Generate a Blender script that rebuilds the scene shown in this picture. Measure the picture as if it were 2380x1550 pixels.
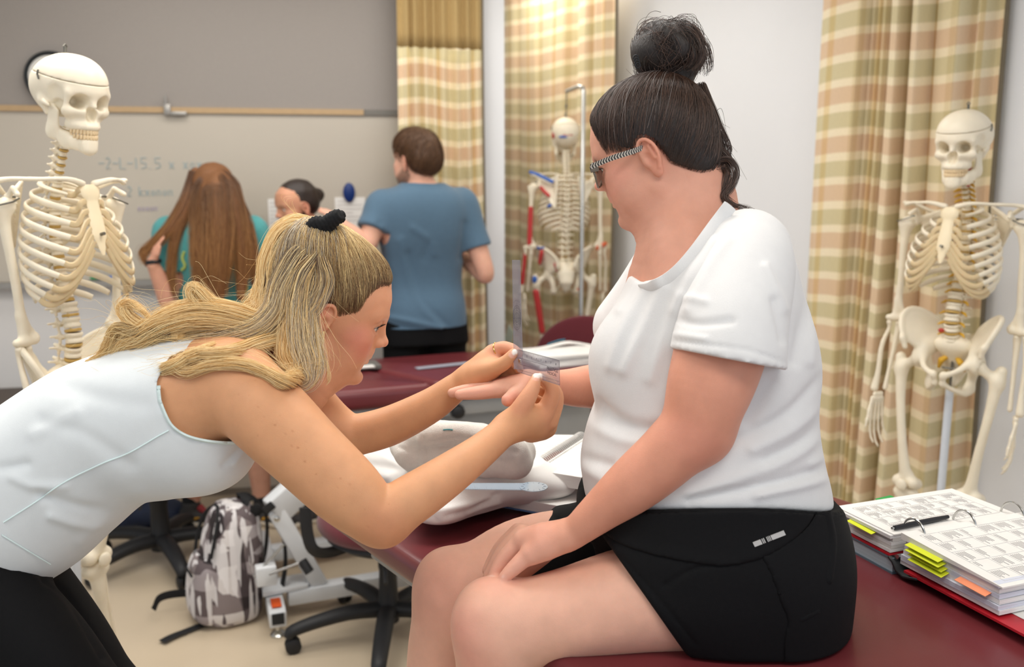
import bpy, bmesh, math, random
import numpy as np
from math import sin, cos, pi, radians, sqrt, atan2
from mathutils import Vector, Matrix, Euler
for _o in list(bpy.data.objects): bpy.data.objects.remove(_o)
SC = bpy.context.scene
COL = SC.collection
random.seed(4); RNG = np.random.default_rng(7)

# ---------------------------------------------------------------- camera
F = 2150.0; PITCH = math.atan(375 / F)
CT, ST = cos(PITCH), sin(PITCH); CAMZ = 1.6
cam = bpy.data.cameras.new('camera'); camo = bpy.data.objects.new('camera', cam); COL.objects.link(camo)
camo.location = (0, 0, CAMZ); camo.rotation_euler = (pi / 2 - PITCH, 0, 0)
cam.sensor_width = 36; cam.lens = 36 * F / 2380; cam.clip_start = .02
cam.dof.use_dof = True; cam.dof.focus_distance = 1.52; cam.dof.aperture_fstop = 3.6
SC.camera = camo
# ---------------------------------------------------------------- world, lights, exposure
W = bpy.data.worlds.new('room_daylight'); SC.world = W; W.use_nodes = True
W.node_tree.nodes['Background'].inputs[0].default_value = (.86, .92, 1, 1)
W.node_tree.nodes['Background'].inputs[1].default_value = .45
def area(name, loc, size, power, rot=(0, 0, 0), col=(1, .975, .93)):
    l = bpy.data.lights.new(name, 'AREA'); l.shape = 'RECTANGLE'; l.size, l.size_y = size
    l.energy = power; l.color = col; o = bpy.data.objects.new(name, l); COL.objects.link(o)
    o.location = loc; o.rotation_euler = rot
for i, (x, y, e) in enumerate([(-1.5, .7, 12), (.55, .3, 12), (-1.3, 2.3, 17), (.1, 2.0, 15), (-1.2, 3.6, 8), (.0, 3.8, 10), (.0, 5.2, 11)]):  # overhead room lighting; the last entry is a fill added to brighten the middle curtain
    area('ceiling_lamp_or_fill', (x, y, 2.74), (1.2, .6), e)
area('window_light', (2.6, -.9, 1.7), (1.6, 1.6), 9, (radians(84), 0, radians(52)), (.86, .93, 1))
SC.view_settings.view_transform = 'Standard'; SC.view_settings.look = 'None'
SC.view_settings.exposure = .47; SC.view_settings.gamma = 1; SC.view_settings.use_curve_mapping = False
try: SC.cycles.max_bounces = 7; SC.cycles.use_denoising = True; SC.cycles.transparent_max_bounces = 12
except Exception: pass

# ---------------------------------------------------------------- helpers
def at(px, py, Y):                       # the point seen at a pixel, at world depth Y
    r = (px - 1190) / F; u = (775 - py) / F; t = Y / (CT + u * ST)
    return Vector((r * t, Y, CAMZ + t * (u * CT - ST)))
def pt(px, py, D):                       # ditto, at distance D along the view axis
    r = (px - 1190) / F; u = (775 - py) / F
    return Vector((r * D, D * (CT + u * ST), CAMZ + D * (u * CT - ST)))
def onz(px, py, z):
    r = (px - 1190) / F; u = (775 - py) / F; t = (z - CAMZ) / (u * CT - ST)
    return Vector((r * t, t * (CT + u * ST), z))
def lin(c):
    if isinstance(c, str): c = tuple(int(c[i:i + 2], 16) / 255 for i in (0, 2, 4))
    return tuple(x / 12.92 if x <= .04045 else ((x + .055) / 1.055) ** 2.4 for x in c[:3])
def tag(o, label=None, cat=None, group=None, kind=None):
    if label: o['label'] = label
    if cat: o['category'] = cat
    if group: o['group'] = group
    if kind: o['kind'] = kind
    return o
def empty(name, loc=(0, 0, 0), rz=0, label=None, cat=None, group=None):
    o = bpy.data.objects.new(name, None); COL.objects.link(o); o.location = loc; o.rotation_euler = (0, 0, rz)
    o.empty_display_size = .05
    return tag(o, label, cat, group)
MATS = {}
def mat(name, color, rough=.5, var=.06, scale=30, bump=0, bscale=200, metal=0, sss=0, trans=0, alpha=1, coat=0, attr=False,
        spec=.5, ior=1.45, sheen=0, sssr=(1, .35, .2), stretch=None):
    if name in MATS: return MATS[name]
    m = bpy.data.materials.new(name); m.use_nodes = True; nt = m.node_tree; N = nt.nodes; L = nt.links
    b = N['Principled BSDF']; I = b.inputs
    I['Roughness'].default_value = rough; I['Metallic'].default_value = metal; I['IOR'].default_value = ior
    I['Specular IOR Level'].default_value = spec
    I['Transmission Weight'].default_value = trans; I['Alpha'].default_value = alpha; I['Coat Weight'].default_value = coat
    if sss: I['Subsurface Weight'].default_value = sss; I['Subsurface Scale'].default_value = .006; I['Subsurface Radius'].default_value = sssr
    if sheen: I['Sheen Weight'].default_value = sheen
    tc = N.new('ShaderNodeTexCoord'); src = tc.outputs['Object']
    if stretch:
        mp = N.new('ShaderNodeMapping'); mp.inputs['Scale'].default_value = stretch; L.new(src, mp.inputs[0]); src = mp.outputs[0]
    n = N.new('ShaderNodeTexNoise'); n.inputs['Scale'].default_value = scale; n.inputs['Detail'].default_value = 4
    L.new(src, n.inputs['Vector'])
    mr = N.new('ShaderNodeMapRange'); mr.inputs[1].default_value = .25; mr.inputs[2].default_value = .75
    mr.inputs[3].default_value = 1 - var; mr.inputs[4].default_value = 1 + var; L.new(n.outputs['Fac'], mr.inputs[0])
    mx = N.new('ShaderNodeMix'); mx.data_type = 'RGBA'; mx.blend_type = 'MULTIPLY'; mx.inputs[0].default_value = 1
    if attr:
        a = N.new('ShaderNodeAttribute'); a.attribute_name = 'Col'; L.new(a.outputs['Color'], mx.inputs[6])
    else: mx.inputs[6].default_value = (*lin(color), 1)
    L.new(mr.outputs[0], mx.inputs[7]); L.new(mx.outputs[2], I['Base Color'])
    if bump:
        n2 = N.new('ShaderNodeTexNoise'); n2.inputs['Scale'].default_value = bscale; n2.inputs['Detail'].default_value = 3
        L.new(src, n2.inputs['Vector'])
        bp = N.new('ShaderNodeBump'); bp.inputs['Strength'].default_value = bump; bp.inputs['Distance'].default_value = .002
        L.new(n2.outputs['Fac'], bp.inputs['Height']); L.new(bp.outputs[0], I['Normal'])
    MATS[name] = m; return m

def mesh_fast(name, V, Fc, m, parent=None, smooth=True, col=None):
    """V (n,3) array, Fc (k,4) or (k,3) int array or list of tuples"""
    me = bpy.data.meshes.new(name)
    V = np.asarray(V, dtype=np.float32)
    if isinstance(Fc, np.ndarray):
        k, s = Fc.shape
        me.vertices.add(len(V)); me.vertices.foreach_set('co', V.ravel())
        me.loops.add(k * s); me.loops.foreach_set('vertex_index', Fc.ravel().astype(np.int32))
        me.polygons.add(k); me.polygons.foreach_set('loop_start', np.arange(k, dtype=np.int32) * s)
        me.update(calc_edges=True); me.validate()
    else:
        me.from_pydata([tuple(v) for v in V], [], Fc); me.update()
    me.polygons.foreach_set('use_smooth', [bool(smooth)] * len(me.polygons))
    if col is not None:
        ca = me.color_attributes.new('Col', 'FLOAT_COLOR', 'POINT')
        c4 = np.ones((len(V), 4), np.float32); c4[:, :3] = col; ca.data.foreach_set('color', c4.ravel())
    if isinstance(m, (list, tuple)):
        for q in m: me.materials.append(q)
    elif m: me.materials.append(m)
    o = bpy.data.objects.new(name, me); COL.objects.link(o)
    if parent is not None: o.parent = parent
    return o

class MB:
    """collects simple shapes into one mesh"""
    def __init__(s): s.v = []; s.f = []; s.mi = []; s.m = 0
    def add(s, V, Fc):
        b = len(s.v); s.v += [tuple(v) for v in V]; s.f += [tuple(i + b for i in q) for q in Fc]; s.mi += [s.m] * len(Fc); return s
    def box(s, c, size, R=None, bevel=0, seg=2):
        bm = bmesh.new(); bmesh.ops.create_cube(bm, size=1)
        bmesh.ops.scale(bm, vec=size, verts=bm.verts)
        if bevel: bmesh.ops.bevel(bm, geom=list(bm.edges), offset=bevel, segments=seg, affect='EDGES', profile=.5)
        M = Matrix.Translation(c) @ (R.to_4x4() if R is not None else Matrix())
        bm.verts.index_update(); s.add([M @ v.co for v in bm.verts], [[v.index for v in q.verts] for q in bm.faces]); bm.free(); return s
    def tube(s, P, r, n=8, caps=True, flat=None, up=None, closed=False):
        """sweep; r number or list; flat=(a,b) scales of the section"""
        P = [Vector(p) for p in P]; k = len(P)
        R = [r] * k if not hasattr(r, '__len__') else list(r)
        a, b = flat or (1, 1); V = []; Fc = []; pn = None
        for i, p in enumerate(P):
            t = (P[(i + 1) % k] - P[i - 1]) if closed else (P[min(i + 1, k - 1)] - P[max(i - 1, 0)])
            t.normalize()
            if up is not None: q = Vector(up(i, p) if callable(up) else up); q = q - t * q.dot(t)
            elif pn is None: q = t.orthogonal()
            else: q = pn - t * pn.dot(t)
            q.normalize(); pn = q; w = t.cross(q)
            for j in range(n):
                an = 2 * pi * j / n; V.append(p + q * (cos(an) * R[i] * a) + w * (sin(an) * R[i] * b))
        for i in range(k if closed else k - 1):
            for j in range(n):
                i2 = (i + 1) % k; Fc.append((i * n + j, i * n + (j + 1) % n, i2 * n + (j + 1) % n, i2 * n + j))
        if caps and not closed:
            Fc.append(tuple(range(n - 1, -1, -1))); Fc.append(tuple(range((k - 1) * n, k * n)))
        return s.add(V, Fc)
    def lathe(s, prof, M=None, n=20):
        V = []; Fc = []; k = len(prof); M = M or Matrix()
        for r, z in prof:
            for j in range(n): V.append(M @ Vector((max(r, 1e-5) * cos(2 * pi * j / n), max(r, 1e-5) * sin(2 * pi * j / n), z)))
        for i in range(k - 1):
            for j in range(n): Fc.append((i * n + j, i * n + (j + 1) % n, (i + 1) * n + (j + 1) % n, (i + 1) * n + j))
        Fc.append(tuple(range(n - 1, -1, -1))); Fc.append(tuple(range((k - 1) * n, k * n)))
        return s.add(V, Fc)
    def prism(s, poly, z0, z1, M=None):
        n = len(poly); M = M or Matrix()
        V = [M @ Vector((x, y, z0)) for x, y in poly] + [M @ Vector((x, y, z1)) for x, y in poly]
        return s.add(V, [tuple(range(n - 1, -1, -1)), tuple(range(n, 2 * n))] + [(i, (i + 1) % n, n + (i + 1) % n, n + i) for i in range(n)])
    def build(s, name, m, parent=None, smooth=True, sharp=40):
        me = bpy.data.meshes.new(name); me.from_pydata(s.v, [], s.f)
        for q in (m if isinstance(m, (list, tuple)) else [m]): me.materials.append(q)
        me.polygons.foreach_set('material_index', s.mi)
        if smooth:
            me.polygons.foreach_set('use_smooth', [True] * len(me.polygons))
            try: me.set_sharp_from_angle(angle=radians(sharp))
            except Exception: pass
        me.update()
        o = bpy.data.objects.new(name, me); COL.objects.link(o)
        if parent is not None: o.parent = parent
        return o
def box(name, c, size, m, parent=None, R=None, bevel=.003):
    return MB().box(c, size, R, bevel).build(name, m, parent)
def RZ(a): return Matrix.Rotation(a, 3, 'Z')
def basis(x, y, z): return Matrix((x, y, z)).transposed()
def copy_tree(o, parent=None):
    c = o.copy(); COL.objects.link(c)
    if parent is not None: c.parent = parent
    for ch in list(o.children): copy_tree(ch, c)
    return c
def spline(P, n):
    """Catmull-Rom through rows of P (any width), n samples"""
    P = np.asarray(P, float); k = len(P); Q = np.vstack([2 * P[0] - P[1], P, 2 * P[-1] - P[-2]])
    u = np.linspace(0, k - 1 - 1e-9, n); i = u.astype(int); t = (u - i)[:, None]
    a, b, c, d = Q[i], Q[i + 1], Q[i + 2], Q[i + 3]
    return .5 * (2 * b + (c - a) * t + (2 * a - 5 * b + 4 * c - d) * t * t + (3 * b - a - 3 * c + d) * t ** 3)

# ---------------------------------------------------------------- smooth-blended solids -> one continuous mesh
class Solid:
    def __init__(s, h): s.h = h; s.p = []
    def _a(s, lo, hi, fn, k, op): s.p.append((np.array(lo, float), np.array(hi, float), fn, k, op)); return s
    def rc(s, a, b, ra, rb=None, k=.01, op='u', sq=None):
        """tapered capsule; sq=(axis, factor) squashes (factor<1) or widens it along an axis"""
        a = np.array(a, float); b = np.array(b, float); rb = ra if rb is None else rb; e = b - a; L2 = max(e @ e, 1e-12); m = max(ra, rb)
        if sq: u = np.array(sq[0], float); u /= np.linalg.norm(u); f = sq[1]; m *= max(1, f)
        def fn(X, Y, Z):
            x, y, z = X - a[0], Y - a[1], Z - a[2]
            t = np.clip((x * e[0] + y * e[1] + z * e[2]) / L2, 0, 1)
            x = x - t * e[0]; y = y - t * e[1]; z = z - t * e[2]
            if sq:
                c = (x * u[0] + y * u[1] + z * u[2]) * (1 / f - 1); x = x + c * u[0]; y = y + c * u[1]; z = z + c * u[2]
                return (np.sqrt(x * x + y * y + z * z) - (ra + (rb - ra) * t)) * min(1, f)
            return np.sqrt(x * x + y * y + z * z) - (ra + (rb - ra) * t)
        return s._a(np.minimum(a, b) - m, np.maximum(a, b) + m, fn, k, op)
    def chain(s, P, R, k=.01, op='u', n=None, sq=None):
        Q = np.hstack([np.asarray([tuple(p) for p in P], float), np.asarray(R, float)[:, None]])
        if n: Q = spline(Q, n)
        keep, s.p = s.p, []
        for i in range(len(Q) - 1): s.rc(Q[i, :3], Q[i + 1, :3], Q[i, 3], Q[i + 1, 3], k, op, sq)
        seg, s.p = s.p, keep; lo = np.min([q[0] for q in seg], 0); hi = np.max([q[1] for q in seg], 0); M = k + 3 * s.h
        def fn(X, Y, Z):
            ax = (X[:, 0, 0], Y[0, :, 0], Z[0, 0, :]); D = np.full((len(ax[0]), len(ax[1]), len(ax[2])), .05, np.float32)
            for l, h, f, _, _ in seg:
                sl = tuple(slice(np.searchsorted(ax[i], l[i] - M), np.searchsorted(ax[i], h[i] + M)) for i in range(3))
                if D[sl].size: D[sl] = np.minimum(D[sl], f(X[sl[0]], Y[:, sl[1]], Z[:, :, sl[2]]))
            return D
        return s._a(lo, hi, fn, k, op)
    def el(s, c, r, R=None, k=.01, op='u'):
        c = np.array(c, float); r = np.array(r, float); A = np.eye(3) if R is None else np.array(R, float)  # columns = axes
        ext = np.sqrt((A ** 2) @ (r ** 2))
        def fn(X, Y, Z):
            x, y, z = X - c[0], Y - c[1], Z - c[2]
            q = [(x * A[0, i] + y * A[1, i] + z * A[2, i]) / r[i] for i in range(3)]
            k0 = np.sqrt(q[0] ** 2 + q[1] ** 2 + q[2] ** 2); k1 = np.sqrt((q[0] / r[0]) ** 2 + (q[1] / r[1]) ** 2 + (q[2] / r[2]) ** 2)
            return k0 * (k0 - 1) / np.maximum(k1, 1e-6)
        return s._a(c - ext, c + ext, fn, k, op)
    def box(s, c, r, R=None, rad=.004, k=.01, op='u'):
        c = np.array(c, float); r = np.array(r, float); A = np.eye(3) if R is None else np.array(R, float); ext = np.abs(A) @ r
        def fn(X, Y, Z):
            x, y, z = X - c[0], Y - c[1], Z - c[2]
            q = [np.abs(x * A[0, i] + y * A[1, i] + z * A[2, i]) - r[i] + rad for i in range(3)]
            o = np.sqrt(sum(np.maximum(v, 0) ** 2 for v in q))
            return o + np.minimum(np.maximum(np.maximum(q[0], q[1]), q[2]), 0) - rad
        return s._a(c - ext, c + ext, fn, k, op)
    def loft(s, M, z, xf, xb, w, k=.01, op='u', n=2.0, yc=None):
        """sections stacked along local z: front xf, back xb, half width w; M = 4x4 local->world, n = superellipse power"""
        z = np.array(z, float); T = np.column_stack([xf, xb, w, yc if yc is not None else np.zeros(len(z))]).astype(float)
        o = np.argsort(z); z = z[o]; T = T[o]
        Q = spline(np.column_stack([z, T]), 90); Q = Q[np.argsort(Q[:, 0])]
        Mi = np.array(M.inverted()); Mw = np.array(M)
        cs = np.array([[a, b, c, 1] for a in (T[:, 0].max(), T[:, 1].min()) for b in (T[:, 2].max() * 1.05, -T[:, 2].max() * 1.05) for c in (z[0], z[-1])]) @ Mw.T
        zr = z[-1] - z[0]
        def fn(X, Y, Z):
            x = X * Mi[0, 0] + Y * Mi[0, 1] + Z * Mi[0, 2] + Mi[0, 3]
            y = X * Mi[1, 0] + Y * Mi[1, 1] + Z * Mi[1, 2] + Mi[1, 3]
            q = X * Mi[2, 0] + Y * Mi[2, 1] + Z * Mi[2, 2] + Mi[2, 3]
            f = np.interp(q, Q[:, 0], Q[:, 1]); b = np.interp(q, Q[:, 0], Q[:, 2]); ww = np.maximum(np.interp(q, Q[:, 0], Q[:, 3]), .002)
            y = y - np.interp(q, Q[:, 0], Q[:, 4])
            a = np.maximum((f - b) / 2, .002); c = (f + b) / 2
            g = (np.abs((x - c) / a) ** n + np.abs(y / ww) ** n) ** (1 / n)
            d = (g - 1) * np.minimum(a, ww)
            e = np.maximum(z[0] - q, q - z[-1])
            return np.maximum(d, e)
        return s._a(cs[:, :3].min(0), cs[:, :3].max(0), fn, k, op)
    def cut(s, p, nrm, k=.004):
        """keep the side the normal points away from"""
        p = np.array(p, float); nrm = np.array(nrm, float); nrm /= np.linalg.norm(nrm)
        return s._a([-9] * 3, [9] * 3, lambda X, Y, Z: -((X - p[0]) * nrm[0] + (Y - p[1]) * nrm[1] + (Z - p[2]) * nrm[2]), k, 's')
    def bounds(s):
        ad = [q for q in s.p if q[4] == 'u']; kk = max(q[3] for q in ad) * .3 + 3 * s.h
        return np.min([q[0] for q in ad], 0) - kk, np.max([q[1] for q in ad], 0) + kk
    def group(s, other, k=.002):
        """join another solid whole, with its own inner blends"""
        lo, hi = other.bounds(); other.h = s.h
        return s._a(lo, hi, lambda X, Y, Z: other.ev((X[:, 0, 0], Y[0, :, 0], Z[0, 0, :])), k, 'u')
    def ev(s, ax):
        h = s.h; n = np.array([len(a) for a in ax]); lo = np.array([a[0] for a in ax]); G = np.full(n, .05, np.float32)
        for l, u, fn, k, op in s.p:
            i0 = np.clip(np.floor((l - k - 2 * h - lo) / h).astype(int), 0, n); i1 = np.clip(np.ceil((u + k + 2 * h - lo) / h).astype(int) + 1, 0, n)
            if np.any(i1 <= i0): continue
            sl = tuple(slice(i0[i], i1[i]) for i in range(3))
            X = ax[0][sl[0]][:, None, None]; Y = ax[1][sl[1]][None, :, None]; Z = ax[2][sl[2]][None, None, :]
            d = fn(X, Y, Z); a = G[sl]
            if op == 'u': G[sl] = np.minimum(a, d) - np.maximum(k - np.abs(a - d), 0) ** 2 / (4 * k)
            else:
                d = -d; G[sl] = np.maximum(a, d) + np.maximum(k - np.abs(a - d), 0) ** 2 / (4 * k)
        return G
    def field(s):
        lo, hi = s.bounds(); s.lo = lo; n = np.ceil((hi - lo) / s.h).astype(int) + 1
        return s.ev([lo[i] + s.h * np.arange(n[i]) for i in range(3)])
    def mesh(s):
        G = s.field(); h = s.h; ins = G < 0
        c = np.zeros(tuple(np.array(G.shape) - 1), np.int8)
        for dx in (0, 1):
            for dy in (0, 1):
                for dz in (0, 1):
                    c += ins[dx:dx + c.shape[0], dy:dy + c.shape[1], dz:dz + c.shape[2]]
        I = np.argwhere((c > 0) & (c < 8)); del c
        if len(I) == 0: return np.zeros((0, 3)), np.zeros((0, 4), int)
        off = [(a, b, d) for a in (0, 1) for b in (0, 1) for d in (0, 1)]
        val = np.stack([G[I[:, 0] + o[0], I[:, 1] + o[1], I[:, 2] + o[2]] for o in off], 1)
        acc = np.zeros((len(I), 3)); cnt = np.zeros(len(I))
        for i, o in enumerate(off):
            for axn in range(3):
                if o[axn]: continue
                o2 = list(o); o2[axn] = 1; j = off.index(tuple(o2))
                va, vb = val[:, i], val[:, j]; cr = (va < 0) != (vb < 0)
                t = va / np.where(va == vb, 1, va - vb); p = np.tile(np.array(o, float), (len(I), 1)); p[:, axn] += t
                acc[cr] += p[cr]; cnt[cr] += 1
        V = s.lo + h * (I + acc / cnt[:, None])
        idx = np.full(np.array(G.shape) - 1, -1, np.int32); idx[I[:, 0], I[:, 1], I[:, 2]] = np.arange(len(I))
        Q = []
        for axn in range(3):
            b, d = (axn + 1) % 3, (axn + 2) % 3
            A = np.take(ins, range(0, G.shape[axn] - 1), axn); B = np.take(ins, range(1, G.shape[axn]), axn)
            E = np.argwhere(A != B); sg = A[E[:, 0], E[:, 1], E[:, 2]]
            ok = np.all(E > 0, 1) & np.all(E < np.array(idx.shape), 1); E, sg = E[ok], sg[ok]
            def cell(x, y):
                q = E.copy(); q[:, b] += x; q[:, d] += y; return idx[q[:, 0], q[:, 1], q[:, 2]]
            q = np.stack([cell(-1, -1), cell(0, -1), cell(0, 0), cell(-1, 0)], 1)
            q[~sg] = q[~sg][:, ::-1]; Q.append(q)
        Q = np.vstack(Q); Q = Q[np.all(Q >= 0, 1)]
        return V, Q
    def build(s, name, m, parent=None, col=None, post=None):
        V, Q = s.mesh()
        if post is not None: V = post(V, normals(V, Q))
        c = col(V) if callable(col) else col
        return mesh_fast(name, V, Q, m, parent, True, c)
def normals(V, Q):
    n = np.cross(V[Q[:, 2]] - V[Q[:, 0]], V[Q[:, 3]] - V[Q[:, 1]]); N = np.zeros_like(V)
    for i in range(4): np.add.at(N, Q[:, i], n)
    return N / np.maximum(np.linalg.norm(N, axis=1, keepdims=True), 1e-12)
def relax(V, Q, it=4, lam=.5, mu=-.52):
    E = np.vstack([Q[:, [i, (i + 1) % 4]] for i in range(4)]); n = len(V)
    E = np.unique(np.sort(E, 1), axis=0); deg = np.bincount(E.ravel(), minlength=n).astype(float)[:, None]
    for k in range(it):
        A = np.stack([np.bincount(E[:, 0], V[E[:, 1], c], n) + np.bincount(E[:, 1], V[E[:, 0], c], n) for c in range(3)], 1) / np.maximum(deg, 1)
        V = V + (lam if k % 2 == 0 else mu) * (A - V)
    return V
def near(V, a, b, r, soft):
    """0..1 weight of points near the segment a-b"""
    a = np.array(a, float); b = np.array(b, float); e = b - a; L2 = max(e @ e, 1e-12)
    t = np.clip((V - a) @ e / L2, 0, 1); d = np.linalg.norm(V - a - t[:, None] * e, axis=1)
    return np.clip((r + soft - d) / soft, 0, 1)
def strands(name, curves, m, parent, r0=.0004, r1=.0001):
    """real hair strands: curves is a list of (n,3) arrays"""
    hc = bpy.data.hair_curves.new(name); hc.add_curves([len(c) for c in curves])
    P = np.vstack(curves).astype(np.float32)
    hc.position_data.foreach_set('vector', P.ravel())
    R = np.concatenate([np.linspace(r0, r1, len(c)) for c in curves]).astype(np.float32)
    hc.points.foreach_set('radius', R)
    hc.materials.append(m); o = bpy.data.objects.new(name, hc); COL.objects.link(o)
    if parent is not None: o.parent = parent
    return o
# ================================================================ setting
m_wall = mat('wall_paint', 'e2dfdc', .75, .015, 3, .12, 350)
m_wallw = mat('wall_paint_white', 'e9eaec', .7, .015, 3, .12, 350)
m_floor = mat('floor_vinyl', 'c9b89f', .32, .07, 2.2, .04, 60)
m_ceil = mat('ceiling_paint', 'e6e2da', .8, .02, 8)
m_base = mat('baseboard_vinyl', 'cfc6b8', .5, .03)
m_based = mat('baseboard_dark_strip', '8e8478', .6, .03)  # dark grey strip along the foot of the baseboard
def quad(name, pts, m, thick, n):
    n = Vector(n); P = [Vector(p) for p in pts]; Q = [p - n * thick for p in P]
    V = P + Q; k = len(P)
    Fc = [tuple(range(k)), tuple(range(2 * k - 1, k - 1, -1))] + [(i, k + i, k + (i + 1) % k, (i + 1) % k) for i in range(k)]
    o = mesh_fast(name, V, Fc, m, None, False); return tag(o, kind='structure')
CH = 2.78; BH = 2.415
quad('floor', [(-4, -1.6, 0), (4, -1.6, 0), (4, 8, 0), (-4, 8, 0)], m_floor, .1, (0, 0, 1))
quad('ceiling', [(-4, -.2, CH), (-4, 8, CH), (4, 8, CH), (4, -.2, CH)], m_ceil, -.08, (0, 0, 1))
WO = Vector((-1.494, 4.447, 0)); WD = Vector((.9806, .1961, 0)); WN = Vector((.1961, -.9806, 0))
def wb(s, z, off=0): return WO + WD * s + WN * off + Vector((0, 0, z))
def wbs(px, py):
    r = (px - 1190) / F; u = (775 - py) / F; k = r / (CT + u * ST)
    s = (1.494 + k * 4.447) / (.9806 - .1961 * k); Y = 4.447 + .1961 * s
    return s, CAMZ + Y * (u * CT - ST) / (CT + u * ST)
S1 = wbs(1136, 400)[0]
E1 = wb(S1, 0)
quad('wall_back', [wb(-2.2, 0), wb(S1, 0), wb(S1, CH), wb(-2.2, CH)], m_wall, .1, WN)
RD = Vector((-.501, .865, 0)).normalized(); RN = Vector((-RD.y, RD.x, 0)); RO = Vector((.335, 5.5, 0))   # right wall line
def rw(s, z, off=0): return RO + RD * s + RN * off + Vector((0, 0, z))
def rws(px, off=0):
    k = (px - 1190) / F / 1.0; o = RO + RN * off
    return (o.x - k * o.y) / (k * RD.y - RD.x)
quad('wall_right', [rw(1.25, 0), rw(-6.2, 0), rw(-6.2, CH), rw(1.25, CH)], m_wallw, .1, RN)
sA, sB = wbs(1120, 400)[0], wbs(1170, 400)[0]
quad('wall_return', [wb(sA, 0, .03), wb(sB, 0, .03), wb(sB, CH, .03), wb(sA, CH, .03)], m_wallw, 1.3, WN)
def base(name, fn, s0, s1, m=m_base):
    b = MB()
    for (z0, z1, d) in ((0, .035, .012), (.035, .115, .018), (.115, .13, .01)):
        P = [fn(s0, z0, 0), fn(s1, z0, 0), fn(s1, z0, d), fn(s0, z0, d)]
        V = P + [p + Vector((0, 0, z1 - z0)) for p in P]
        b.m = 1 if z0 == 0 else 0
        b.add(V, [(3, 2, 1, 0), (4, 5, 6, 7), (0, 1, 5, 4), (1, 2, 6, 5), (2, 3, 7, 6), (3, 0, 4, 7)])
    tag(b.build(name, [m, m_based], None, False), kind='structure')
base('baseboard_back', wb, -2.2, S1); base('baseboard_right', rw, .9, -6.2)

# ---------------------------------------------------------------- whiteboard with grey tack panel above its rail
m_board = mat('whiteboard_enamel', 'bfb6a8', .3, .02, 2)
m_tack = mat('grey_tack_fabric', '99928c', .9, .03, 120, .2, 900)
m_rail = mat('tan_rail', 'b79a74', .5, .05)
m_alu = mat('aluminium', 'a7a39d', .4, .04, metal=.7)
s0 = -2.15; s1 = wbs(1128, 270)[0]; zr = 1.873; zt = 1.10
wbr = empty('whiteboard', wb(.2, 0), 0, 'wide whiteboard with a tan rail and a grey panel above it', 'whiteboard')
def wbox(name, a, b, z0, z1, d0, d1, m, parent):
    P = [wb(a, z0, d0), wb(b, z0, d0), wb(b, z0, d1), wb(a, z0, d1)]; V = P + [p + Vector((0, 0, z1 - z0)) for p in P]
    V = [v - (Vector(parent.location) if parent else Vector()) for v in V]
    return mesh_fast(name, V, [(3, 2, 1, 0), (4, 5, 6, 7), (0, 1, 5, 4), (1, 2, 6, 5), (2, 3, 7, 6), (3, 0, 4, 7)], m, parent, False)
wbox('board_panel', s0, s1, zt, zr, 0, .012, m_board, wbr)
wbox('tack_panel', s0, s1, zr + .02, BH, 0, .014, m_tack, wbr)
wbox('rail', s0, wbs(845, 270)[0], zr - .002, zr + .024, 0, .026, m_rail, wbr)
wbox('rail', wbs(845, 270)[0] + .002, s1, zr - .002, zr + .024, 0, .024, mat('grey_rail', '77736c', .5), wbr)
wbox('tray', s0, s1, zt - .025, zt, 0, .075, m_alu, wbr)
# handwriting: felt-pen strokes on the board
m_ink = mat('faded_blue_ink', '9fb2b6', .5); m_ink2 = mat('faded_violet_ink', 'b3a8bb', .5)
def scribble(x0, y0, txt, hgt, m):
    b = MB(); G = {'-': [[(0, .5), (.6, .5)]], 'L': [[(0, 1), (0, 0), (.6, 0)]], '1': [[(.2, 1), (.2, 0)]], '5': [[(.6, 1), (0, 1), (0, .55), (.5, .5), (.55, .15), (0, 0)]],
         '.': [[(.1, .05), (.2, 0)]], "'": [[(.1, 1.2), (.05, .9)]], 'x': [[(0, .6), (.5, 0)], [(0, 0), (.5, .6)]], 'v': [[(0, .6), (.25, 0), (.5, .6)]],
         'e': [[(0, .3), (.5, .35), (.4, .6), (.05, .5), (.05, .1), (.5, .05)]], 'o': [[(.25, 0), (0, .3), (.25, .6), (.5, .3), (.25, 0)]], 'k': [[(0, 1), (0, 0)], [(.45, .6), (0, .3), (.5, 0)]],
         'n': [[(0, 0), (0, .6), (.4, .55), (.45, 0)]], '2': [[(0, .9), (.3, 1), (.5, .7), (0, 0), (.5, 0)]], ' ': []}
    s, z = wbs(x0, y0); cx = s
    for ch in txt:
        for st in G.get(ch, G['n']):
            b.tube([wb(cx + p[0] * hgt * .8, z + p[1] * hgt, .0135) for p in st], .0022, 5)
        cx += hgt * .62
    return tag(b.build('handwriting', m, None), kind='stuff')
for a in ((232, 392, "-2-L-15.5 x xoxoxv", .05, m_ink), (285, 455, "v2 kxonon", .042, m_ink), (275, 455, "n", .06, m_ink2), (322, 490, "xoxon", .03, m_ink2)):
    o = scribble(*a); o.parent = wbr; o.location = -Vector(wbr.location)
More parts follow.
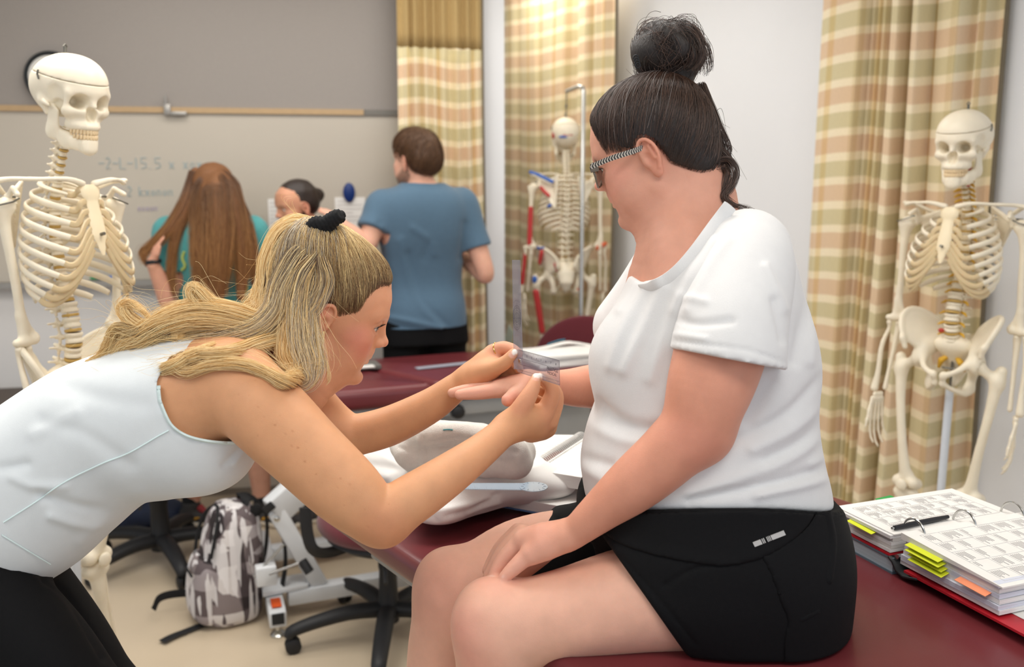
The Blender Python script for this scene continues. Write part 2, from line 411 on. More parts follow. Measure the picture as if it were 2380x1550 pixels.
# rail hook, papers, blue magnet
s, z = wbs(392, 262)
hk = MB(); hk.box(wb(s, zr + .012, .034), (.03, .014, .05), RZ(.197), .003); hk.tube([wb(s - .004, zr + .03, .036), wb(s - .004, zr + .075, .038)], .006, 8)
hk.box(wb(s + .05, zr - .005, .034), (.07, .014, .018), RZ(.197), .003)
tag(hk.build('rail_hook', m_alu), 'small grey metal map hook clipped on the whiteboard rail', 'hook')
m_paper = mat('paper', 'ece9e4', .7, .02); m_paperg = mat('printed_paper', 'cfcac6', .7, .2, 25)
def sheet(name, x0, y0, x1, y1, lab, lines=7):
    a, zb = wbs(x0, y1); b, zt_ = wbs(x1, y0); B = MB()
    B.box(wb((a + b) / 2, (zb + zt_) / 2, .0145), (b - a, .0016, zt_ - zb), RZ(.197))
    o = B.build(name, m_paper, None, False); L = MB()
    for i in range(lines):
        zz = zt_ - (i + 1) * (zt_ - zb) / (lines + 1); w = (b - a) * (.8 if i % 3 else .5)
        L.box(wb(a + .1 * (b - a) + w / 2, zz, .0157), (w, .0006, .006), RZ(.197))
    L.build('print_lines', m_paperg, o, False); return tag(o, lab, 'paper')
sheet('paper_sheet', 780, 458, 848, 530, 'white printed sheet held on the whiteboard by the blue magnet')
sheet('paper_sheet', 626, 462, 662, 536, 'white printed sheet on the whiteboard beside the bearded man')
s, z = wbs(811, 447); B = MB()
B.lathe([(0, 0), (.028, 0), (.031, .004), (.03, .012), (.02, .018), (0, .019)], Matrix.Translation(wb(s, z, .0155)) @ basis(WD, Vector((0, 0, 1)), WN).to_4x4() @ Matrix.Diagonal((.93, 1.52, 1, 1)), 24)
tag(B.build('magnet', mat('blue_plastic', '12306f', .4)), 'oval navy blue magnet on the whiteboard', 'magnet')
# markers on the tray
for i, (px, c, l) in enumerate(((232, '3f8a5c', 'green'), (247, '4a6fb5', 'blue'))):
    s, z = wbs(px, 640); B = MB(); B.tube([wb(s - .03, zt + .012, .05), wb(s + .05, zt + .012, .05)], .009, 10)
    tag(B.build('marker', mat('marker_' + l, c, .4)), l + ' whiteboard marker lying on the tray', 'marker')
# round dark clock behind the left skull
s, z = wbs(126, 182); Mx = Matrix.Translation(wb(s, z, .016)) @ basis(WD, Vector((0, 0, 1)), WN).to_4x4()
ck = MB().lathe([(0, 0), (.108, 0), (.115, .01), (.115, .03), (.104, .04), (.098, .03), (0, .03)], Mx, 40).build('wall_clock', mat('black_plastic', '24282b', .45, .05))
tag(ck, 'round dark wall clock mostly hidden behind the big skull', 'clock')
ckf = MB().lathe([(0, .031), (.096, .031), (.096, .033), (0, .033)], Mx, 32).build('dial', mat('clock_dial', 'd8d6d0', .5), ck)
hd = MB(); C0 = Mx @ Vector((0, 0, .036))
hd.tube([C0, Mx @ Vector((.025, .045, .036))], .003, 6); hd.tube([C0, Mx @ Vector((-.055, .025, .037))], .002, 6); hd.build('hands', MATS['black_plastic'], ck)
# dark bench below the board, at the far left
bn = empty('bench', wb(-1.3, 0), 0, 'dark brown wooden bench under the whiteboard behind the left skeleton', 'bench')
mdk = mat('dark_wood', '4a3d33', .5, .15, 20, stretch=(1, 1, 8)); bl = Vector(bn.location)
def bb(name, a, b, z0, z1, d0, d1):
    o = wbox(name, a, b, z0, z1, d0, d1, mdk, bn)
bb('bench_top', -2.1, -.62, .55, .6, .03, .4)
for a in (-2.05, -.72): bb('bench_leg', a, a + .06, 0, .55, .05, .38)

# ---------------------------------------------------------------- plaid cubicle curtains
def curtain_mat():
    m = bpy.data.materials.new('plaid_curtain'); m.use_nodes = True; nt = m.node_tree; N, L = nt.nodes, nt.links
    b = N['Principled BSDF']; b.inputs['Roughness'].default_value = .9; b.inputs['Specular IOR Level'].default_value = .15
    uv = N.new('ShaderNodeUVMap'); sp = N.new('ShaderNodeSeparateXYZ'); L.new(uv.outputs[0], sp.inputs[0])
    def math_(op, a, v=None):
        n = N.new('ShaderNodeMath'); n.operation = op
        L.new(a, n.inputs[0]) if not isinstance(a, (int, float)) else setattr(n.inputs[0], 'default_value', a)
        if v is not None: L.new(v, n.inputs[1]) if not isinstance(v, (int, float)) else setattr(n.inputs[1], 'default_value', v)
        return n.outputs[0]
    def ramp(stops):
        r = N.new('ShaderNodeValToRGB'); r.color_ramp.interpolation = 'LINEAR'; e = r.color_ramp.elements
        while len(e) < len(stops): e.new(.5)
        for q, (p, c) in zip(e, stops): q.position = p; q.color = (*lin(c), 1)
        return r
    cr, pk, gr = 'f2e4c6', 'dfc3a4', 'd4c8a2'
    f = math_('FRACT', math_('DIVIDE', sp.outputs[1], .182))
    r = ramp([(0, cr), (.14, cr), (.17, pk), (.48, pk), (.51, cr), (.64, cr), (.67, gr), (.97, gr), (1, cr)]); L.new(f, r.inputs[0])
    f2 = math_('FRACT', math_('DIVIDE', sp.outputs[0], .31))
    r2 = ramp([(0, 'ffffff'), (.18, 'ffffff'), (.2, 'efd9a0'), (.27, 'efd9a0'), (.29, 'ffffff'), (.6, 'fbf6ea'), (.62, 'e2d6b4'), (.72, 'e2d6b4'), (.74, 'ffffff'), (1, 'ffffff')]); L.new(f2, r2.inputs[0])
    mx = N.new('ShaderNodeMix'); mx.data_type = 'RGBA'; mx.blend_type = 'MULTIPLY'; mx.inputs[0].default_value = .5
    L.new(r.outputs[0], mx.inputs[6]); L.new(r2.outputs[0], mx.inputs[7])
    nz = N.new('ShaderNodeTexNoise'); nz.inputs['Scale'].default_value = 1; mp = N.new('ShaderNodeMapping'); mp.inputs['Scale'].default_value = (90, 900, 1)
    L.new(uv.outputs[0], mp.inputs[0]); L.new(mp.outputs[0], nz.inputs['Vector'])
    mr = N.new('ShaderNodeMapRange'); mr.inputs[1].default_value = .3; mr.inputs[2].default_value = .7; mr.inputs[3].default_value = .9; mr.inputs[4].default_value = 1.06; L.new(nz.outputs[0], mr.inputs[0])
    m2 = N.new('ShaderNodeMix'); m2.data_type = 'RGBA'; m2.blend_type = 'MULTIPLY'; m2.inputs[0].default_value = 1
    L.new(mx.outputs[2], m2.inputs[6]); L.new(mr.outputs[0], m2.inputs[7]); L.new(m2.outputs[2], b.inputs['Base Color'])
    return m
m_cur = curtain_mat()
m_mesh = mat('curtain_mesh', 'b59a68', .9, .12, 260, .4, 700)
m_hem = mat('curtain_hem', '6f6553', .8)
def curtain(label, P0, P1, nrm, z0, z1, folds, zmesh, seed, flare=0.):
    """folds: list of (fraction of width, depth) along the track"""
    rr = random.Random(seed); P0, P1, nrm = Vector(P0), Vector(P1), Vector(nrm)
    k = 260; zs = np.linspace(z0, z1, 40); fr = np.array([q[0] for q in folds]); fd = np.array([q[1] for q in folds])
    u = np.linspace(0, 1, k); prof = np.interp(u, fr, fd)
    ker = np.hanning(9); ker /= ker.sum(); prof = np.convolve(np.pad(prof, 4, 'edge'), ker, 'valid')
    w = (P1 - P0).length; arc = np.concatenate([[0], np.cumsum(np.hypot(np.diff(u) * w, np.diff(prof)))])
    root = None; parts = []
    V = np.zeros((len(zs), k, 3)); UV = np.zeros((len(zs), k, 2))
    for i, z in enumerate(zs):
        t = (z1 - z) / (z1 - z0); uu = .5 + (u - .5) * (1 + flare * t)
        d = prof * (.8 + .35 * t) + .006 * np.sin(u * 9 + z * 2.2 + seed)
        pos = np.array(P0)[None] + np.outer(uu, np.array(P1 - P0)) + np.outer(d, np.array(nrm))
        pos[:, 0] += .008 * np.sin(z * 1.7 + u * 4 + seed) * t; pos[:, 2] = z
        V[i] = pos; UV[i, :, 0] = arc; UV[i, :, 1] = z + .012 * np.sin(u * 7 + seed) + (prof - prof.mean()) * .1
    def part(name, rows, m, parent):
        R = V[rows]; n = len(R); idx = np.arange(n * k).reshape(n, k)
        Q = np.stack([idx[:-1, :-1], idx[:-1, 1:], idx[1:, 1:], idx[1:, :-1]], -1).reshape(-1, 4)
        o = mesh_fast(name, R.reshape(-1, 3), Q, m, parent); me = o.data
        l = me.uv_layers.new(name='UVMap'); li = np.zeros(len(me.loops), np.int32); me.loops.foreach_get('vertex_index', li)
        l.data.foreach_set('uv', UV[rows].reshape(-1, 2)[li].astype(np.float32).ravel())
        md = o.modifiers.new('cloth', 'SOLIDIFY'); md.thickness = .003
        return o
    if zmesh < z1:
        j = int(np.argmin(abs(zs - zmesh)))
        c = part('curtain', slice(0, j + 1), m_cur, None); part('mesh_top', slice(j, len(zs)), m_mesh, c)
    else: c = part('curtain', slice(0, len(zs)), m_cur, None)
    for e in (k - 1,):
        b = MB(); b.tube([Vector(V[i, e]) for i in range(len(zs))], .008, 6); b.build('hem', m_hem, c)
    return tag(c, label, 'curtain', 'plaid cubicle curtains')
def zig(n, seed, d=.05):
    r = random.Random(seed); f = [(0, .02)]; x = 0
    for i in range(n):
        x += r.uniform(.5, 1.5); f.append((x, (d if i % 2 else 0) * r.uniform(.6, 1.2) + r.uniform(0, .01)))
    return [(a / x, b) for a, b in f]
a0 = at(928, 300, 4.50); a1 = at(1121, 300, 4.62)
curtain('plaid curtain with a mesh top behind the man in the blue shirt', (a0.x, a0.y, 0), (a1.x, a1.y, 0), WN, .18, CH - .005, zig(17, 3, .045), 2.155, 3, .06)
f2 = [(0, 0), (.1, .015), (.13, .0), (.15, -.06), (.19, .02), (.36, .03), (.385, -.02), (.41, .02), (.5, .03), (.52, 0), (.54, .03), (.6, .03), (.63, -.06), (.69, -.055), (.72, .03), (.78, .03), (.8, -.04), (.83, .02), (.87, -.02), (.9, .02), (.94, -.03), (1, .01)]
b0 = rw(rws(1171, .16), 0, .16); b1 = rw(rws(1426, .13), 0, .13)
curtain('plaid curtain bunched on the wall behind the hanging painted skeleton', b0, b1, RN, .15, CH - .005, f2, 9, 5, -.0)
f3 = [(0, 0), (.06, .015), (.18, .02), (.29, .03), (.31, -.02), (.325, .02), (.34, -.025), (.365, .02), (.39, -.03), (.41, .025), (.435, .025), (.455, -.05), (.47, .03), (.535, .04), (.555, -.09), (.58, -.08), (.6, .03), (.665, .045), (.68, -.03), (.7, 0), (.86, .03), (.88, -.03), (.93, .01), (.945, -.05), (1, -.04)]
c0 = rw(rws(1885, .14), 0, .14); c1 = rw(rws(2264, .10), 0, .10)
f3 = [(a, b * 1.7) for a, b in f3]
curtain('wide plaid curtain with deep folds behind the right-facing skeleton', c0, c1, RN, .12, CH - .005, f3, 9, 9, .03)
# curtain tracks on the ceiling
for a, b, n in ((a0, a1, WN), (b0, b1, RN), (c0, c1, RN)):
    B = MB(); p, q = Vector((a.x, a.y, CH - .012)), Vector((b.x, b.y, CH - .012)); d = (q - p).normalized() * .15
    B.tube([p - d, q + d], .012, 4); tag(B.build('trim_%d' % (1 + len([o for o in bpy.data.objects if o.name.startswith('trim')])), m_alu), kind='structure')
# light switch on the end of the back wall, note on the return wall
p = wb(wbs(1131, 590)[0] - .012, wbs(1131, 590)[1], .006)
sw = box('light_switch', p, (.03, .008, .115), mat('ivory_plastic', 'd8c58c', .4), None, RZ(.197), .002)
box('rocker', p + WN * .006, (.012, .008, .03), MATS['ivory_plastic'], sw, RZ(.197), .001)
tag(sw, 'ivory light switch plate at the end of the back wall', 'switch')
# ================================================================ anatomical skeletons (built once, copied)
m_bone = mat('bone_plastic', 'efe4cd', .42, .05, 18, .05, 60, sss=.05)
m_cart = mat('amber_cartilage', 'e6cfa4', .35, .05, 20, sss=.15, trans=.15)
m_disc = mat('amber_disc', 'c9a55c', .4, .06, 30)
m_tooth = mat('tooth_ivory', 'e8cfa6', .3, .08, 60)
m_metal = mat('chrome', 'c9c9c6', .22, .03, metal=1)
m_dkmetal = mat('dull_steel', '77746c', .4, .05, metal=.8)
m_slot = mat('dark_gap', '5d5138', .8)
m_pole = mat('pale_blue_pole', 'd5dbe4', .3, .03)
m_nerve = mat('yellow_nerve', 'd9a92e', .5, .05)
m_art = mat('red_artery', 'b8392c', .5)
m_red = mat('red_muscle_paint', 'c23a3a', .5, .08, 40); m_blu = mat('blue_muscle_paint', '3a67b8', .5, .06, 40); m_org = mat('orange_muscle_paint', 'd0643c', .5, .08, 40)
def make_skull():
    """origin between the ear holes, x forward, y to its left, z up -> dict of meshes"""
    S = Solid(.0021)
    S.el((0, 0, .046), (.094, .070, .068)); S.el((.046, 0, .044), (.050, .056, .056), k=.03); S.el((-.048, 0, .030), (.046, .060, .052), k=.03)
    S.el((-.01, 0, .0), (.06, .055, .035), k=.02)
    for y in (-1, 1):
        S.rc((.091, y * .010, .030), (.073, y * .046, .028), .0085, .007, k=.016)
        S.rc((.073, y * .049, .024), (.064, y * .054, -.008), .0062, .0065, k=.010)
        S.rc((.083, y * .020, -.013), (.064, y * .050, -.014), .0085, .009, k=.012)
        S.rc((.062, y * .055, -.012), (.034, y * .064, -.010), .0075, .005, k=.006)
        S.rc((.034, y * .064, -.010), (.004, y * .064, -.003), .005, .005, k=.006)
        S.rc((.062, y * .040, -.020), (.056, y * .030, -.045), .010, .008, k=.016)
        S.rc((-.012, y * .054, -.002), (-.004, y * .052, -.026), .013, .006, k=.014)
        S.rc((.03, y * .022, -.01), (.034, y * .02, -.045), .006, .005, k=.01)
    S.el((.062, 0, -.030), (.029, .028, .028), k=.02)
    S.rc((.088, 0, .022), (.098, 0, .0), .0075, .0065, k=.012)
    S.chain([(.045 + .047 * cos(a), .0315 * sin(a), -.048) for a in np.linspace(-1.45, 1.45, 9)], [.0085] * 9, k=.012)
    for y in (-1, 1):
        S.rc((.092, y * .030, .008), (.048, y * .022, .006), .0210, .011, k=.004, op='s', sq=((0, 0, 1), .9))
        S.el((.047, y * .066, .008), (.024, .012, .030), k=.012, op='s')
        S.el((.040, y * .050, -.012), (.022, .010, .02), k=.006, op='s')
        S.el((.098, y * .0058, -.020), (.028, .0088, .0175), k=.003, op='s')
    S.el((.02, 0, -.06), (.035, .024, .025), k=.01, op='s')
    S.cut((0, 0, .058), (.10, 0, 1), k=.0005)
    skull = S.mesh()
    C = Solid(.0024)
    C.el((0, 0, .046), (.094, .070, .068)); C.el((.046, 0, .044), (.050, .056, .056), k=.03); C.el((-.048, 0, .030), (.046, .060, .052), k=.03)
    C.cut((0, 0, .0592), (-.10, 0, -1), k=.0005)
    cap = C.mesh()
    J = Solid(.0021)
    for y in (-1, 1):
        J.rc((.010, y * .050, -.012), (.006, y * .048, -.066), .012, .012, k=.006, sq=((0, 1, 0), .42))
        J.rc((.026, y * .049, -.055), (.030, y * .047, -.022), .009, .004, k=.012, sq=((0, 1, 0), .5))
        J.rc((.012, y * .050, -.012), (.010, y * .05, -.008), .007, .006, k=.006)
        J.rc((.008, y * .047, -.068), (.046, y * .033, -.084), .0150, .0165, k=.010, sq=((0, 1, 0), .45))
        J.chain([(.046, y * .033, -.084), (.070, y * .021, -.088), (.082, y * .006, -.089)], [.0165, .0175, .0180], k=.008, sq=((.75, y * .65, 0), .42))
    J.el((.086, 0, -.102), (.008, .017, .008), k=.012); J.rc((.086, -.008, -.088), (.086, .008, -.088), .0125, .0125, k=.008, sq=((1, 0, 0), .5))
    for y in (-1, 1): J.el((.0785, y * .026, -.094), (.003, .003, .003), k=.002, op='s')
    jaw = J.mesh()
    T = MB()
    for up in (1, -1):
        for i in range(14):
            a = (i - 6.5) * .2; x, y = (.0465 + .0475 * cos(a), .0315 * sin(a)); w = .0078 if abs(i - 6.5) < 1 else .0072
            R = Matrix.Rotation(atan2(.0315 * cos(a), -.0475 * sin(a)), 3, 'Z')
            T.box((x, y, -.0605 if up > 0 else -.0722), (w, .0065, .0125), R, .0022, 1)
    return skull, cap, jaw, T
SK, CAP, JAW, TEETH = make_skull()

def vert_mesh(kind):
    S = Solid(.0028)
    rb, hh, sp, tv = dict(c=(.0105, .0085, .022, .020), t=(.0155, .0125, .036, .030), l=(.0225, .0160, .034, .040))[kind]
    S.rc((0, 0, -hh * .62), (0, 0, hh * .62), rb, rb, k=.004, sq=((1, 0, 0), .8))
    S.el((0, 0, hh * 1.35), (rb * 1.4, rb * 1.4, hh * .55), k=.003, op='s'); S.el((0, 0, -hh * 1.35), (rb * 1.4, rb * 1.4, hh * .55), k=.003, op='s')
    S.chain([(rb * .8 * cos(a), rb * sin(a), 0) for a in np.linspace(0, 2 * pi, 12)], [.0035] * 12, k=.004, op='s')
    for y in (-1, 1):
        S.rc((-rb * .7, y * rb * .6, .003), (-rb * 1.5, y * rb * .6, .002), .0042, .004, k=.006)
        S.rc((-rb * 1.5, y * rb * .6, .002), (-rb * 1.9, 0, -.002), .0042, .0045, k=.006)
        S.rc((-rb * 1.35, y * rb * .6, .002), (-rb * (1.6 if kind != 't' else 2.0), y * tv, .004), .0042, .0034, k=.006)
        S.rc((-rb * 1.4, y * rb * .75, -hh), (-rb * 1.4, y * rb * .75, hh), .004, .004, k=.006)
    dz = dict(c=-.006, t=-.022, l=-.004)[kind]
    S.rc((-rb * 1.9, 0, -.002), (-rb * 1.9 - sp * .75, 0, dz), .004 if kind != 'l' else .0055, .0036 if kind != 'l' else .006, k=.006, sq=((0, 1, 0), .7))
    return S.mesh()
VERT = {k: vert_mesh(k) for k in 'ctl'}
SPX = np.array([(.90, -.030), (.96, -.012), (1.03, .002), (1.12, -.016), (1.20, -.042), (1.28, -.056), (1.36, -.052), (1.43, -.030), (1.485, -.010), (1.535, .004)])
def spx(z): return float(np.interp(z, SPX[:, 0], SPX[:, 1]))
HTS = [.0360] * 5 + [.0262, .0258, .0254, .025, .0246, .0242, .0238, .0234, .023, .0226, .0222, .022] + [.0172] * 7
def bone(fn, h=.0042):
    S = Solid(h); fn(S); return S.mesh()
def side(P, y): return [(p[0], p[1] * y, p[2]) for p in P]
def make_skeleton(name, label, head_turn=0, painted=False, nerves=False, hands=True, arm=None, legs=True, sk=1.0):
    HT = [h * sk for h in HTS]; dz = sum(HT[:16]) - sum(HTS[:16]); dh = sum(HT) - sum(HTS) + .0075
    def spx(z): return float(np.interp(.945 + (z - .945) / sk, SPX[:, 0], SPX[:, 1]))
    R = empty(name, (0, 0, 0), 0, label, 'skeleton')
    MEM = {}
    def put(nm, mesh, m, parent=None, loc=(0, 0, 0), rot=None, flip=False):
        V, Q = mesh
        if flip: V = V * np.array([1, -1, 1]); Q = Q[:, ::-1]
        o = mesh_fast(nm, V, Q, m, parent or R); o.location = loc
        if rot is not None: o.rotation_euler = rot
        return o
    # skull and jaw
    hp = Vector((.012, 0, 1.585 + dh)); hr = (0, radians(6), head_turn)
    o = put('skull', SK, m_bone, None, hp, hr)
    put('skull_cap', CAP, m_bone, o); put('mandible', JAW, m_bone, o); TEETH.build('teeth', m_tooth, o)
    b = MB(); b.tube([(-.02, 0, .112), (-.02, 0, .128)], .004, 8); b.tube([(-.02, .005, .128), (-.02, 0, .134), (-.02, -.005, .128)], .0018, 6); b.build('eye_bolt', m_dkmetal, o)
    for y in (-1, 1):
        b = MB(); b.tube([(-.01, y * .0715, .068), (-.012, y * .0725, .058), (-.008, y * .0715, .047)], .0022, 6); b.build('latch', m_dkmetal, o)
    if painted:
        for (p, r, mm) in (((-.02, .064, .02), (.03, .008, .02), m_red), ((-.088, .0, .012), (.008, .03, .006), m_red), ((-.085, .02, .002), (.008, .028, .006), m_blu)):
            put('muscle_patch', bone(lambda S: S.el(p, r), .003), mm, o)
    # spine
    z = .945; mids = []
    for i in range(24):
        h = HT[i]; zc = z + h / 2; kind = 'l' if i < 5 else ('t' if i < 17 else 'c')
        sc = 1 if i < 5 else (1.15 - .025 * (i - 5) if i < 17 else 1.1)
        tx = atan2(spx(z + h) - spx(z), h)
        o = put('vertebra', VERT[kind], m_bone, None, (spx(zc), 0, zc), (0, tx, 0)); o.scale = (sc, sc, h / dict(c=.0215, t=.0285, l=.040)[kind])
        mids.append((spx(zc), zc))
        rb = dict(c=.0105, t=.0148, l=.0215)[kind] * sc
        d = MB().lathe([(0, -.004), (rb * .96, -.004), (rb * 1.03, 0), (rb * .96, .004), (0, .004)], None, 16).build('disc', m_disc, R)
        d.location = (spx(z), 0, z); d.scale = (.82, 1, .95 if i < 17 else .6); d.rotation_euler = (0, tx, 0)
        if nerves and i < 23:
            for y in (-1, 1):
                b = MB(); b.tube([(spx(zc) - .014, y * rb * .9, z), (spx(zc) - .008, y * (rb + .012), z - .004), (spx(zc), y * (rb + .02), z - .01)], [.004, .0042, .002], 6); b.build('nerve', m_nerve, R)
        z += h
    put('sacrum', bone(lambda S: (S.chain([(-.028, 0, .940), (-.058, 0, .90), (-.075, 0, .86), (-.068, 0, .825), (-.055, 0, .805)], [.030, .032, .025, .014, .007], k=.02, sq=((0, 1, 0), 1.45)),
                                 S.rc((-.03, -.04, .935), (-.03, .04, .935), .015, .015, k=.03))), m_bone)
    # ribs, cartilage, sternum
    WI = [.052, .083, .102, .115, .124, .130, .134, .135, .131, .122, .106, .082]; DR = [.028, .040, .048, .056, .062, .067, .071, .072, .066, .054, .036, .020]
    AI = [.048, .068, .083, .093, .100, .104, .104, .101, .094, .086, .078, .066]; PE = [155, 152, 149, 146, 142, 137, 131, 124, 115, 104, 78, 58]
    st = lambda t: Vector((.072 + .045 * t, 0, 1.405 + dz - .165 * t))
    ATT = [.06, .24, .38, .50, .62, .72, .80]
    for i in range(12):
        vx, vz = mids[16 - i]; ends = {}
        xc = vx - .026 + AI[i]
        for y in (1, -1):
            P = []; n = 22
            for q in range(n):
                u = q / (n - 1); ph = radians(9 + (PE[i] - 9) * u)
                P.append(Vector((xc - AI[i] * cos(ph), y * WI[i] * sin(ph) ** .85, vz + .006 - DR[i] * u ** 1.25)))
            rr = [.0048 + .0016 * sin(pi * min(1, (q / (n - 1)) * .9)) for q in range(n)]
            b = MB(); b.tube(P, rr, 8, flat=(1.35 if i else .8, .72 if i else 1.2), up=(0, 0, 1)); b.build('rib', m_bone, R)
            ends[y] = (P[-1], P[-1] - P[-3])
            if i < 10:
                e = P[-1]; d = (P[-1] - P[-3]).normalized()
                if i < 7: g = st(ATT[i]); g = g + Vector((-.002, y * .017, 0))
                else: g = st(.84) + Vector((-.004, y * (.020 + .012 * (i - 7)), -.012 * (i - 6)))
                m1 = e + d * .03 + Vector((.004, 0, -.004 * i / 2)); m2 = g + Vector((.0, y * .03, -.012 * max(0, i - 2)))
                cp = [e + (m1 - e) * 0, m1, m2, g]; Bz = []
                for t in np.linspace(0, 1, 12): Bz.append(cp[0] * (1 - t) ** 3 + cp[1] * 3 * t * (1 - t) ** 2 + cp[2] * 3 * t * t * (1 - t) + cp[3] * t ** 3)
                c = MB(); c.tube(Bz, .0058, 8, flat=(1.35, .75), up=(0, 0, 1)); c.build('rib_cartilage', m_cart, R)
    S = MB()
    prof = [(0, .019), (.07, .027), (.16, .026), (.22, .017), (.34, .0175), (.55, .0205), (.74, .020), (.82, .012), (.9, .010), (1, .004)]
    S.tube([st(t) for t in np.linspace(0, 1, 30)], [np.interp(t, *zip(*prof)) for t in np.linspace(0, 1, 30)], 12, flat=(1, .30), up=(0, 1, 0)); S.build('sternum', m_cart if False else mat('sternum_plastic', 'f1e0bd', .4, .04, 20), R)
    b = MB(); q = st(.70) + Vector((.006, 0, 0)); b.tube([q, q + Vector((.012, 0, .003))], .004, 8); b.tube([q - Vector((.01, 0, 0)), (-.0, 0, 1.28)], .0018, 6); b.build('spring_bolt', m_dkmetal, R)
    A = arm or {}
    girdle = []
    for y in (1, -1):
        girdle.append(put('clavicle', bone(lambda S: S.chain(side([(.070, .018, 1.430), (.075, .06, 1.440), (.045, .11, 1.438), (.0, .15, 1.436), (-.018, .178, 1.430)], y), [.0095, .007, .006, .0065, .008], n=16, sq=((0, 0, 1), .9))), m_bone))
        def scap(S):
            a, b_, c = Vector((-.098, y * .055, 1.425)), Vector((-.118, y * .070, 1.270)), Vector((-.034, y * .140, 1.385))
            nn = (b_ - a).cross(c - a).normalized()
            for t in np.linspace(0, 1, 12):
                S.rc(a.lerp(b_, t) + nn * .004 * sin(pi * t), c.lerp(a.lerp(b_, t), .1 + .25 * t), .0036, .0036, k=.006, sq=(nn, .8))
            S.chain([a, b_, c.lerp(b_, .05), c, a], [.0045, .006, .0075, .007, .0045], k=.006)
            S.el(c + Vector((.006, y * .004, -.004)), (.012, .009, .018), k=.008)
            S.chain([(-.108, y * .082, 1.385), (-.082, y * .12, 1.405), (-.045, y * .165, 1.432), (-.018, y * .182, 1.436)], [.004, .008, .009, .008], k=.008, sq=((0, 0, 1), .7))
            S.chain([c, (-.008, y * .140, 1.415), (.018, y * .148, 1.402)], [.007, .0065, .0065], k=.008)
        o = put('scapula', bone(scap, .0028), m_bone); girdle.append(o)
        if painted and y > 0:
            for P, mm in (([(-.108, y * .082, 1.40), (-.06, y * .15, 1.435), (-.02, y * .186, 1.448)], m_blu), ([(-.10, y * .10, 1.33), (-.085, y * .12, 1.35), (-.07, y * .135, 1.37)], m_red), ([(-.115, y * .094, 1.28), (-.105, y * .10, 1.275)], m_blu)):
                put('muscle_patch', bone(lambda S: S.chain(P, [.009] * len(P))), mm, o)
        if painted and y < 0: put('muscle_patch', bone(lambda S: S.chain([(-.05, y * .16, 1.445), (-.01, y * .185, 1.45)], [.01, .01])), m_org, o)
        sh = Vector((-.026, y * A.get('sh', .170), 1.372)); el = Vector(A.get('el' + str(y), (-.030, y * .192, 1.055))); wr = Vector(A.get('wr' + str(y), (.010, y * .215, .815)))
        ho = Vector((0, y * .02, 0))
        fw = Vector((1, 0, 0)) if True else None
        def hum(S):
            S.el(sh - ho * .1, (.022, .022, .022)); S.rc(sh + Vector((.006, y * .018, -.004)), sh + Vector((.0, y * .012, -.03)), .012, .010, k=.014)
            S.chain([sh + Vector((0, y * .006, -.02)), sh.lerp(el, .25) + Vector((0, y * .006, 0)), sh.lerp(el, .6), sh.lerp(el, .88), el + Vector((0, 0, .008))], [.0155, .0115, .0105, .0115, .013], k=.012, n=14)
            S.rc(el + Vector((0, -y * .026, .006)), el + Vector((.004, y * .022, .004)), .0115, .010, k=.010); S.rc(el + Vector((-.002, -y * .030, .016)), el.lerp(sh, .2), .006, .006, k=.016)
        o = put('humerus', bone(hum, .0040), m_bone); girdle.append(o)
        if painted and y > 0: put('muscle_patch', bone(lambda S: S.rc(sh.lerp(el, .35) + Vector((-.004, y * .006, 0)), sh.lerp(el, .92) + Vector((-.006, 0, 0)), .0135, .0135)), m_red, o)
        if painted and y < 0: put('muscle_patch', bone(lambda S: S.rc(sh.lerp(el, .93) + Vector((-.008, y * .02, 0)), el + Vector((-.008, -y * .02, 0)), .012, .014)), m_org, o)
        b = MB(); b.tube([sh + Vector((.024, -y * .02, .02)), sh + Vector((.03, 0, .012)), sh + Vector((.02, y * .03, .004))], .0022, 6); b.tube([sh + Vector((-.004, -y * .03, .022)), sh + Vector((-.002, 0, .022))], .003, 6); b.build('hinge_wire', m_dkmetal, o)
        u0 = el + Vector((-.010, -y * .010, -.008)); r0 = el + Vector((.004, y * .018, -.012)); u1 = wr + Vector((-.004, -y * .020, .012)); r1 = wr + Vector((.004, y * .012, .008))
        girdle.append(put('ulna', bone(lambda S: (S.chain([u0 + Vector((-.008, 0, .022)), u0, u0.lerp(u1, .3), u0.lerp(u1, .7), u1], [.010, .0115, .0085, .0065, .0075], n=12, k=.008), S.rc(u0 + Vector((.014, 0, -.004)), u0 + Vector((0, 0, -.02)), .006, .008, k=.008)), .0040), m_bone))
        o = put('radius', bone(lambda S: (S.chain([r0, r0 + Vector((0, 0, -.022)), r0.lerp(r1, .35) + Vector((.004, y * .006, 0)), r0.lerp(r1, .75), r1], [.0095, .0065, .0078, .0085, .0125], n=12, k=.008)), .0040), m_bone); girdle.append(o)
        if painted and y > 0: put('muscle_patch', bone(lambda S: S.rc(r0.lerp(r1, .1), r0.lerp(r1, .8), .0105, .0115)), m_red, o)
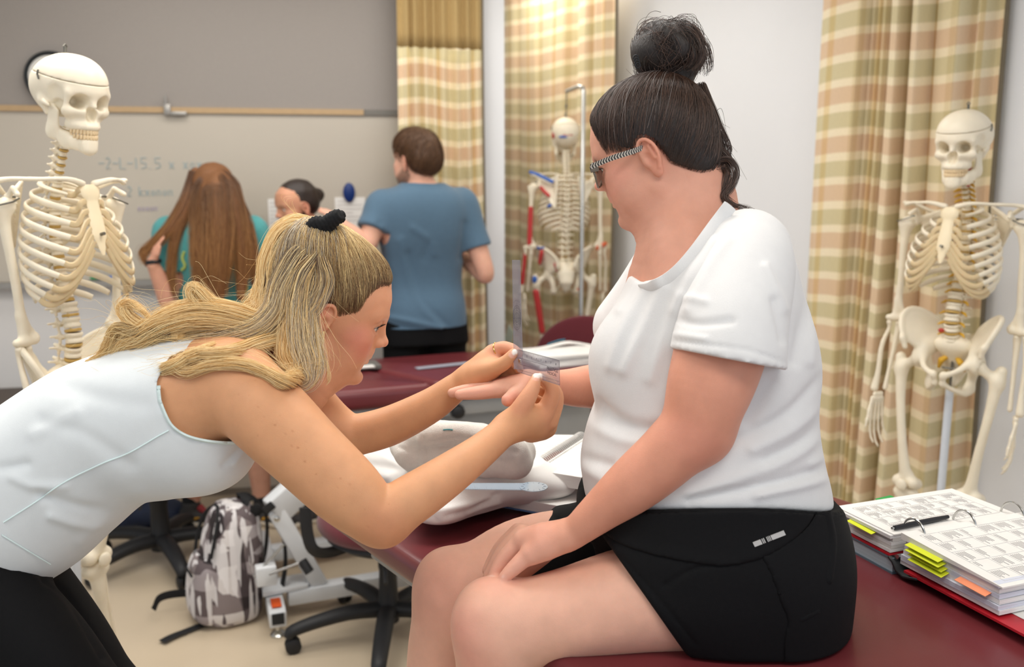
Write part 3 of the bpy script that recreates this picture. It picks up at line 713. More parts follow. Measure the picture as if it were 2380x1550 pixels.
        if hands:
            def hnd(S):
                dn = Vector((.02, 0, -1)).normalized(); sd = Vector((.92, y * .38, 0))
                for a_, b__ in ((-1, 0), (0, 0), (1, 0), (-1.2, -1), (-.1, -1), (1, -1)): S.el(wr + sd * a_ * .012 + dn * (.010 - b__ * .014), (.0085, .0075, .008), k=.005)
                for f in range(4):
                    k0 = wr + dn * .028 + sd * (-.018 + .012 * f); L = (.058, .066, .068, .062)[f]; k1 = k0 + (dn + sd * (-.09 + .06 * f)) * L; cu = Vector((.0, -y * .012, 0))
                    S.chain([k0, k0.lerp(k1, .5), k1], [.0058, .0042, .0058], k=.004)
                    p = k1; d = dn + sd * (-.08 + .05 * f)
                    for s_, ln in enumerate(((.031, .039, .044, .040)[f], (.019, .026, .029, .024)[f], (.016, .018, .019, .018)[f])):
                        d = (d + Vector((.02, -y * .16, 0)) * (s_ + .5)).normalized(); g = p + d * .003; e_ = p + d * ln
                        S.chain([g, g.lerp(e_, .5), e_], [.005 - .0007 * s_, .0035, .0043 - .0008 * s_], k=.002); p = e_ + d * .001
                t0 = wr + dn * .022 + sd * .022; d = (dn + sd * .55 + Vector((0, -y * .25, 0))).normalized(); p = t0
                for s_, ln in enumerate((.044, .031, .023)):
                    S.chain([p, p + d * ln * .5, p + d * ln], [.0058, .0042, .0052 - .001 * s_], k=.002); p = p + d * (ln + .001); d = (d + dn * .25).normalized()
            girdle.append(put('hand', bone(hnd, .0028), m_bone))
        # hip bone
        hj = Vector((.004, y * .086, .885))
        def hip(S):
            W_ = Solid
            # iliac wing: a curved fan of ribs from the socket up to the crest
            crest = [(.052, .125, .955), (.040, .140, .990), (.018, .147, 1.018), (-.012, .143, 1.036), (-.042, .122, 1.036), (-.066, .088, 1.016), (-.080, .055, .982), (-.078, .045, .945)]
            crest = side(crest, y); C_ = spline(crest, 26)
            for q in C_: S.rc(hj + Vector((-.012, -y * .006, .030)), q, .013, .0045, k=.010, sq=((0, 1, 0), .7))
            S.chain(C_, [.0065] * 26, k=.008)
            S.rc(hj + Vector((-.02, -y * .012, .03)), (-.062, y * .042, .935), .020, .017, k=.02, sq=((0, 1, 0), .6))
            S.el(hj + Vector((0, y * .002, .004)), (.032, .026, .032), k=.012)
            S.chain([hj + Vector((.012, -y * .012, .012)), (.052, y * .052, .872), (.066, y * .016, .852)], [.014, .0085, .0095], k=.012, n=8, sq=((0, 0, 1), 1.0))
            S.rc((.066, y * .014, .856), (.058, y * .011, .828), .010, .009, k=.01, sq=((0, 1, 0), .8))
            S.chain([(.058, y * .012, .826), (.030, y * .035, .806), (-.008, y * .055, .794), (-.026, y * .060, .806)], [.0085, .0075, .012, .015], k=.010, n=10)
            S.chain([(-.026, y * .060, .806), (-.030, y * .064, .84), hj + Vector((-.018, -y * .012, -.01))], [.0155, .014, .018], k=.012, n=8)
            S.rc(hj + Vector((.055, y * .038, .068)), hj + Vector((.05, y * .03, .04)), .0075, .008, k=.014)
            S.el(hj + Vector((.002, y * .022, -.004)), (.023, .020, .023), k=.003, op='s')
        o = put('hip_bone', bone(hip, .0040), m_bone)
        if painted:
            pp = [(((-.045, .128, 1.01), (-.03, .135, .96)), .018, m_red), (((-.02, .146, 1.035), (-.05, .118, 1.036)), .009, m_blu), (((-.07, .06, .95), (-.06, .05, .92)), .012, m_red)] if y > 0 else [(((-.03, .066, .815), (.0, .058, .80)), .016, m_org)]
            for (a_, b__), r_, mm in pp: put('muscle_patch', bone(lambda S: S.rc((a_[0], a_[1] * y, a_[2]), (b__[0], b__[1] * y, b__[2]), r_, r_ * .9, sq=((0, 1, 0), .6))), mm, o)
        if not legs: continue
        tr = hj + Vector((-.014, y * .070, -.014)); kn = Vector(A.get('kn' + str(y), (.004, y * .100, .465)))
        def fem(S):
            S.el(hj + Vector((0, y * .006, 0)), (.0225, .0225, .0225)); S.rc(hj + Vector((0, y * .010, -.002)), tr + Vector((.006, -y * .012, -.02)), .0135, .017, k=.012)
            S.rc(tr + Vector((0, 0, .008)), tr + Vector((.004, -y * .004, -.035)), .016, .018, k=.014)
            S.chain([tr + Vector((.006, -y * .008, -.03)), tr.lerp(kn, .3) + Vector((.014, 0, 0)), tr.lerp(kn, .6) + Vector((.018, 0, 0)), tr.lerp(kn, .86) + Vector((.010, 0, 0)), kn + Vector((.0, 0, .02))], [.019, .0145, .0138, .017, .024], k=.014, n=16)
            for q in (-1, 1): S.rc(kn + Vector((.010, y * q * .023, .006)), kn + Vector((-.016, y * q * .025, -.002)), .020, .019, k=.012)
            S.el(kn + Vector((-.03, 0, -.006)), (.02, .010, .022), k=.008, op='s')
        o = put('femur', bone(fem, .0046), m_bone)
        if painted and y > 0: put('muscle_patch', bone(lambda S: S.el(tr + Vector((-.008, y * .004, -.004)), (.016, .015, .022))), m_blu, o); put('muscle_patch', bone(lambda S: S.rc(tr.lerp(kn, .18) + Vector((-.002, y * .006, 0)), tr.lerp(kn, .7), .0175, .0165)), m_red, o)
        an = Vector((-.012, y * .092, .085))
        put('patella', bone(lambda S: S.el(kn + Vector((.040, 0, .002)), (.010, .019, .021))), m_bone)
        put('tibia', bone(lambda S: (S.rc(kn + Vector((0, -y * .020, -.034)), kn + Vector((0, y * .020, -.034)), .021, .021, k=.02), S.chain([kn + Vector((.004, 0, -.04)), kn + Vector((.012, 0, -.09)), kn.lerp(an, .5), an + Vector((0, 0, .03)), an], [.022, .017, .013, .013, .018], k=.014, n=14))), m_bone)
        put('fibula', bone(lambda S: S.chain([kn + Vector((-.014, y * .032, -.055)), kn.lerp(an, .5) + Vector((-.014, y * .03, 0)), an + Vector((-.006, y * .026, -.006))], [.010, .0058, .0095], n=12)), m_bone)
        def foot(S):
            S.el(an + Vector((.006, 0, -.022)), (.026, .02, .018)); S.rc(an + Vector((-.02, 0, -.04)), an + Vector((-.045, 0, -.058)), .019, .02, k=.012)
            for f in range(5):
                a_ = an + Vector((.035, y * (-.016 + .009 * f), -.035)); b__ = an + Vector((.105 - .009 * f, y * (-.022 + .017 * f), -.066)); S.rc(an + Vector((.01, 0, -.03)), a_, .014, .0105, k=.008); S.chain([a_, b__], [.009, .0068], k=.006)
                c_ = b__ + Vector((.040 - .003 * f, y * .003 * (f - 1), -.006)); S.chain([b__, c_, c_ + Vector((.016, 0, -.002))], [.0066, .0055, .0045], k=.003)
        put('foot', bone(foot, .0040), m_bone)
    for o in girdle: o.location.z += dz - .022
    if nerves:
        put('nerve_plexus', bone(lambda S: [S.chain([(-.03, y * .012, .90), (-.02, y * .03, .885), (-.03, y * .04, .86)], [.006, .010, .005]) for y in (-1, 1)], .003), m_nerve)
        for y in (-1, 1):
            b = MB(); b.tube([(.006, y * .018, 1.47 + dh), (.008, y * .019, 1.50 + dh), (.006, y * .02, 1.54 + dh)], .0042, 6); b.build('artery', m_art, R)
        put('disc_bulge', bone(lambda S: S.el((.012, -.024, .985), (.008, .01, .008))), m_art)
    return R
def stand(parent, kind, raise_):
    """pelvis-mounted pole or hanging pole with castor base; z is relative to the skeleton's own foot level"""
    b = MB(); base_z = -raise_
    if kind == 'pelvis':
        b.tube([(-.020, 0, base_z + .06), (-.030, 0, .80)], .0125, 14); b.build('pole', m_pole, parent)
        r = MB(); r.tube([(-.030, 0, .79), (-.036, 0, .93)], .0045, 8); r.tube([(-.032, -.03, .86), (-.032, .03, .86)], .0035, 8); r.build('rod', m_dkmetal, parent); hub = (-.02, 0)
    else:
        P = [(-.22, 0.02, base_z + .06), (-.22, .02, 1.75), (-.21, .02, 1.79), (-.18, .01, 1.80), (-.02, 0, 1.79)]
        b.tube([(-.16, -.065, base_z + .06), (-.16, -.065, 1.82), (-.15, -.062, 1.842), (-.12, -.045, 1.85), (-.02, .0, 1.835)], .011, 12); b.build('pole', m_metal, parent)
        r = MB(); r.tube([(-.02, 0, 1.83), (-.012, 0, 1.705)], .003, 8); r.lathe([(.004, 0), (.007, .01), (.004, .02)], Matrix.Translation((-.015, 0, 1.75)), 8); r.build('hanger', m_dkmetal, parent); hub = (-.16, -.065)
    for i in range(5):
        a = 2 * pi * i / 5 + .3; e = (hub[0] + .27 * cos(a), hub[1] + .27 * sin(a))
        l = MB(); l.tube([(hub[0], hub[1], base_z + .085), (e[0], e[1], base_z + .062)], [.018, .012], 8); o = l.build('base_leg', m_dkmetal, parent)
        c = MB(); c.lathe([(0, -.012), (.024, -.012), (.026, 0), (.024, .012), (0, .012)], Matrix.Translation((e[0], e[1], base_z + .026)) @ Matrix.Rotation(pi / 2, 4, 'X'), 14); c.tube([(e[0], e[1], base_z + .026), (e[0], e[1], base_z + .065)], .006, 6); c.build('castor', MATS['black_plastic'], o)
def place(o, px, py, Y, zlocal, yaw):
    """put local height zlocal (on the spine line) at the seen point"""
    p = at(px, py, Y); o.location = (p.x, p.y, p.z - zlocal); o.rotation_euler = (0, 0, yaw); return p.z - zlocal
sk1 = make_skeleton('skeleton', 'big ivory skeleton with amber rib cartilage standing nearest, beside the bending woman', radians(-5), arm={'sh': .150, 'el1': (-.03, .160, 1.05), 'el-1': (.0, -.135, 1.05), 'wr1': (.03, .17, .80), 'wr-1': (.05, -.13, .80), 'kn1': (-.03, .062, .425), 'kn-1': (.0, -.10, .425)}, sk=1.03)
r1 = place(sk1, 158, 124, 2.2, 1.662, radians(-27)); sk1.scale = (.965,) * 3; r1 /= .965; sk1.rotation_euler = (Matrix.Rotation(.045, 3, 'Y') @ Matrix.Rotation(radians(-27), 3, 'Z')).to_euler(); sk1.location.x -= .085; stand(sk1, 'pelvis', r1)
sk2 = make_skeleton('skeleton', 'ivory skeleton with yellow spinal nerves in front of the wide plaid curtain', radians(3), nerves=True, sk=.92)
r2 = place(sk2, 2252, 256, 2.85, 1.657, radians(-138)); stand(sk2, 'pelvis', r2)
sk3 = make_skeleton('skeleton', 'skeleton seen from behind with red and blue painted muscle areas, hanging from a chrome pole', 0, painted=True)
r3 = place(sk3, 1315, 275, 4.9, 1.70, radians(95)); stand(sk3, 'hang', r3)
# ================================================================ treatment tables
m_vinyl = mat('maroon_vinyl', '6a2a2e', .34, .08, 6, .05, 400, coat=.1)
m_white = mat('white_metal', 'd9dbdd', .35, .03, 8)
m_grey = mat('grey_metal', '9b9c9c', .4, .04, 8)
m_black = mat('black_rubber', '1d1d1f', .55, .08, 40)
m_fab = mat('maroon_cloth', '5e1a24', .9, .12, 300, .3, 900, sheen=.3)
def pad(name, poly, z, th, m, parent, r=.022):
    """rounded upholstered slab over a polygon (counter-clockwise)"""
    bm = bmesh.new(); vs = [bm.verts.new((x, y, z)) for x, y in poly]; f = bm.faces.new(vs); f.normal_update()
    if f.normal.z < 0: f.normal_flip()
    q = bmesh.ops.extrude_face_region(bm, geom=[f])
    for v in q['geom']:
        if isinstance(v, bmesh.types.BMVert): v.co.z -= th
    bmesh.ops.recalc_face_normals(bm, faces=bm.faces)
    bmesh.ops.bevel(bm, geom=[e for e in bm.edges if abs(e.verts[0].co.z - e.verts[1].co.z) > .01], offset=.05, segments=6, affect='EDGES', profile=.5)
    bmesh.ops.bevel(bm, geom=[e for e in bm.edges if abs(e.verts[0].co.z - e.verts[1].co.z) < .001 and len(e.link_faces) == 2 and e.calc_face_angle(0) > .5], offset=r, segments=5, affect='EDGES', profile=.5)
    me = bpy.data.meshes.new(name); bm.to_mesh(me); bm.free(); me.materials.append(m)
    me.polygons.foreach_set('use_smooth', [True] * len(me.polygons))
    try: me.set_sharp_from_angle(angle=radians(60))
    except Exception: pass
    o = bpy.data.objects.new(name, me); COL.objects.link(o); o.parent = parent; return o
TZ = .91
TA = Vector((-.405, 1.885)); TU = Vector((.582, -.813)); TN = Vector((.813, .582)); TL, TW = 2.0, .92
def tp(a, b): return TA + TU * a + TN * b
ctr = tp(TL / 2, TW / 2)
t1 = empty('treatment_table', (ctr.x, ctr.y, 0), 0, 'wide maroon vinyl treatment table that the woman in black shorts sits on', 'table')
pad('table_pad', [tuple(tp(a, b) - ctr) for a, b in ((0, 0), (TL, 0), (TL, TW), (0, TW))], TZ, .055, m_vinyl, t1, .02)
RT = Matrix.Rotation(atan2(TU.y, TU.x), 3, 'Z')
fr = MB()
for b in (.08, TW - .08): q = tp(TL / 2, b) - ctr; fr.box((q.x, q.y, TZ - .085), (TL - .2, .04, .05), RT, .004)
for a in (.12, TL - .12): q = tp(a, TW / 2) - ctr; fr.box((q.x, q.y, TZ - .085), (.04, TW - .2, .05), RT, .004)
fr.build('table_frame', m_grey, t1)
for a in (.75, 1.55):
    for b in (.25, .67):
        q = tp(a, b) - ctr; box('leg', (q.x, q.y, .44), (.06, .06, .74), m_grey, t1, RT, .005)
for b in (.25, .67):
    q = tp(1.15, b) - ctr; box('floor_rail', (q.x, q.y, .055), (1.4, .07, .06), m_grey, t1, RT, .006)

# second table behind
Z2 = .80; FA = Vector((-.95, 3.21)); FU = Vector((.93, .37)).normalized(); FN = Vector((-FU.y, FU.x)); FL, FW = 1.44, .56
def fp(a, b): return FA + FU * a + FN * b
c2 = fp(FL / 2, FW / 2)
t2 = empty('treatment_table', (c2.x, c2.y, 0), 0, 'maroon treatment table on white lifting base standing behind the two women', 'table')
g0, g1 = .72, .42     # the gap between the sections, front and back
def P2(L): return [tuple(fp(a, b) - c2) for a, b in L]
o = pad('table_pad', P2([(0, 0), (g0 - .004, 0), (g1 - .004, FW), (0, FW)]), Z2, .085, m_vinyl, t2, .03)
o = pad('table_pad', P2([(g0 + .004, 0), (FL, 0), (FL, FW), (g1 + .004, FW)]), Z2 + .004, .085, m_vinyl, t2, .03)
RF = Matrix.Rotation(atan2(FU.y, FU.x), 3, 'Z')
def l2(a, b, z): q = fp(a, b) - c2; return Vector((q.x, q.y, z))
fr = MB()
for b in (.06, FW - .06): fr.box(l2(FL / 2, b, Z2 - .115), (FL - .08, .05, .06), RF, .004)
for a in (.1, .75, FL - .1): fr.box(l2(a, FW / 2, Z2 - .115), (.05, FW - .1, .05), RF, .004)
fr.build('table_frame', m_grey, t2)
box('side_panel', l2(1.0, .10, .50), (.84, .02, .36), m_grey, t2, RF, .004)
kb = MB().lathe([(0, 0), (.026, 0), (.03, .008), (.026, .028), (.016, .034), (0, .034)], Matrix.Translation(l2(.80, .028, Z2 - .125)) @ RF.to_4x4() @ Matrix.Rotation(pi / 2, 4, 'X'), 10)
kb.build('knob', m_black, t2)
b = MB(); b.tube([l2(.62 + .02 * cos(t), .026, Z2 - .11 + .02 * sin(t)) for t in np.linspace(0, pi, 8)], .004, 6); b.build('pull_ring', m_metal, t2)
# white base: floor rail, cross foot with levelling foot, lift arms, gas strut, handle
w0 = pt(655, 1408, 3.20); w1 = pt(962, 1352, 3.56)
def W2(px, py, D): return pt(px, py, D) - Vector((c2.x, c2.y, 0))
def beam(name, a, b, w, h, m, parent, bev=.004):
    a, b = Vector(a), Vector(b); d = b - a; x = d.normalized(); z = Vector((0, 0, 1)); y = z.cross(x).normalized() if abs(x.z) < .95 else Vector((0, 1, 0)); z = x.cross(y)
    return MB().box((a + b) / 2, (d.length, w, h), basis(x, y, z), bev).build(name, m, parent)
g = lambda px, py, z: onz(px, py, z) - Vector((c2.x, c2.y, 0))
ra = g(668, 1385, .075); rb = ra + Vector((FU.x, FU.y, 0)) * 1.0
beam('floor_rail', ra, rb, .06, .055, m_white, t2)
rc_ = ra + Vector((FN.x, FN.y, 0)) * .42; beam('floor_rail', rc_, rc_ + Vector((FU.x, FU.y, 0)) * 1.0, .06, .055, m_white, t2)
f0 = g(646, 1432, .085); f1 = ra + Vector((FN.x, FN.y, 0)) * .62 + Vector((-.02, 0, 0))
dr = (f1 - f0); dr.z = 0; dr.normalize()
ft = MB(); ft.box((f0 + f1) / 2 + Vector((0, 0, -.01)), ((f1 - f0).length, .058, .055), basis(dr, Vector((-dr.y, dr.x, 0)), Vector((0, 0, 1))), .004)
fo = ft.build('cross_foot', m_white, t2)
nn = -dr
MB().box(f0 + nn * .0015 + Vector((0, 0, -.01)), (.004, .042, .04), basis(dr, Vector((-dr.y, dr.x, 0)), Vector((0, 0, 1)))).build('tube_opening', mat('dark_opening', '2a2a2a', .8), fo)
MB().box(f0 + dr * .07 + Vector((0, 0, .0185)), (.075, .034, .001), basis(dr, Vector((-dr.y, dr.x, 0)), Vector((0, 0, 1)))).build('orange_sticker', mat('orange_sticker', 'd8571f', .5), fo)
MB().lathe([(0, 0), (.026, 0), (.028, .006), (.02, .014), (.008, .018), (.008, .05), (0, .05)], Matrix.Translation((f0.x + dr.x * .03, f0.y + dr.y * .03, 0)), 16).build('levelling_foot', m_metal, fo)
pl = MB().prism([(-.09, -.06), (.07, -.05), (.10, .0), (.07, .06), (-.08, .06)], .0, .012, Matrix.Translation((ra.x - .01, ra.y + .02, .105)) @ Matrix.Rotation(.4, 4, 'Z')); pl.build('foot_plate', m_white, t2)
la = ra + Vector((FU.x, FU.y, 0)) * .12; lb = W2(640, 1185, 3.30); 
arm_ = beam('lift_arm', la + Vector((0, 0, .02)), lb, .04, .062, m_white, t2, .012)
lc = W2(760, 1075, 3.42)
beam('lift_arm', lb + Vector((-.01, 0, -.01)), lc, .06, .11, m_white, t2, .01)
for px, py in ((644, 1205),):
    q = W2(px, py, 3.255); MB().lathe([(0, 0), (.012, 0), (.012, .006), (.007, .008), (.007, .012), (0, .012)], Matrix.Translation(q) @ Matrix.Rotation(pi / 2, 4, 'X'), 12).build('bolt', m_metal, t2)
box('end_cap', W2(625, 1180, 3.262), (.042, .01, .03), m_black, t2, Matrix.Rotation(-.7, 3, 'Y'), .003)
s_ = MB(); s_.tube([W2(590, 1340, 3.22), W2(660, 1265, 3.25)], .0045, 8); s_.tube([W2(625, 1335, 3.2), W2(712, 1303, 3.24)], .005, 8); s_.build('strut', m_metal, t2)
h_ = MB(); h_.tube([W2(702, 1303, 3.24), W2(720, 1330, 3.23)], .017, 12); h_.build('handle', m_black, t2)
box('hinge_block', W2(618, 1335, 3.24), (.07, .05, .07), m_white, t2, RF, .006)

# ---------------------------------------------------------------- swivel chairs
def star_base(R, cz, n, rot, reach, thick=1.0, droop=.03):
    MB().lathe([(0, .055), (.036 * thick, .06), (.038 * thick, .13), (.034 * thick, .14), (.030 * thick, .25), (.033 * thick, .26), (.033 * thick, .275), (.027 * thick, .28), (.026 * thick, cz), (0, cz)], None, 24).build('gas_column', m_black, R)
    for i in range(n):
        a = rot + 2 * pi * i / n; d = Vector((cos(a), sin(a), 0))
        P = [d * .02 + Vector((0, 0, .105)), d * reach * .4 + Vector((0, 0, .112)), d * reach * .75 + Vector((0, 0, .098)), d * reach + Vector((0, 0, .078)), d * (reach + .012) + Vector((0, 0, .06))]
        l = MB(); l.tube([tuple(q[:3]) for q in spline([tuple(p) for p in P], 12)], list(np.linspace(.034, .022, 12) * thick), 12, flat=(.8, 1), up=(0, 0, 1)); o = l.build('base_leg', m_black, R)
        c = MB(); e = d * reach; sd = Vector((-d.y, d.x, 0))
        for k in (-1, 1): c.lathe([(0, -.009), (.022, -.009), (.027, -.005), (.027, .006), (.02, .01), (0, .01)], Matrix.Translation((e.x + sd.x * .012 * k, e.y + sd.y * .012 * k, .0275)) @ basis(d, Vector((0, 0, 1)), sd).to_4x4(), 16)
        c.box((e.x, e.y, .045), (.03, .02, .022), RZ(a), .004)
        c.build('castor', m_black, o)
def seat_shape(rx, ry, zc, th):
    S = Solid(.008); S.el((0, 0, zc), (rx, ry, th)); S.cut((0, 0, zc - th * .55), (0, 0, -1), k=.02); S.cut((0, 0, zc + th * .5), (0, 0, 1), k=.03); return S
def swivel_chair(lab, x, y, rz, base_rot, reach, back=None, sz=.45, thick=1.0):
    R = empty('swivel_chair', (x, y, 0), rz, lab, 'chair')
    star_base(R, sz - .06, 5, base_rot, reach, thick)
    seat_shape(.235, .225, sz, .085).build('seat', m_fab, R)
    s_ = MB(); s_.lathe([(0, sz - .085), (.16, sz - .08), (.205, sz - .05), (.2, sz - .04), (0, sz - .045)], None, 28); s_.build('seat_shell', m_black, R)
    box('mechanism', (0, 0, sz - .095), (.2, .12, .04), m_black, R, None, .01)
    l = MB(); l.tube([(0, -.05, sz - .09), (.02, -.2, sz - .1), (.03, -.26, sz - .12)], .007, 8); l.build('lever', m_black, R)
    if back is not None:
        b = MB(); b.tube([tuple(q) for q in spline([(-.12, 0, sz - .09), (-.25, 0, sz - .10), (-.285, 0, sz - .03), (-.285, 0, sz + .2)], 14)], .022, 10, flat=(.5, 1.4), up=lambda i, p: (1, 0, .3)); b.build('back_bar', m_black, R)
        S = Solid(.008); w, h, zc = back; S.el((-.262, 0, zc), (.042, w, h), k=.02); S.build('backrest', m_fab, R)
        S = Solid(.008); S.el((-.282, 0, zc), (.036, w * 1.02, h * 1.02), k=.02); S.cut((-.276, 0, zc), (1, 0, 0), k=.01); S.build('back_shell', m_fab, R)
        p = MB(); p.tube([(-.275, w * .985 * cos(t), zc + h * .985 * sin(t)) for t in np.linspace(0, 2 * pi, 40)[:-1]], .007, 6, closed=True); p.build('piping', mat('maroon_piping', '7a2a35', .8, sheen=.3), R)
    return R
q = onz(378, 1306, 0); swivel_chair('swivel stool on a black five-star base left of the grey plaid backpack', q.x, q.y, 0, radians(-55), .30, thick=1.12)
q = onz(905, 1478, 0)
ch = swivel_chair('maroon swivel stool under the pillow end of the near table', q.x, q.y, 0, radians(-88), .33, sz=.435, thick=1.0)
b = MB(); b.tube([tuple(v) for v in spline([(-.10, -.05, .365), (-.17, -.12, .362), (-.215, -.16, .385), (-.235, -.16, .44), (-.24, -.155, .53)], 16)], .017, 10, flat=(.5, 1.2), up=(0, 1, 0)); b.build('side_bracket', m_black, ch)
q = at(1362, 800, 4.38)
swivel_chair('maroon chair with round backrest behind the papers on the far table', q.x + .07, q.y + .27, radians(76), .55, .27, back=(.26, .245, .675))

# ---------------------------------------------------------------- backpack on the floor
def plaid_bag():
    m = bpy.data.materials.new('grey_plaid_print'); m.use_nodes = True; nt = m.node_tree; N, L = nt.nodes, nt.links
    b = N['Principled BSDF']; b.inputs['Roughness'].default_value = .7
    tc = N.new('ShaderNodeTexCoord'); prev = None
    for i, (sc, c0, c1, lo, hi, rot) in enumerate((((14, 9, 5), 'd8d2d0', '9a9092', .42, .5, .25), ((26, 12, 3.2), 'ffffff', '4a363f', .56, .6, .15), ((5, 8, 30), 'ffffff', '8c7f80', .6, .63, -.2), ((60, 30, 6), '000000', 'e8e4e4', .64, .66, .3))):
        mp = N.new('ShaderNodeMapping'); mp.inputs['Scale'].default_value = sc; mp.inputs['Rotation'].default_value = (0, rot, .3); L.new(tc.outputs['Object'], mp.inputs[0])
        v = N.new('ShaderNodeTexVoronoi'); v.distance = 'CHEBYCHEV'; v.inputs['Scale'].default_value = 1; L.new(mp.outputs[0], v.inputs['Vector'])
        s = N.new('ShaderNodeSeparateColor'); L.new(v.outputs['Color'], s.inputs[0])
        r = N.new('ShaderNodeValToRGB'); e = r.color_ramp.elements; e[0].position = lo; e[1].position = hi; e[0].color = (*lin(c0), 1); e[1].color = (*lin(c1), 1); L.new(s.outputs[0], r.inputs[0])
        if prev is None: prev = r.outputs[0]
        else:
            mx = N.new('ShaderNodeMix'); mx.data_type = 'RGBA'; mx.blend_type = 'MULTIPLY' if i < 3 else 'LIGHTEN'; mx.inputs[0].default_value = .9 if i < 3 else .8
            L.new(prev, mx.inputs[6]); L.new(r.outputs[0], mx.inputs[7]); prev = mx.outputs[2]
    L.new(prev, b.inputs['Base Color']); return m
m_bag = plaid_bag(); m_strap = mat('black_webbing', '18181a', .8, .1, 300, .3, 800)
q = onz(543, 1442, 0)
bp_ = empty('backpack', (q.x - .01, q.y + .06, 0), radians(212), 'grey and purple plaid backpack standing on the floor', 'backpack')
S = Solid(.006)
S.loft(Matrix(), [.0, .02, .08, .2, .31, .38, .415, .425], [.10, .125, .13, .115, .095, .07, .05, .02], [-.05, -.08, -.09, -.10, -.10, -.09, -.07, -.04], [.09, .125, .135, .13, .12, .105, .08, .03], n=2.8)
S.build('bag_body', m_bag, bp_)
S = Solid(.006); S.loft(Matrix(), [.01, .03, .1, .2, .24, .25], [.10, .155, .165, .15, .13, .10], [.05] * 6, [.07, .105, .11, .105, .09, .05], n=2.6); S.build('front_pocket', m_bag, bp_)
def strap(name, P, r=.012, fl=(.18, 1.3), up=(1, 0, 0), parent=bp_):
    b = MB(); b.tube([tuple(v) for v in spline(P, 24)], r, 8, flat=fl, up=up); return b.build(name, m_strap, parent)
strap('shoulder_strap', [(-.05, .08, .41), (-.10, .10, .40), (-.15, .11, .32), (-.16, .11, .2), (-.13, .11, .06)], .017)
strap('shoulder_strap', [(-.05, -.08, .41), (-.12, -.09, .39), (-.16, -.10, .3), (-.15, -.11, .16), (-.1, -.11, .05)], .017)
strap('top_handle', [(-.04, -.045, .41), (-.05, -.03, .44), (-.05, .03, .44), (-.04, .045, .41)], .012, up=(0, 0, 1))
zp = MB()
zp.tube([tuple(v) for v in spline([(.118, -.105, .16), (.098, -.105, .28), (.072, -.085, .37), (.045, -.03, .415), (.05, .03, .412), (.075, .085, .36), (.1, .1, .27)], 30)], .006, 6)
zp.tube([tuple(v) for v in spline([(.13, -.105, .12), (.148, -.09, .17), (.158, -.03, .2), (.158, .05, .2)], 14)], .005, 6); zp.build('zip', m_strap, bp_)
strap('strap_tail', [(.10, -.10, .06), (.17, -.11, .075), (.24, -.10, .08), (.27, -.08, .05)], .013, (1.2, .16), up=(0, 0, 1))
strap('strap_tail', [(.10, .04, .012), (.18, .06, .01), (.24, .08, .012), (.28, .10, .012)], .014, (.16, 1.2), up=(0, 0, 1))
# dark blue bag further back
q = onz(285, 1217, 0)
nb = empty('bag', (q.x, q.y, 0), .3, 'slumped navy blue bag on the floor behind the skeleton', 'bag')
m_navy = mat('navy_nylon', '1c2740', .7, .25, 25, .5, 40)
S = Solid(.008); S.el((0, 0, .06), (.2, .15, .09), k=.03); S.el((.05, 0, .13), (.13, .1, .09), k=.05); S.el((.16, -.03, .05), (.12, .12, .06), k=.04); S.el((-.1, .02, .12), (.1, .1, .08), k=.04); S.cut((0, 0, .004), (0, 0, -1)); S.build('bag_body', m_navy, nb)
strap('strap', [(.1, -.13, .02), (.2, -.16, .012), (.3, -.14, .012), (.34, -.1, .012)], .014, (.2, 1.2), (0, 0, 1), nb)
# ================================================================ people
def skin_mat(name, spec=.35, rough=.48):
    m = mat(name, 'ffffff', rough, .06, 34, .2, 1000, attr=True, sss=.22, spec=spec); return m
m_skin = skin_mat('skin')
def frame(o, fwd, up):
    """4x4 with x = forward, y = left, z = up"""
    z = Vector(up).normalized(); x = Vector(fwd); x = (x - z * x.dot(z)).normalized(); y = z.cross(x)
    M = basis(x, y, z).to_4x4(); M.translation = Vector(o); return M
CAMP = Vector((0, 0, CAMZ))
def ray(px, py): return (pt(px, py, 1) - CAMP)
def sag(M, px, py, y=0):
    Mi = M.inverted(); a = Mi @ CAMP; b = Mi.to_3x3() @ ray(px, py); t = (y - a.y) / b.y; q = a + b * t; return q.x, q.z
def proj(V):
    V = np.asarray(V, float) - np.array([0, 0, CAMZ]); D = V[:, 1] * CT - V[:, 2] * ST; U = V[:, 1] * ST + V[:, 2] * CT
    return 1190 + F * V[:, 0] / D, 775 - F * U / D, D
def loft_px(S, M, rows, k=.01, n=2.2, grow=0.0, op='u'):
    z, xf, xb, w, yc = [], [], [], [], []
    for r in rows:
        (fx, fz), (bx, bz) = sag(M, *r[0]), sag(M, *r[1]); z.append((fz + bz) / 2); xf.append(fx + grow); xb.append(bx - grow); w.append(r[2] + grow); yc.append(r[3] if len(r) > 3 else 0)
    z[int(np.argmax(z))] += grow; z[int(np.argmin(z))] -= grow
    return S.loft(M, z, xf, xb, w, k=k, n=n, op=op, yc=yc)
def chain_px(S, P, k=.012, grow=0.0, n=None, sq=None, op='u'):
    """P: (px, py, D, radius in px)"""
    return S.chain([pt(*q[:3]) for q in P], [q[3] * q[2] / F + grow for q in P], k=k, n=n, sq=sq, op=op)
def joinm(parts):
    V = []; Q = []; C = []; b = 0
    for v, q, c in parts: V.append(v); Q.append(q + b); C.append(c); b += len(v)
    return np.vstack(V), np.vstack(Q), np.vstack(C)
def paint(V, base, marks):
    C = np.tile(np.array(lin(base)), (len(V), 1))
    for a, b, r, soft, col, s in marks:
        w = (near(V, a, b, r, soft) * s)[:, None]; C = C * (1 - w) + np.array(lin(col))[None] * w
    return C
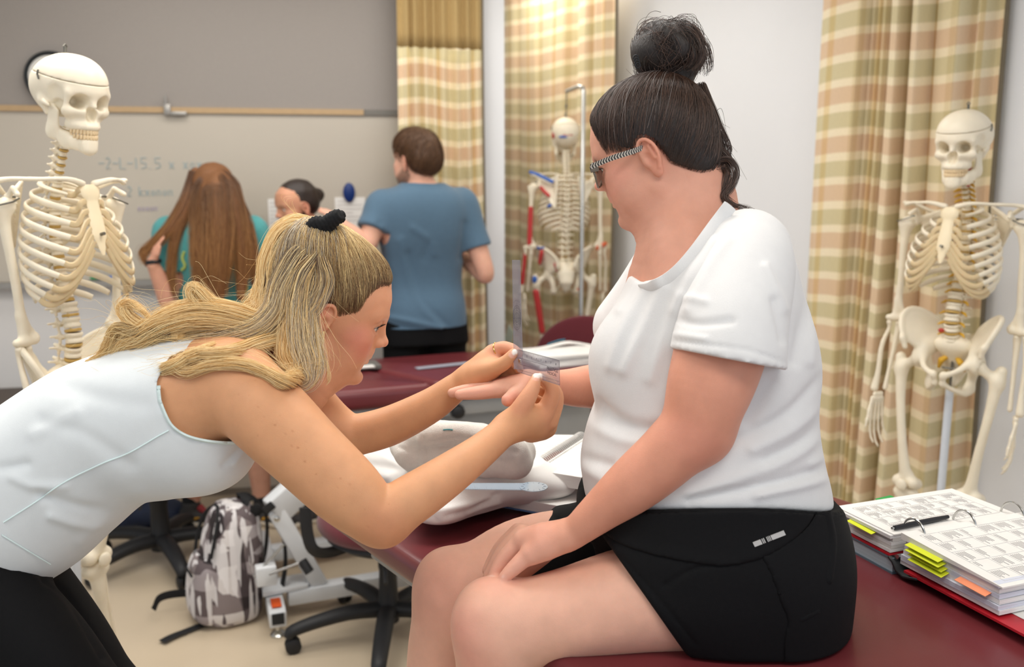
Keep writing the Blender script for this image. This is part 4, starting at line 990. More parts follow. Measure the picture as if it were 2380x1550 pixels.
def folds(V, N, L):
    """pull folds out of (or press them into) the camera-facing side: (pixels, width px, depth m)"""
    px, py, D = proj(V); to = (np.array(CAMP) - V); to /= np.linalg.norm(to, axis=1, keepdims=True); fac = np.clip((N * to).sum(1) * 2.2, 0, 1) * np.clip(1 + (N[:, 2] + .45) * 3, 0, 1)
    d = np.zeros(len(V))
    for P, w, amp in L:
        Q = spline([(a, b) for a, b in P], max(6, 4 * len(P))); m = np.full(len(V), 1e9)
        for i in range(len(Q) - 1):
            e = Q[i + 1] - Q[i]; l2_ = max(e @ e, 1e-9); t = np.clip(((px - Q[i, 0]) * e[0] + (py - Q[i, 1]) * e[1]) / l2_, 0, 1)
            m = np.minimum(m, np.hypot(px - Q[i, 0] - t * e[0], py - Q[i, 1] - t * e[1]))
        d += amp * np.exp(-(m / w) ** 2)
    return V + N * (d * fac)[:, None]
def surf(V, px, py, lift=.001):
    """nearest-to-camera surface point seen at a pixel"""
    x, y, D = proj(V); d = np.hypot(x - px, y - py); c = np.where(d < d.min() + 4)[0]; i = c[np.argmin(D[c])]
    return pt(px, py, D[i]) - ray(px, py) * lift
def xf(V, M):
    A = np.array(M); return V @ A[:3, :3].T + A[:3, 3]
def noise3(V, f, seed):
    r = np.random.default_rng(seed); o = np.zeros(len(V))
    for i in range(9):
        d = r.normal(size=3); d *= f * r.uniform(.6, 1.5) / np.linalg.norm(d); o += np.sin(V @ d + r.uniform(0, 7)) / 9 ** .5
    return o * .8
def make_head(h=.0019, neck=None, nose=1.0, chin=1.0, cheek=1.0, lid=0.0, skin='e0a588', lip='c4726a', blush=None, marks=(), beard=None):
    """head in its own frame: origin between the ears, x forward, y left, z up"""
    S = Solid(h)
    S.el((-.010, 0, .043), (.091, .073, .079)); S.el((.03, 0, .045), (.062, .066, .066), k=.03)
    S.loft(Matrix(), [-.102, -.094, -.078, -.058, -.036, -.012, .010, .030, .055, .080], [.062, .079, .0865, .0875, .0885, .0885, .0875, .0905, .0900, .078],
           [.03, .0, -.02, -.03, -.03, -.03, -.03, -.03, -.03, -.03], [.016, .028, .041, .050 * cheek, .057 * cheek, .063, .066, .066, .066, .060], k=.02, n=2.25)
    S.el((.079, 0, -.088), (.0165 * chin, .021, .015), k=.018)
    for y in (-1, 1):
        S.rc((.004, y * .050 * cheek, -.054), (.058, y * .027, -.089), .017, .012, k=.025)
        S.el((.059, y * .045, -.014), (.023, .017, .015), k=.025); S.el((.052, y * .036 * cheek, -.048), (.030, .024 * cheek, .028), k=.03)
        S.rc((.0905, y * .010, .031), (.076, y * .045, .032), .0075, .007, k=.018)
        S.el((.0965, y * .0315, .012), (.015, .0185, .0115), k=.014, op='s')
        S.chain([(.0815, y * .0165, .009), (.0885, y * .0255, .0205 - lid), (.0870, y * .035, .0205 - lid), (.0765, y * .0470, .012 - lid * .3)], [.0032, .0038, .0038, .0032], k=.003, n=10)
        S.chain([(.0815, y * .0165, .0085), (.0870, y * .0260, .0015), (.0852, y * .035, .0015), (.0765, y * .0470, .0095)], [.0032, .0035, .0035, .0030], k=.003, n=10)
    for y in (-1, 1):
        S.el((.0790, y * .0320, -.0030), (.0070, .0165, .0050), k=.005); S.el((.0800, y * .0320, .0262), (.0070, .0165, .0050), k=.005)
    S.rc((.084, 0, .022), (.084, 0, -.030), .0125, .0140, k=.010)
    for y in (-1, 1): S.el((.0835, y * .014, -.0085), (.0105, .0105, .0150), k=.010)
    S.rc((.0885, 0, .024), (.0885 + .0225 * nose, 0, -.011), .0058, .0072, k=.012); S.el((.1085 + .006 * (nose - 1), 0, -.0135), (.0090, .0088, .0080), k=.008)
    for y in (-1, 1):
        S.el((.0985, y * .0115, -.0175), (.0095, .0052, .0070), k=.006); S.el((.1040, y * .0058, -.0262), (.0050, .0028, .0030), k=.003, op='s')
    S.el((.0845, 0, -.038), (.012, .024, .013), k=.012)
    S.chain([(.081, -.0225, -.0482), (.0915, -.009, -.0452), (.0930, 0, -.0462), (.0915, .009, -.0452), (.081, .0225, -.0482)], [.0026, .0042, .0044, .0042, .0026], k=.005, n=14)
    S.chain([(.081, -.0210, -.0496), (.0900, -.009, -.0555), (.0912, 0, -.0560), (.0900, .009, -.0555), (.081, .0210, -.0496)], [.0026, .0048, .0054, .0048, .0026], k=.005, n=14)
    S.el((.1015, 0, -.0502), (.011, .0165, .0006), k=.0015, op='s')
    S.el((.0930, 0, -.0685), (.008, .018, .006), k=.010, op='s')
    for y in (-1, 1):
        R = (Matrix.Rotation(y * -.30, 3, 'Z') @ Matrix.Rotation(.22, 3, 'Y'))
        E = lambda a, b, c: Vector((-.004, y * .0705, -.004)) + R @ Vector((a, y * b, c))
        S.el(E(-.004, .006, .004), (.0165, .0040, .028), R=R, k=.006)
        ring = [E(.010, .006, .006), E(.008, .0105, .022), E(-.002, .012, .031), E(-.014, .0125, .026), E(-.0205, .0125, .010), E(-.0175, .0115, -.008), E(-.009, .009, -.022)]
        S.chain(ring, [.0028, .0032, .0034, .0034, .0033, .0032, .0034], k=.0025, n=26)
        S.el(E(-.001, .0065, -.027), (.0078, .0042, .0088), R=R, k=.006)
        S.el(E(.0005, .0135, -.002), (.0085, .0088, .0130), R=R, k=.003, op='s'); S.el(E(-.004, .0130, .020), (.0075, .0058, .0065), R=R, k=.003, op='s'); S.rc(E(-.0150, .0125, .014), E(-.0150, .0125, -.004), .0026, .0024, k=.003, op='s')
        S.rc(E(-.011, .0095, .016), E(-.0115, .0105, -.006), .0028, .003, k=.004); S.el(E(.0085, .006, -.004), (.0040, .0042, .0062), R=R, k=.004)
    if neck is not None:
        for P, r in neck: S.chain(P, r, k=.03, n=10)
    V, Q = S.mesh()
    mk_ = [((.081, -.019, -.0488), (.0915, 0, -.0465), .0034, .0026, lip, .85), ((.081, .019, -.0488), (.0915, 0, -.0465), .0034, .0026, lip, .85), ((.081, -.018, -.0500), (.0905, 0, -.0555), .0045, .0028, lip, .8), ((.081, .018, -.0500), (.0905, 0, -.0555), .0045, .0028, lip, .8)]
    for y in (-1, 1):
        mk_ += [((-.012, y * .082, .022), (-.014, y * .083, -.024), .010, .014, 'dc8f76', .45)]
        if blush: mk_ += [((.070, y * .046, -.024), (.058, y * .052, -.012), .010, .026, blush, .6)]
    mk_ += [((.112, 0, -.014), (.106, 0, -.016), .004, .014, 'dd8f78', .35)] + list(marks)
    if beard: mk_ = [((.0, y * .055, -.04), (.07, y * .034, -.085), .02, .012, beard, .8) for y in (-1, 1)] + [((.08, -.03, -.09), (.08, .03, -.09), .022, .010, beard, .85), ((.086, -.02, -.037), (.086, .02, -.037), .004, .006, beard, .8)] + mk_
    return V, Q, paint(V, skin, mk_)
def hand_nails(marks, tip, prev, r, col='f3d9cf', s=.9, white=True):
    pass
class Body:
    """a person: an Empty at the base, one continuous body mesh, clothing and hair as its children"""
    def __init__(s, label, loc, cat='person'):
        s.o = empty('person', loc, 0, label, cat); s.off = np.array(Vector(loc))
    def add(s, name, V, Q, m, col=None, label=None, parent=None):
        o = mesh_fast(name, V - s.off, Q, m, parent or s.o, True, col)
        if label: o['label'] = label
        return o
    def mb(s, name, B, m, parent=None, sharp=40):
        B.v = [tuple(Vector(v) - Vector(s.off)) for v in B.v]; return B.build(name, m, parent or s.o, sharp=sharp)
    def hair(s, name, curves, m, parent=None, r0=.0004, r1=.00015):
        return strands(name, [c - s.off for c in curves], m, parent or s.o, r0, r1)
def keep(V, Q, ok):
    """drop faces with any vertex not ok"""
    Q = Q[ok[Q].all(1)]; u = np.unique(Q); ix = np.full(len(V), -1); ix[u] = np.arange(len(u)); return V[u], ix[Q]
def shell(V, Q, th):
    """give an open skin thickness outwards"""
    from collections import Counter
    N = normals(V, Q); n = len(V); E = {}
    for q in Q:
        for i in range(4):
            a, b = int(q[i]), int(q[(i + 1) % 4])
            if (b, a) in E: del E[(b, a)]
            else: E[(a, b)] = 1
    R = [(b, a, a + n, b + n) for a, b in E]
    return np.vstack([V + N * th, V]), np.vstack([Q, Q[:, ::-1] + n] + ([np.array(R)[:, ::-1] * 1] if R else []))
def eyes(B, M, iris='6b4a2e', look=(1, 0, -.1), lashes=True, lid=0.0, r=.0122):
    sc = M.to_scale()[0]
    for y in (-1, 1):
        c = Vector((.0768, y * .0318, .0112)); d = Vector((look[0], look[1], look[2])).normalized()
        u = d.orthogonal().normalized(); w = d.cross(u); V, Q, C = [], [], []
        n, k = 20, 14
        for i in range(k + 1):
            a = pi * i / k
            for j in range(n): V.append(c + (d * cos(a) + (u * cos(2 * pi * j / n) + w * sin(2 * pi * j / n)) * sin(a)) * r); C.append(lin('120d0a') if a < .27 else (lin(iris) if a < .6 else lin('e6dcd4')))
        Q = [(i * n + j, (i + 1) * n + j, (i + 1) * n + (j + 1) % n, i * n + (j + 1) % n) for i in range(k) for j in range(n)]
        B.add('eyeball', xf(np.array(V), M), np.array(Q), mat('eye', 'ffffff', .08, 0, attr=True, spec=.6), np.array(C))
        if lashes:
            L = []
            for q in spline([(.0850, y * .018, .0145 - lid), (.0915, y * .026, .0172 - lid), (.0900, y * .035, .0172 - lid), (.0805, y * .0470, .0105 - lid * .3)], 34):
                q = Vector(q); o = (q - c).normalized(); L.append(np.array([M @ (q + o * t * .007 + Vector((0, 0, .004 * t * t - .001 * t))) for t in np.linspace(0, 1, 5)]))
            B.hair('eyelashes', L, mat('lash', '1a120e', .6), None, .00035, .0001)
def brows(B, M, m, n=160, seed=1, dz=0, th=1.0):
    r = np.random.default_rng(seed); L = []
    for y in (-1, 1):
        for i in range(n):
            t = r.uniform(); b = np.array([(.0945, .010, .0265), (.0935, .022, .0315), (.0875, .036, .0335), (.0775, .050, .0270)]); q = spline(b, 40)[int(t * 39)]
            q = Vector((q[0], q[1] * y, q[2] + dz + r.uniform(-.0028, .0028) * (1.25 - t) * th)); d = Vector((-.25, y * .9, .35 - .6 * t))
            L.append(np.array([M @ (q + d * s * .0075 + Vector((.0006 * s, 0, 0))) for s in (0, .5, 1)]))
    return B.hair('eyebrows', L, m, None, .00042, .00015)
def hair_mat(name, light, dark, root=None, rough=.38):
    m = bpy.data.materials.new(name); m.use_nodes = True; nt = m.node_tree; N, L = nt.nodes, nt.links; b = N['Principled BSDF']
    b.inputs['Roughness'].default_value = rough; b.inputs['Specular IOR Level'].default_value = .5
    hi = N.new('ShaderNodeHairInfo'); r = N.new('ShaderNodeValToRGB'); e = r.color_ramp.elements; e[0].color = (*lin(dark), 1); e[1].color = (*lin(light), 1); e[0].position = .0; e[1].position = .9
    L.new(hi.outputs['Random'], r.inputs[0]); out = r.outputs[0]
    if root:
        r2 = N.new('ShaderNodeValToRGB'); r2.color_ramp.elements[0].position = .12; r2.color_ramp.elements[1].position = .72; L.new(hi.outputs['Intercept'], r2.inputs[0])
        mx = N.new('ShaderNodeMix'); mx.data_type = 'RGBA'; L.new(r2.outputs[0], mx.inputs[0]); mx.inputs[6].default_value = (*lin(root), 1); L.new(out, mx.inputs[7]); out = mx.outputs[2]
    L.new(out, b.inputs['Base Color']); return m
from mathutils import kdtree
def kd_of(V):
    k = kdtree.KDTree(len(V)); [k.insert(v, i) for i, v in enumerate(V)]; k.balance(); return k
def cap_strands(V, Q, roots, target, n, seed, off=.0025, jitter=.004, lenr=(.9, 1.0), k=16, lift=.004):
    """hairs that run over a cap mesh (V, Q) from root points towards a target"""
    r = np.random.default_rng(seed); N = normals(V, Q); kd = kd_of(V); out = []; tg = np.array(target)
    for i in r.choice(len(roots), n):
        p = roots[i] + r.normal(size=3) * .0015; L = r.uniform(*lenr); u = np.linspace(0, L, k)[:, None]; t_ = tg + r.normal(size=3) * .006; q = p + (t_ - p) * u + r.normal(size=3) * jitter * np.sin(pi * u) * 1.5
        m = p + (t_ - p) * .5; c = V.mean(0); bul = (m - c) / max(np.linalg.norm(m - c), 1e-6) * .045; q = q + bul * np.sin(pi * np.minimum(u, 1))
        o = off * r.uniform(.1, 1.4)
        for j in range(k):
            _, ix, _ = kd.find(q[j]); q[j] = q[j] + N[ix] * (((V[ix] - q[j]) @ N[ix]) + o * min(1, j / 3) + lift * float(u[j]) ** 2 * .5)
        q[1:-1] = .25 * q[:-2] + .5 * q[1:-1] + .25 * q[2:]; q[1:-1] = .25 * q[:-2] + .5 * q[1:-1] + .25 * q[2:]
        out.append(q)
    return out
def thin_edge(V, Q, head, lim=.0035):
    k = kd_of(head); d = np.array([k.find(v)[2] for v in V]); return keep(V, Q, d > lim)
def bundle(guide, rad, n, seed, wav=.0, samples=28, taper=.6, flat=None):
    """hair strands following a guide curve; guide rows (x, y, z), rad along it"""
    r = np.random.default_rng(seed); G = spline(np.array([tuple(p) for p in guide]), samples); T = np.gradient(G, axis=0); T /= np.linalg.norm(T, axis=1, keepdims=True)
    ref = np.array([0, 1, .1]); A = np.cross(T, ref); A /= np.linalg.norm(A, axis=1, keepdims=True); Bv = np.cross(T, A)
    R = np.interp(np.linspace(0, 1, samples), np.linspace(0, 1, len(rad)), rad); out = []; fl = flat or 1
    for i in range(n):
        an, q = r.uniform(0, 2 * pi), sqrt(r.uniform()); a0, b0 = q * cos(an), q * sin(an); ph, am, fq = r.uniform(0, 7), r.normal() * wav, r.uniform(5, 11)
        u = np.linspace(0, 1, samples); tw = r.normal() * .5
        a = a0 * np.cos(tw * u) - b0 * np.sin(tw * u); b = a0 * np.sin(tw * u) + b0 * np.cos(tw * u)
        C = G + A * (R * a + am * u * np.sin(fq * u + ph))[:, None] + Bv * (R * b * fl + am * .6 * u * np.cos(fq * u + ph * 1.7))[:, None]
        e = int(samples * r.uniform(taper, 1)); out.append(C[:max(e, 4)])
    return out
def fly(curves, n, seed, amp=.02):
    """stray hairs: copies that drift off"""
    r = np.random.default_rng(seed); out = []
    for i in range(n):
        c = curves[r.integers(len(curves))].copy(); u = np.linspace(0, 1, len(c))[:, None]; d = r.normal(size=3); d[2] = abs(d[2]); out.append(c + d[None] * amp * r.uniform(.3, 1) * u ** 1.6 + .004 * np.sin(u * r.uniform(4, 9) + r.uniform(0, 6)) * r.normal(size=3)[None] * u)
    return out

def poly_sd(x, y, P):
    """signed distance to a polygon, negative inside"""
    P = np.asarray(P, float); d = np.full(np.broadcast(x, y).shape, 1e18); ins = np.zeros(d.shape, bool); n = len(P)
    for i in range(n):
        a, b = P[i], P[(i + 1) % n]; e = b - a; t = np.clip(((x - a[0]) * e[0] + (y - a[1]) * e[1]) / (e @ e), 0, 1)
        d = np.minimum(d, (x - a[0] - t * e[0]) ** 2 + (y - a[1] - t * e[1]) ** 2)
        if a[1] != b[1]: ins ^= ((a[1] > y) != (b[1] > y)) & (x < (b[0] - a[0]) * (y - a[1]) / (b[1] - a[1]) + a[0])
    return np.where(ins, -1, 1) * np.sqrt(d)
def px_cut(S, poly, Dlim, box, k=.003):
    """cut a hole whose outline was measured on the near side (nearer than Dlim)"""
    def fn(X, Y, Z):
        D = Y * CT - (Z - CAMZ) * ST; U = Y * ST + (Z - CAMZ) * CT; x = 1190 + F * X / D; y = 775 - F * U / D
        return np.maximum(poly_sd(x, y, poly) * D / F * .9, D - Dlim)
    return S._a(box[0], box[1], fn, k, 's')
# ---------------------------------------------------------------- the seated woman in the white T-shirt and black shorts
m_tee = mat('white_cotton', 'dfdedd', .85, .015, 60, .25, 1100, sheen=.15)
m_shorts = mat('black_sport_cloth', '0b0b0d', .8, .12, 150, .2, 1000, spec=.25)
SW = Body('woman sitting on the maroon table, dark hair in a bun, white T-shirt, black shorts and patterned glasses, resting one hand on her thigh', (.33, 1.55, TZ))
SW.o['label'] = 'seated woman with dark hair in a bun, white T-shirt and black shorts'
FWD = Vector((-1, .02, 0))
SF = frame(pt(1640, 1250, 1.515), FWD, (0, 0, 1))
TORSO = [((1345, 1175), (1935, 1165), 0.205), ((1338, 1120), (1928, 1105), 0.206), ((1336, 1065), (1916, 1060), 0.202), ((1352, 1000), (1908, 990), 0.190), ((1374, 935), (1905, 920), 0.180), ((1383, 870), (1910, 850), 0.172), ((1388, 805), (1906, 790), 0.166), ((1408, 745), (1892, 720), 0.160), ((1432, 695), (1874, 665), 0.152), ((1462, 640), (1845, 610), 0.136), ((1500, 600), (1800, 562), 0.106), ((1545, 575), (1745, 520), 0.074), ((1575, 560), (1708, 492), 0.046)]
ARM = [(1715, 622, 1.375, 100), (1688, 760, 1.325, 106), (1655, 880, 1.305, 101), (1617, 985, 1.305, 82), (1560, 1050, 1.312, 74), (1480, 1120, 1.325, 66), (1405, 1180, 1.345, 50), (1338, 1236, 1.365, 36)]
FSH = [(1560, 640, 1.66, 92), (1470, 760, 1.70, 82)]
FARM = [(1560, 640, 1.66, 80), (1500, 800, 1.70, 70), (1440, 905, 1.70, 60), (1390, 898, 1.685, 53), (1325, 900, 1.65, 43), (1262, 893, 1.615, 30), (1228, 890, 1.605, 29)]
NTH = [(1790, 1345, 1.425, 128), (1640, 1372, 1.405, 132), (1480, 1392, 1.392, 122), (1330, 1425, 1.385, 106), (1205, 1448, 1.382, 92), (1165, 1475, 1.382, 90)]
NSHIN = [(1162, 1470, 1.382, 88), (1152, 1560, 1.40, 92), (1150, 1680, 1.44, 90), (1165, 1900, 1.53, 62), (1180, 2080, 1.60, 44)]
FTH = [(1640, 1270, 1.63, 118), (1500, 1275, 1.63, 118), (1360, 1290, 1.625, 112), (1215, 1310, 1.615, 104), (1095, 1372, 1.605, 92), (1068, 1400, 1.60, 88)]
FSHIN = [(1062, 1395, 1.60, 86), (1040, 1480, 1.61, 88), (1034, 1570, 1.625, 90), (1045, 1760, 1.68, 74), (1062, 1950, 1.75, 46)]
# skin: arms with hands, thighs with shins, chest
S = Solid(.0033); A1, A2, T1, T2 = (Solid(.0033) for _ in range(4))
loft_px(S, SF, [(a, b, w) for a, b, w in TORSO[6:]], grow=-.034)
chain_px(A1, ARM, n=60, k=.02); chain_px(A2, FARM, n=48, k=.02); A1.el(pt(1640, 1012, 1.310), (.035, .03, .035), k=.03)
for T, P, q in ((T1, NTH, NSHIN), (T2, FTH, FSHIN)): chain_px(T, P, n=44, k=.03); chain_px(T, q[:3], n=36, k=.04)
T1.el(pt(1128, 1425, 1.375), (.038, .04, .045), k=.05); T2.el(pt(1030, 1345, 1.60), (.038, .04, .045), k=.05)
H = A1
for P in ([(1312, 1240, 1.378, 34), (1262, 1250, 1.385, 36), (1222, 1256, 1.402, 30)], [(1310, 1252, 1.366, 32), (1268, 1272, 1.370, 31), (1238, 1288, 1.372, 25)]): chain_px(H, P, k=.012)
chain_px(H, [(1222, 1250, 1.408, 24), (1178, 1292, 1.405, 20), (1156, 1324, 1.402, 17), (1142, 1350, 1.399, 13)], k=.005, n=14)       # ring and middle
chain_px(H, [(1214, 1242, 1.430, 24), (1172, 1282, 1.428, 20), (1150, 1315, 1.424, 17), (1134, 1340, 1.420, 13)], k=.005, n=14)
chain_px(H, [(1206, 1238, 1.452, 23), (1166, 1274, 1.452, 19), (1146, 1304, 1.448, 16), (1132, 1326, 1.444, 12)], k=.005, n=14)
chain_px(H, [(1240, 1280, 1.378, 24), (1212, 1304, 1.374, 20), (1188, 1326, 1.371, 17), (1171, 1342, 1.369, 13)], k=.005, n=14)       # little finger
chain_px(H, [(1290, 1256, 1.40, 30), (1258, 1290, 1.44, 24), (1230, 1318, 1.455, 19), (1210, 1338, 1.46, 15)], k=.008, n=12)            # thumb
H = A2
for a in (-1, -.33, .33, 1): chain_px(H, [(1226, 890 + a * 2, 1.604 - a * .026, 25), (1160, 899 + a * 5, 1.598 - a * .030, 20)], k=.014)
chain_px(H, [(1162, 905, 1.568, 19), (1118, 912, 1.565, 17), (1088, 915, 1.564, 14.5), (1068, 917, 1.563, 12)], k=.004, n=14)      # index
chain_px(H, [(1160, 899, 1.590, 19), (1108, 903, 1.589, 16), (1074, 908, 1.588, 13.5), (1051, 913, 1.587, 11.5)], k=.004, n=14)
chain_px(H, [(1160, 894, 1.612, 18), (1116, 896, 1.612, 15), (1088, 900, 1.612, 13), (1066, 905, 1.612, 11)], k=.004, n=14)
chain_px(H, [(1164, 890, 1.632, 16), (1132, 892, 1.633, 13.5), (1112, 896, 1.633, 12), (1094, 900, 1.633, 10)], k=.004, n=14)
chain_px(H, [(1222, 898, 1.575, 23), (1202, 912, 1.552, 19), (1188, 924, 1.535, 16.5), (1180, 930, 1.520, 15.5)], k=.008, n=12)       # thumb, pointing at the viewer
for g, k in ((A1, .003), (A2, .003), (T1, .0015), (T2, .0015)): S.group(g, k)
# the hand on the thigh only rests there
px_cut(S, [(1700, 472), (1660, 530), (1615, 590), (1570, 640), (1520, 668), (1480, 660), (1480, 540), (1560, 470), (1600, 380), (1705, 400)], 1.49, (np.array(pt(1600, 560, 1.45)) - .15, np.array(pt(1600, 560, 1.45)) + .15), k=.02)
limbs = S.mesh(); limbs = (relax(*limbs, 6), limbs[1])
S = Solid(.006)
for P in (NSHIN[1:], FSHIN[1:]): chain_px(S, [(q[0], q[1], q[2], q[3] - 3) for q in P], n=30, k=.03)
for P in (((1180, 2080, 1.60), (1160, 2150, 1.63), (1090, 2185, 1.63)), ((1062, 1950, 1.75), (1040, 2020, 1.78), (975, 2050, 1.78))):
    S.chain([pt(*q) for q in P], [.032, .036, .022], k=.03)
S.cut(pt(1100, 1640, 1.5), (0, 0, 1), k=.002); feet = S.mesh()
SKS = 'e6b29a'
def paint_s(V):
    m = [(pt(1075, 1470, 1.34), pt(1100, 1530, 1.34), .01, .05, 'dd8f80', .5), (pt(1020, 1370, 1.56), pt(1010, 1400, 1.56), .02, .05, 'dd9a86', .4),
         (pt(1625, 1040, 1.27), pt(1600, 1010, 1.27), .015, .03, 'd6907a', .5), (pt(1230, 1240, 1.36), pt(1150, 1340, 1.37), .02, .03, 'dc9a86', .45), (pt(1180, 930, 1.51), pt(1190, 925, 1.52), .01, .015, 'd98f7c', .6), (pt(1060, 915, 1.56), pt(1120, 910, 1.56), .012, .02, 'dd9a85', .4)]
    m += [(pt(1136, 1346, 1.387), pt(1146, 1338, 1.382), .0035, .002, 'f0cdc0', .9), (pt(1166, 1341, 1.357), pt(1174, 1334, 1.355), .0038, .002, 'f0cdc0', .9)]
    for P in (ARM, FARM): m = [(pt(*P[i][:3]), pt(*P[i + 1][:3]), P[i][3] * P[i][2] / F * 1.15, .05, 'd6947a', .55) for i in range(len(P) - 1)] + m
    return paint(V, SKS, m)
# head
sc = .945
HS = Matrix.Translation(pt(1521, 364, 1.505)) @ basis(Vector((-.955, .297, 0)), Vector((-.297, -.955, 0)), Vector((0, 0, 1))).to_4x4() @ Matrix.Rotation(radians(21), 4, 'Y') @ Matrix.Scale(sc, 4)
HI = HS.inverted(); L3 = lambda px, py, D: HI @ pt(px, py, D)
neck = [([Vector((-.02, 0, -.01)), L3(1612, 440, 1.505), L3(1628, 540, 1.51), L3(1640, 640, 1.515)], [.062, .066, .072, .088]),
        ([L3(1592, 470, 1.505), L3(1586, 570, 1.462), L3(1592, 650, 1.445)], [.058, .060, .060]),
        ([Vector((.03, 0, -.062)), L3(1560, 560, 1.505), L3(1545, 680, 1.51)], [.040, .058, .07])]
hm = make_head(neck=neck, nose=.72, chin=1.0, cheek=1.12, lid=.0045, skin='d69d86', lip='b5706c', blush='dd9480',
               marks=[((.02, -.06, .01), (.01, -.06, -.03), .03, .03, 'e09c80', .3)])
V, Q, C = joinm([(limbs[0], limbs[1], paint_s(limbs[0])), (feet[0], feet[1], paint_s(feet[0])), (xf(hm[0], HS), hm[1], hm[2])])
sbody = SW.add('body', V, Q, m_skin, C)
eyes(SW, HS, '4a3424', (1, 0, -.45), True, .005)
m_brow = mat('dark_brow', '3a2822', .6); brows(SW, HS, m_brow, 320, 3, th=1.3)
# T-shirt
tee = Solid(.0042)
# the sleeve is its own open tube, so the torso keeps its side under the arm
loft_px(tee, SF, TORSO, k=.02, grow=-.010)
tee.el(pt(1470, 850, 1.42), (.065, .06, .075), k=.05); tee.el(pt(1482, 850, 1.60), (.065, .06, .075), k=.05)
chain_px(tee, [(1722, 612, 1.385, 108), (1706, 680, 1.36, 108)], k=.05, grow=.004); chain_px(tee, FSH, n=8, k=.03, grow=.006)
nb_, nf_, nn_, nr_ = pt(1692, 466, 1.515), pt(1512, 652, 1.49), pt(1622, 612, 1.400), pt(1568, 500, 1.595)
NC = (nb_ + nf_ + nn_ + nr_) / 4; e1 = (nf_ - nb_) / 2; e2 = (nn_ - nr_) / 2; NA = e2.cross(e1).normalized(); NA = NA if NA.z > 0 else -NA
def neck_hole(X, Y, Z):
    x, y, z = X - NC.x, Y - NC.y, Z - NC.z; a_ = x * NA.x + y * NA.y + z * NA.z
    u = (x * e1.x + y * e1.y + z * e1.z) / e1.length_squared; v = (x * e2.x + y * e2.y + z * e2.z) / e2.length_squared
    return np.maximum((np.sqrt(u * u + v * v) - 1) * .086 - .1 * np.maximum(a_ - .03, 0), -(a_ + .022))
tee._a([-9] * 3, [9] * 3, neck_hole, .006, 's')
def hem_fn(sgn, dz):
    def fn(X, Y, Z):
        lat = np.clip((Y - 1.44) / .2, -1.1, 1.1); return -sgn * (Z - (1.080 + dz + .053 * lat * lat)) + 0 * X
    return fn
tee._a([-9] * 3, [9] * 3, lambda X, Y, Z: -hem_fn(1, 0)(X, Y, Z), .006, 's')
px_cut(tee, [(1692, 472), (1655, 520), (1612, 578), (1566, 627), (1520, 652), (1492, 656), (1466, 640), (1478, 556), (1560, 470), (1600, 380), (1705, 400)], 1.535, (np.array(pt(1600, 560, 1.45)) - .16, np.array(pt(1600, 560, 1.45)) + .16), k=.006)
V, Q = tee.mesh()
N = normals(V, Q)
V = folds(V, N, [([(1510, 660), (1450, 760), (1420, 850)], 15, 0.0052), ([(1540, 670), (1490, 780), (1450, 860)], 15, 0.0060), ([(1580, 690), (1540, 790), (1510, 880)], 15, 0.0043), ([(1480, 650), (1440, 720)], 13, 0.0035),
    ([(1385, 945), (1440, 985), (1500, 1000), (1560, 995)], 18, -0.0122), ([(1370, 985), (1450, 1020), (1530, 1025)], 18, 0.0043), ([(1345, 1085), (1400, 1110), (1440, 1140)], 15, 0.0052), ([(1350, 1060), (1420, 1080)], 12, -0.0035),
    ([(1905, 880), (1830, 960), (1740, 1010), (1660, 1040)], 14, -0.0060), ([(1910, 940), (1840, 1000), (1750, 1045)], 14, 0.0052), ([(1915, 1010), (1830, 1070), (1720, 1110), (1600, 1150)], 15, 0.0052), ([(1915, 980), (1860, 1030), (1780, 1070)], 12, -0.0043),
    ([(1925, 1080), (1850, 1110), (1740, 1135), (1600, 1160)], 12, -0.0060), ([(1930, 1110), (1860, 1130), (1760, 1150)], 11, 0.0052), ([(1930, 1055), (1890, 1080)], 12, 0.0052), ([(1880, 700), (1860, 780), (1845, 840)], 13, -0.0052), ([(1895, 760), (1880, 840)], 13, 0.0043),
    ([(1660, 560), (1610, 640), (1570, 720)], 15, 0.0035), ([(1620, 880), (1560, 960)], 18, -0.0052), ([(1790, 890), (1740, 980)], 18, -0.0052)])
V = V + N * (noise3(V, 38, 5) * .0012 + noise3(V * np.array([1, 1, 2.2]), 17, 8) * .0016)[:, None]
SW.add('t_shirt', V, Q, m_tee); TEE = V
sl = Solid(.0042)
chain_px(sl, [(1738, 588, 1.390, 92), (1726, 640, 1.368, 112), (1705, 740, 1.322, 116), (1694, 812, 1.305, 122), (1688, 862, 1.300, 127)], n=40, k=.02, grow=.006)
sl.rc(pt(1700, 760, 1.318), pt(1680, 900, 1.300), .066, .078, k=.004, op='s')
pa, pb = pt(1548, 806, 1.29), pt(1836, 862, 1.29); nn = (pb - pa).normalized().cross(ray(1690, 840).normalized()); nn = nn if nn.z < 0 else -nn
sl.cut(pt(1690, 834, 1.305), nn, k=.003)
V, Q = sl.mesh(); N = normals(V, Q)
V = folds(V, N, [([(1565, 740), (1620, 752), (1700, 745)], 9, -.004), ([(1560, 775), (1640, 788)], 8, .003), ([(1570, 690), (1640, 700)], 9, .003), ([(1800, 700), (1820, 790)], 10, -.005), ([(1548, 790), (1640, 800), (1740, 815), (1836, 845)], 4, -.0022), ([(1690, 560), (1640, 640), (1600, 720)], 12, .004), ([(1780, 620), (1825, 720)], 10, .004)])
V = V + N * (noise3(V, 40, 3) * .0012)[:, None]
slo = SW.add('sleeve', V, Q, m_tee)
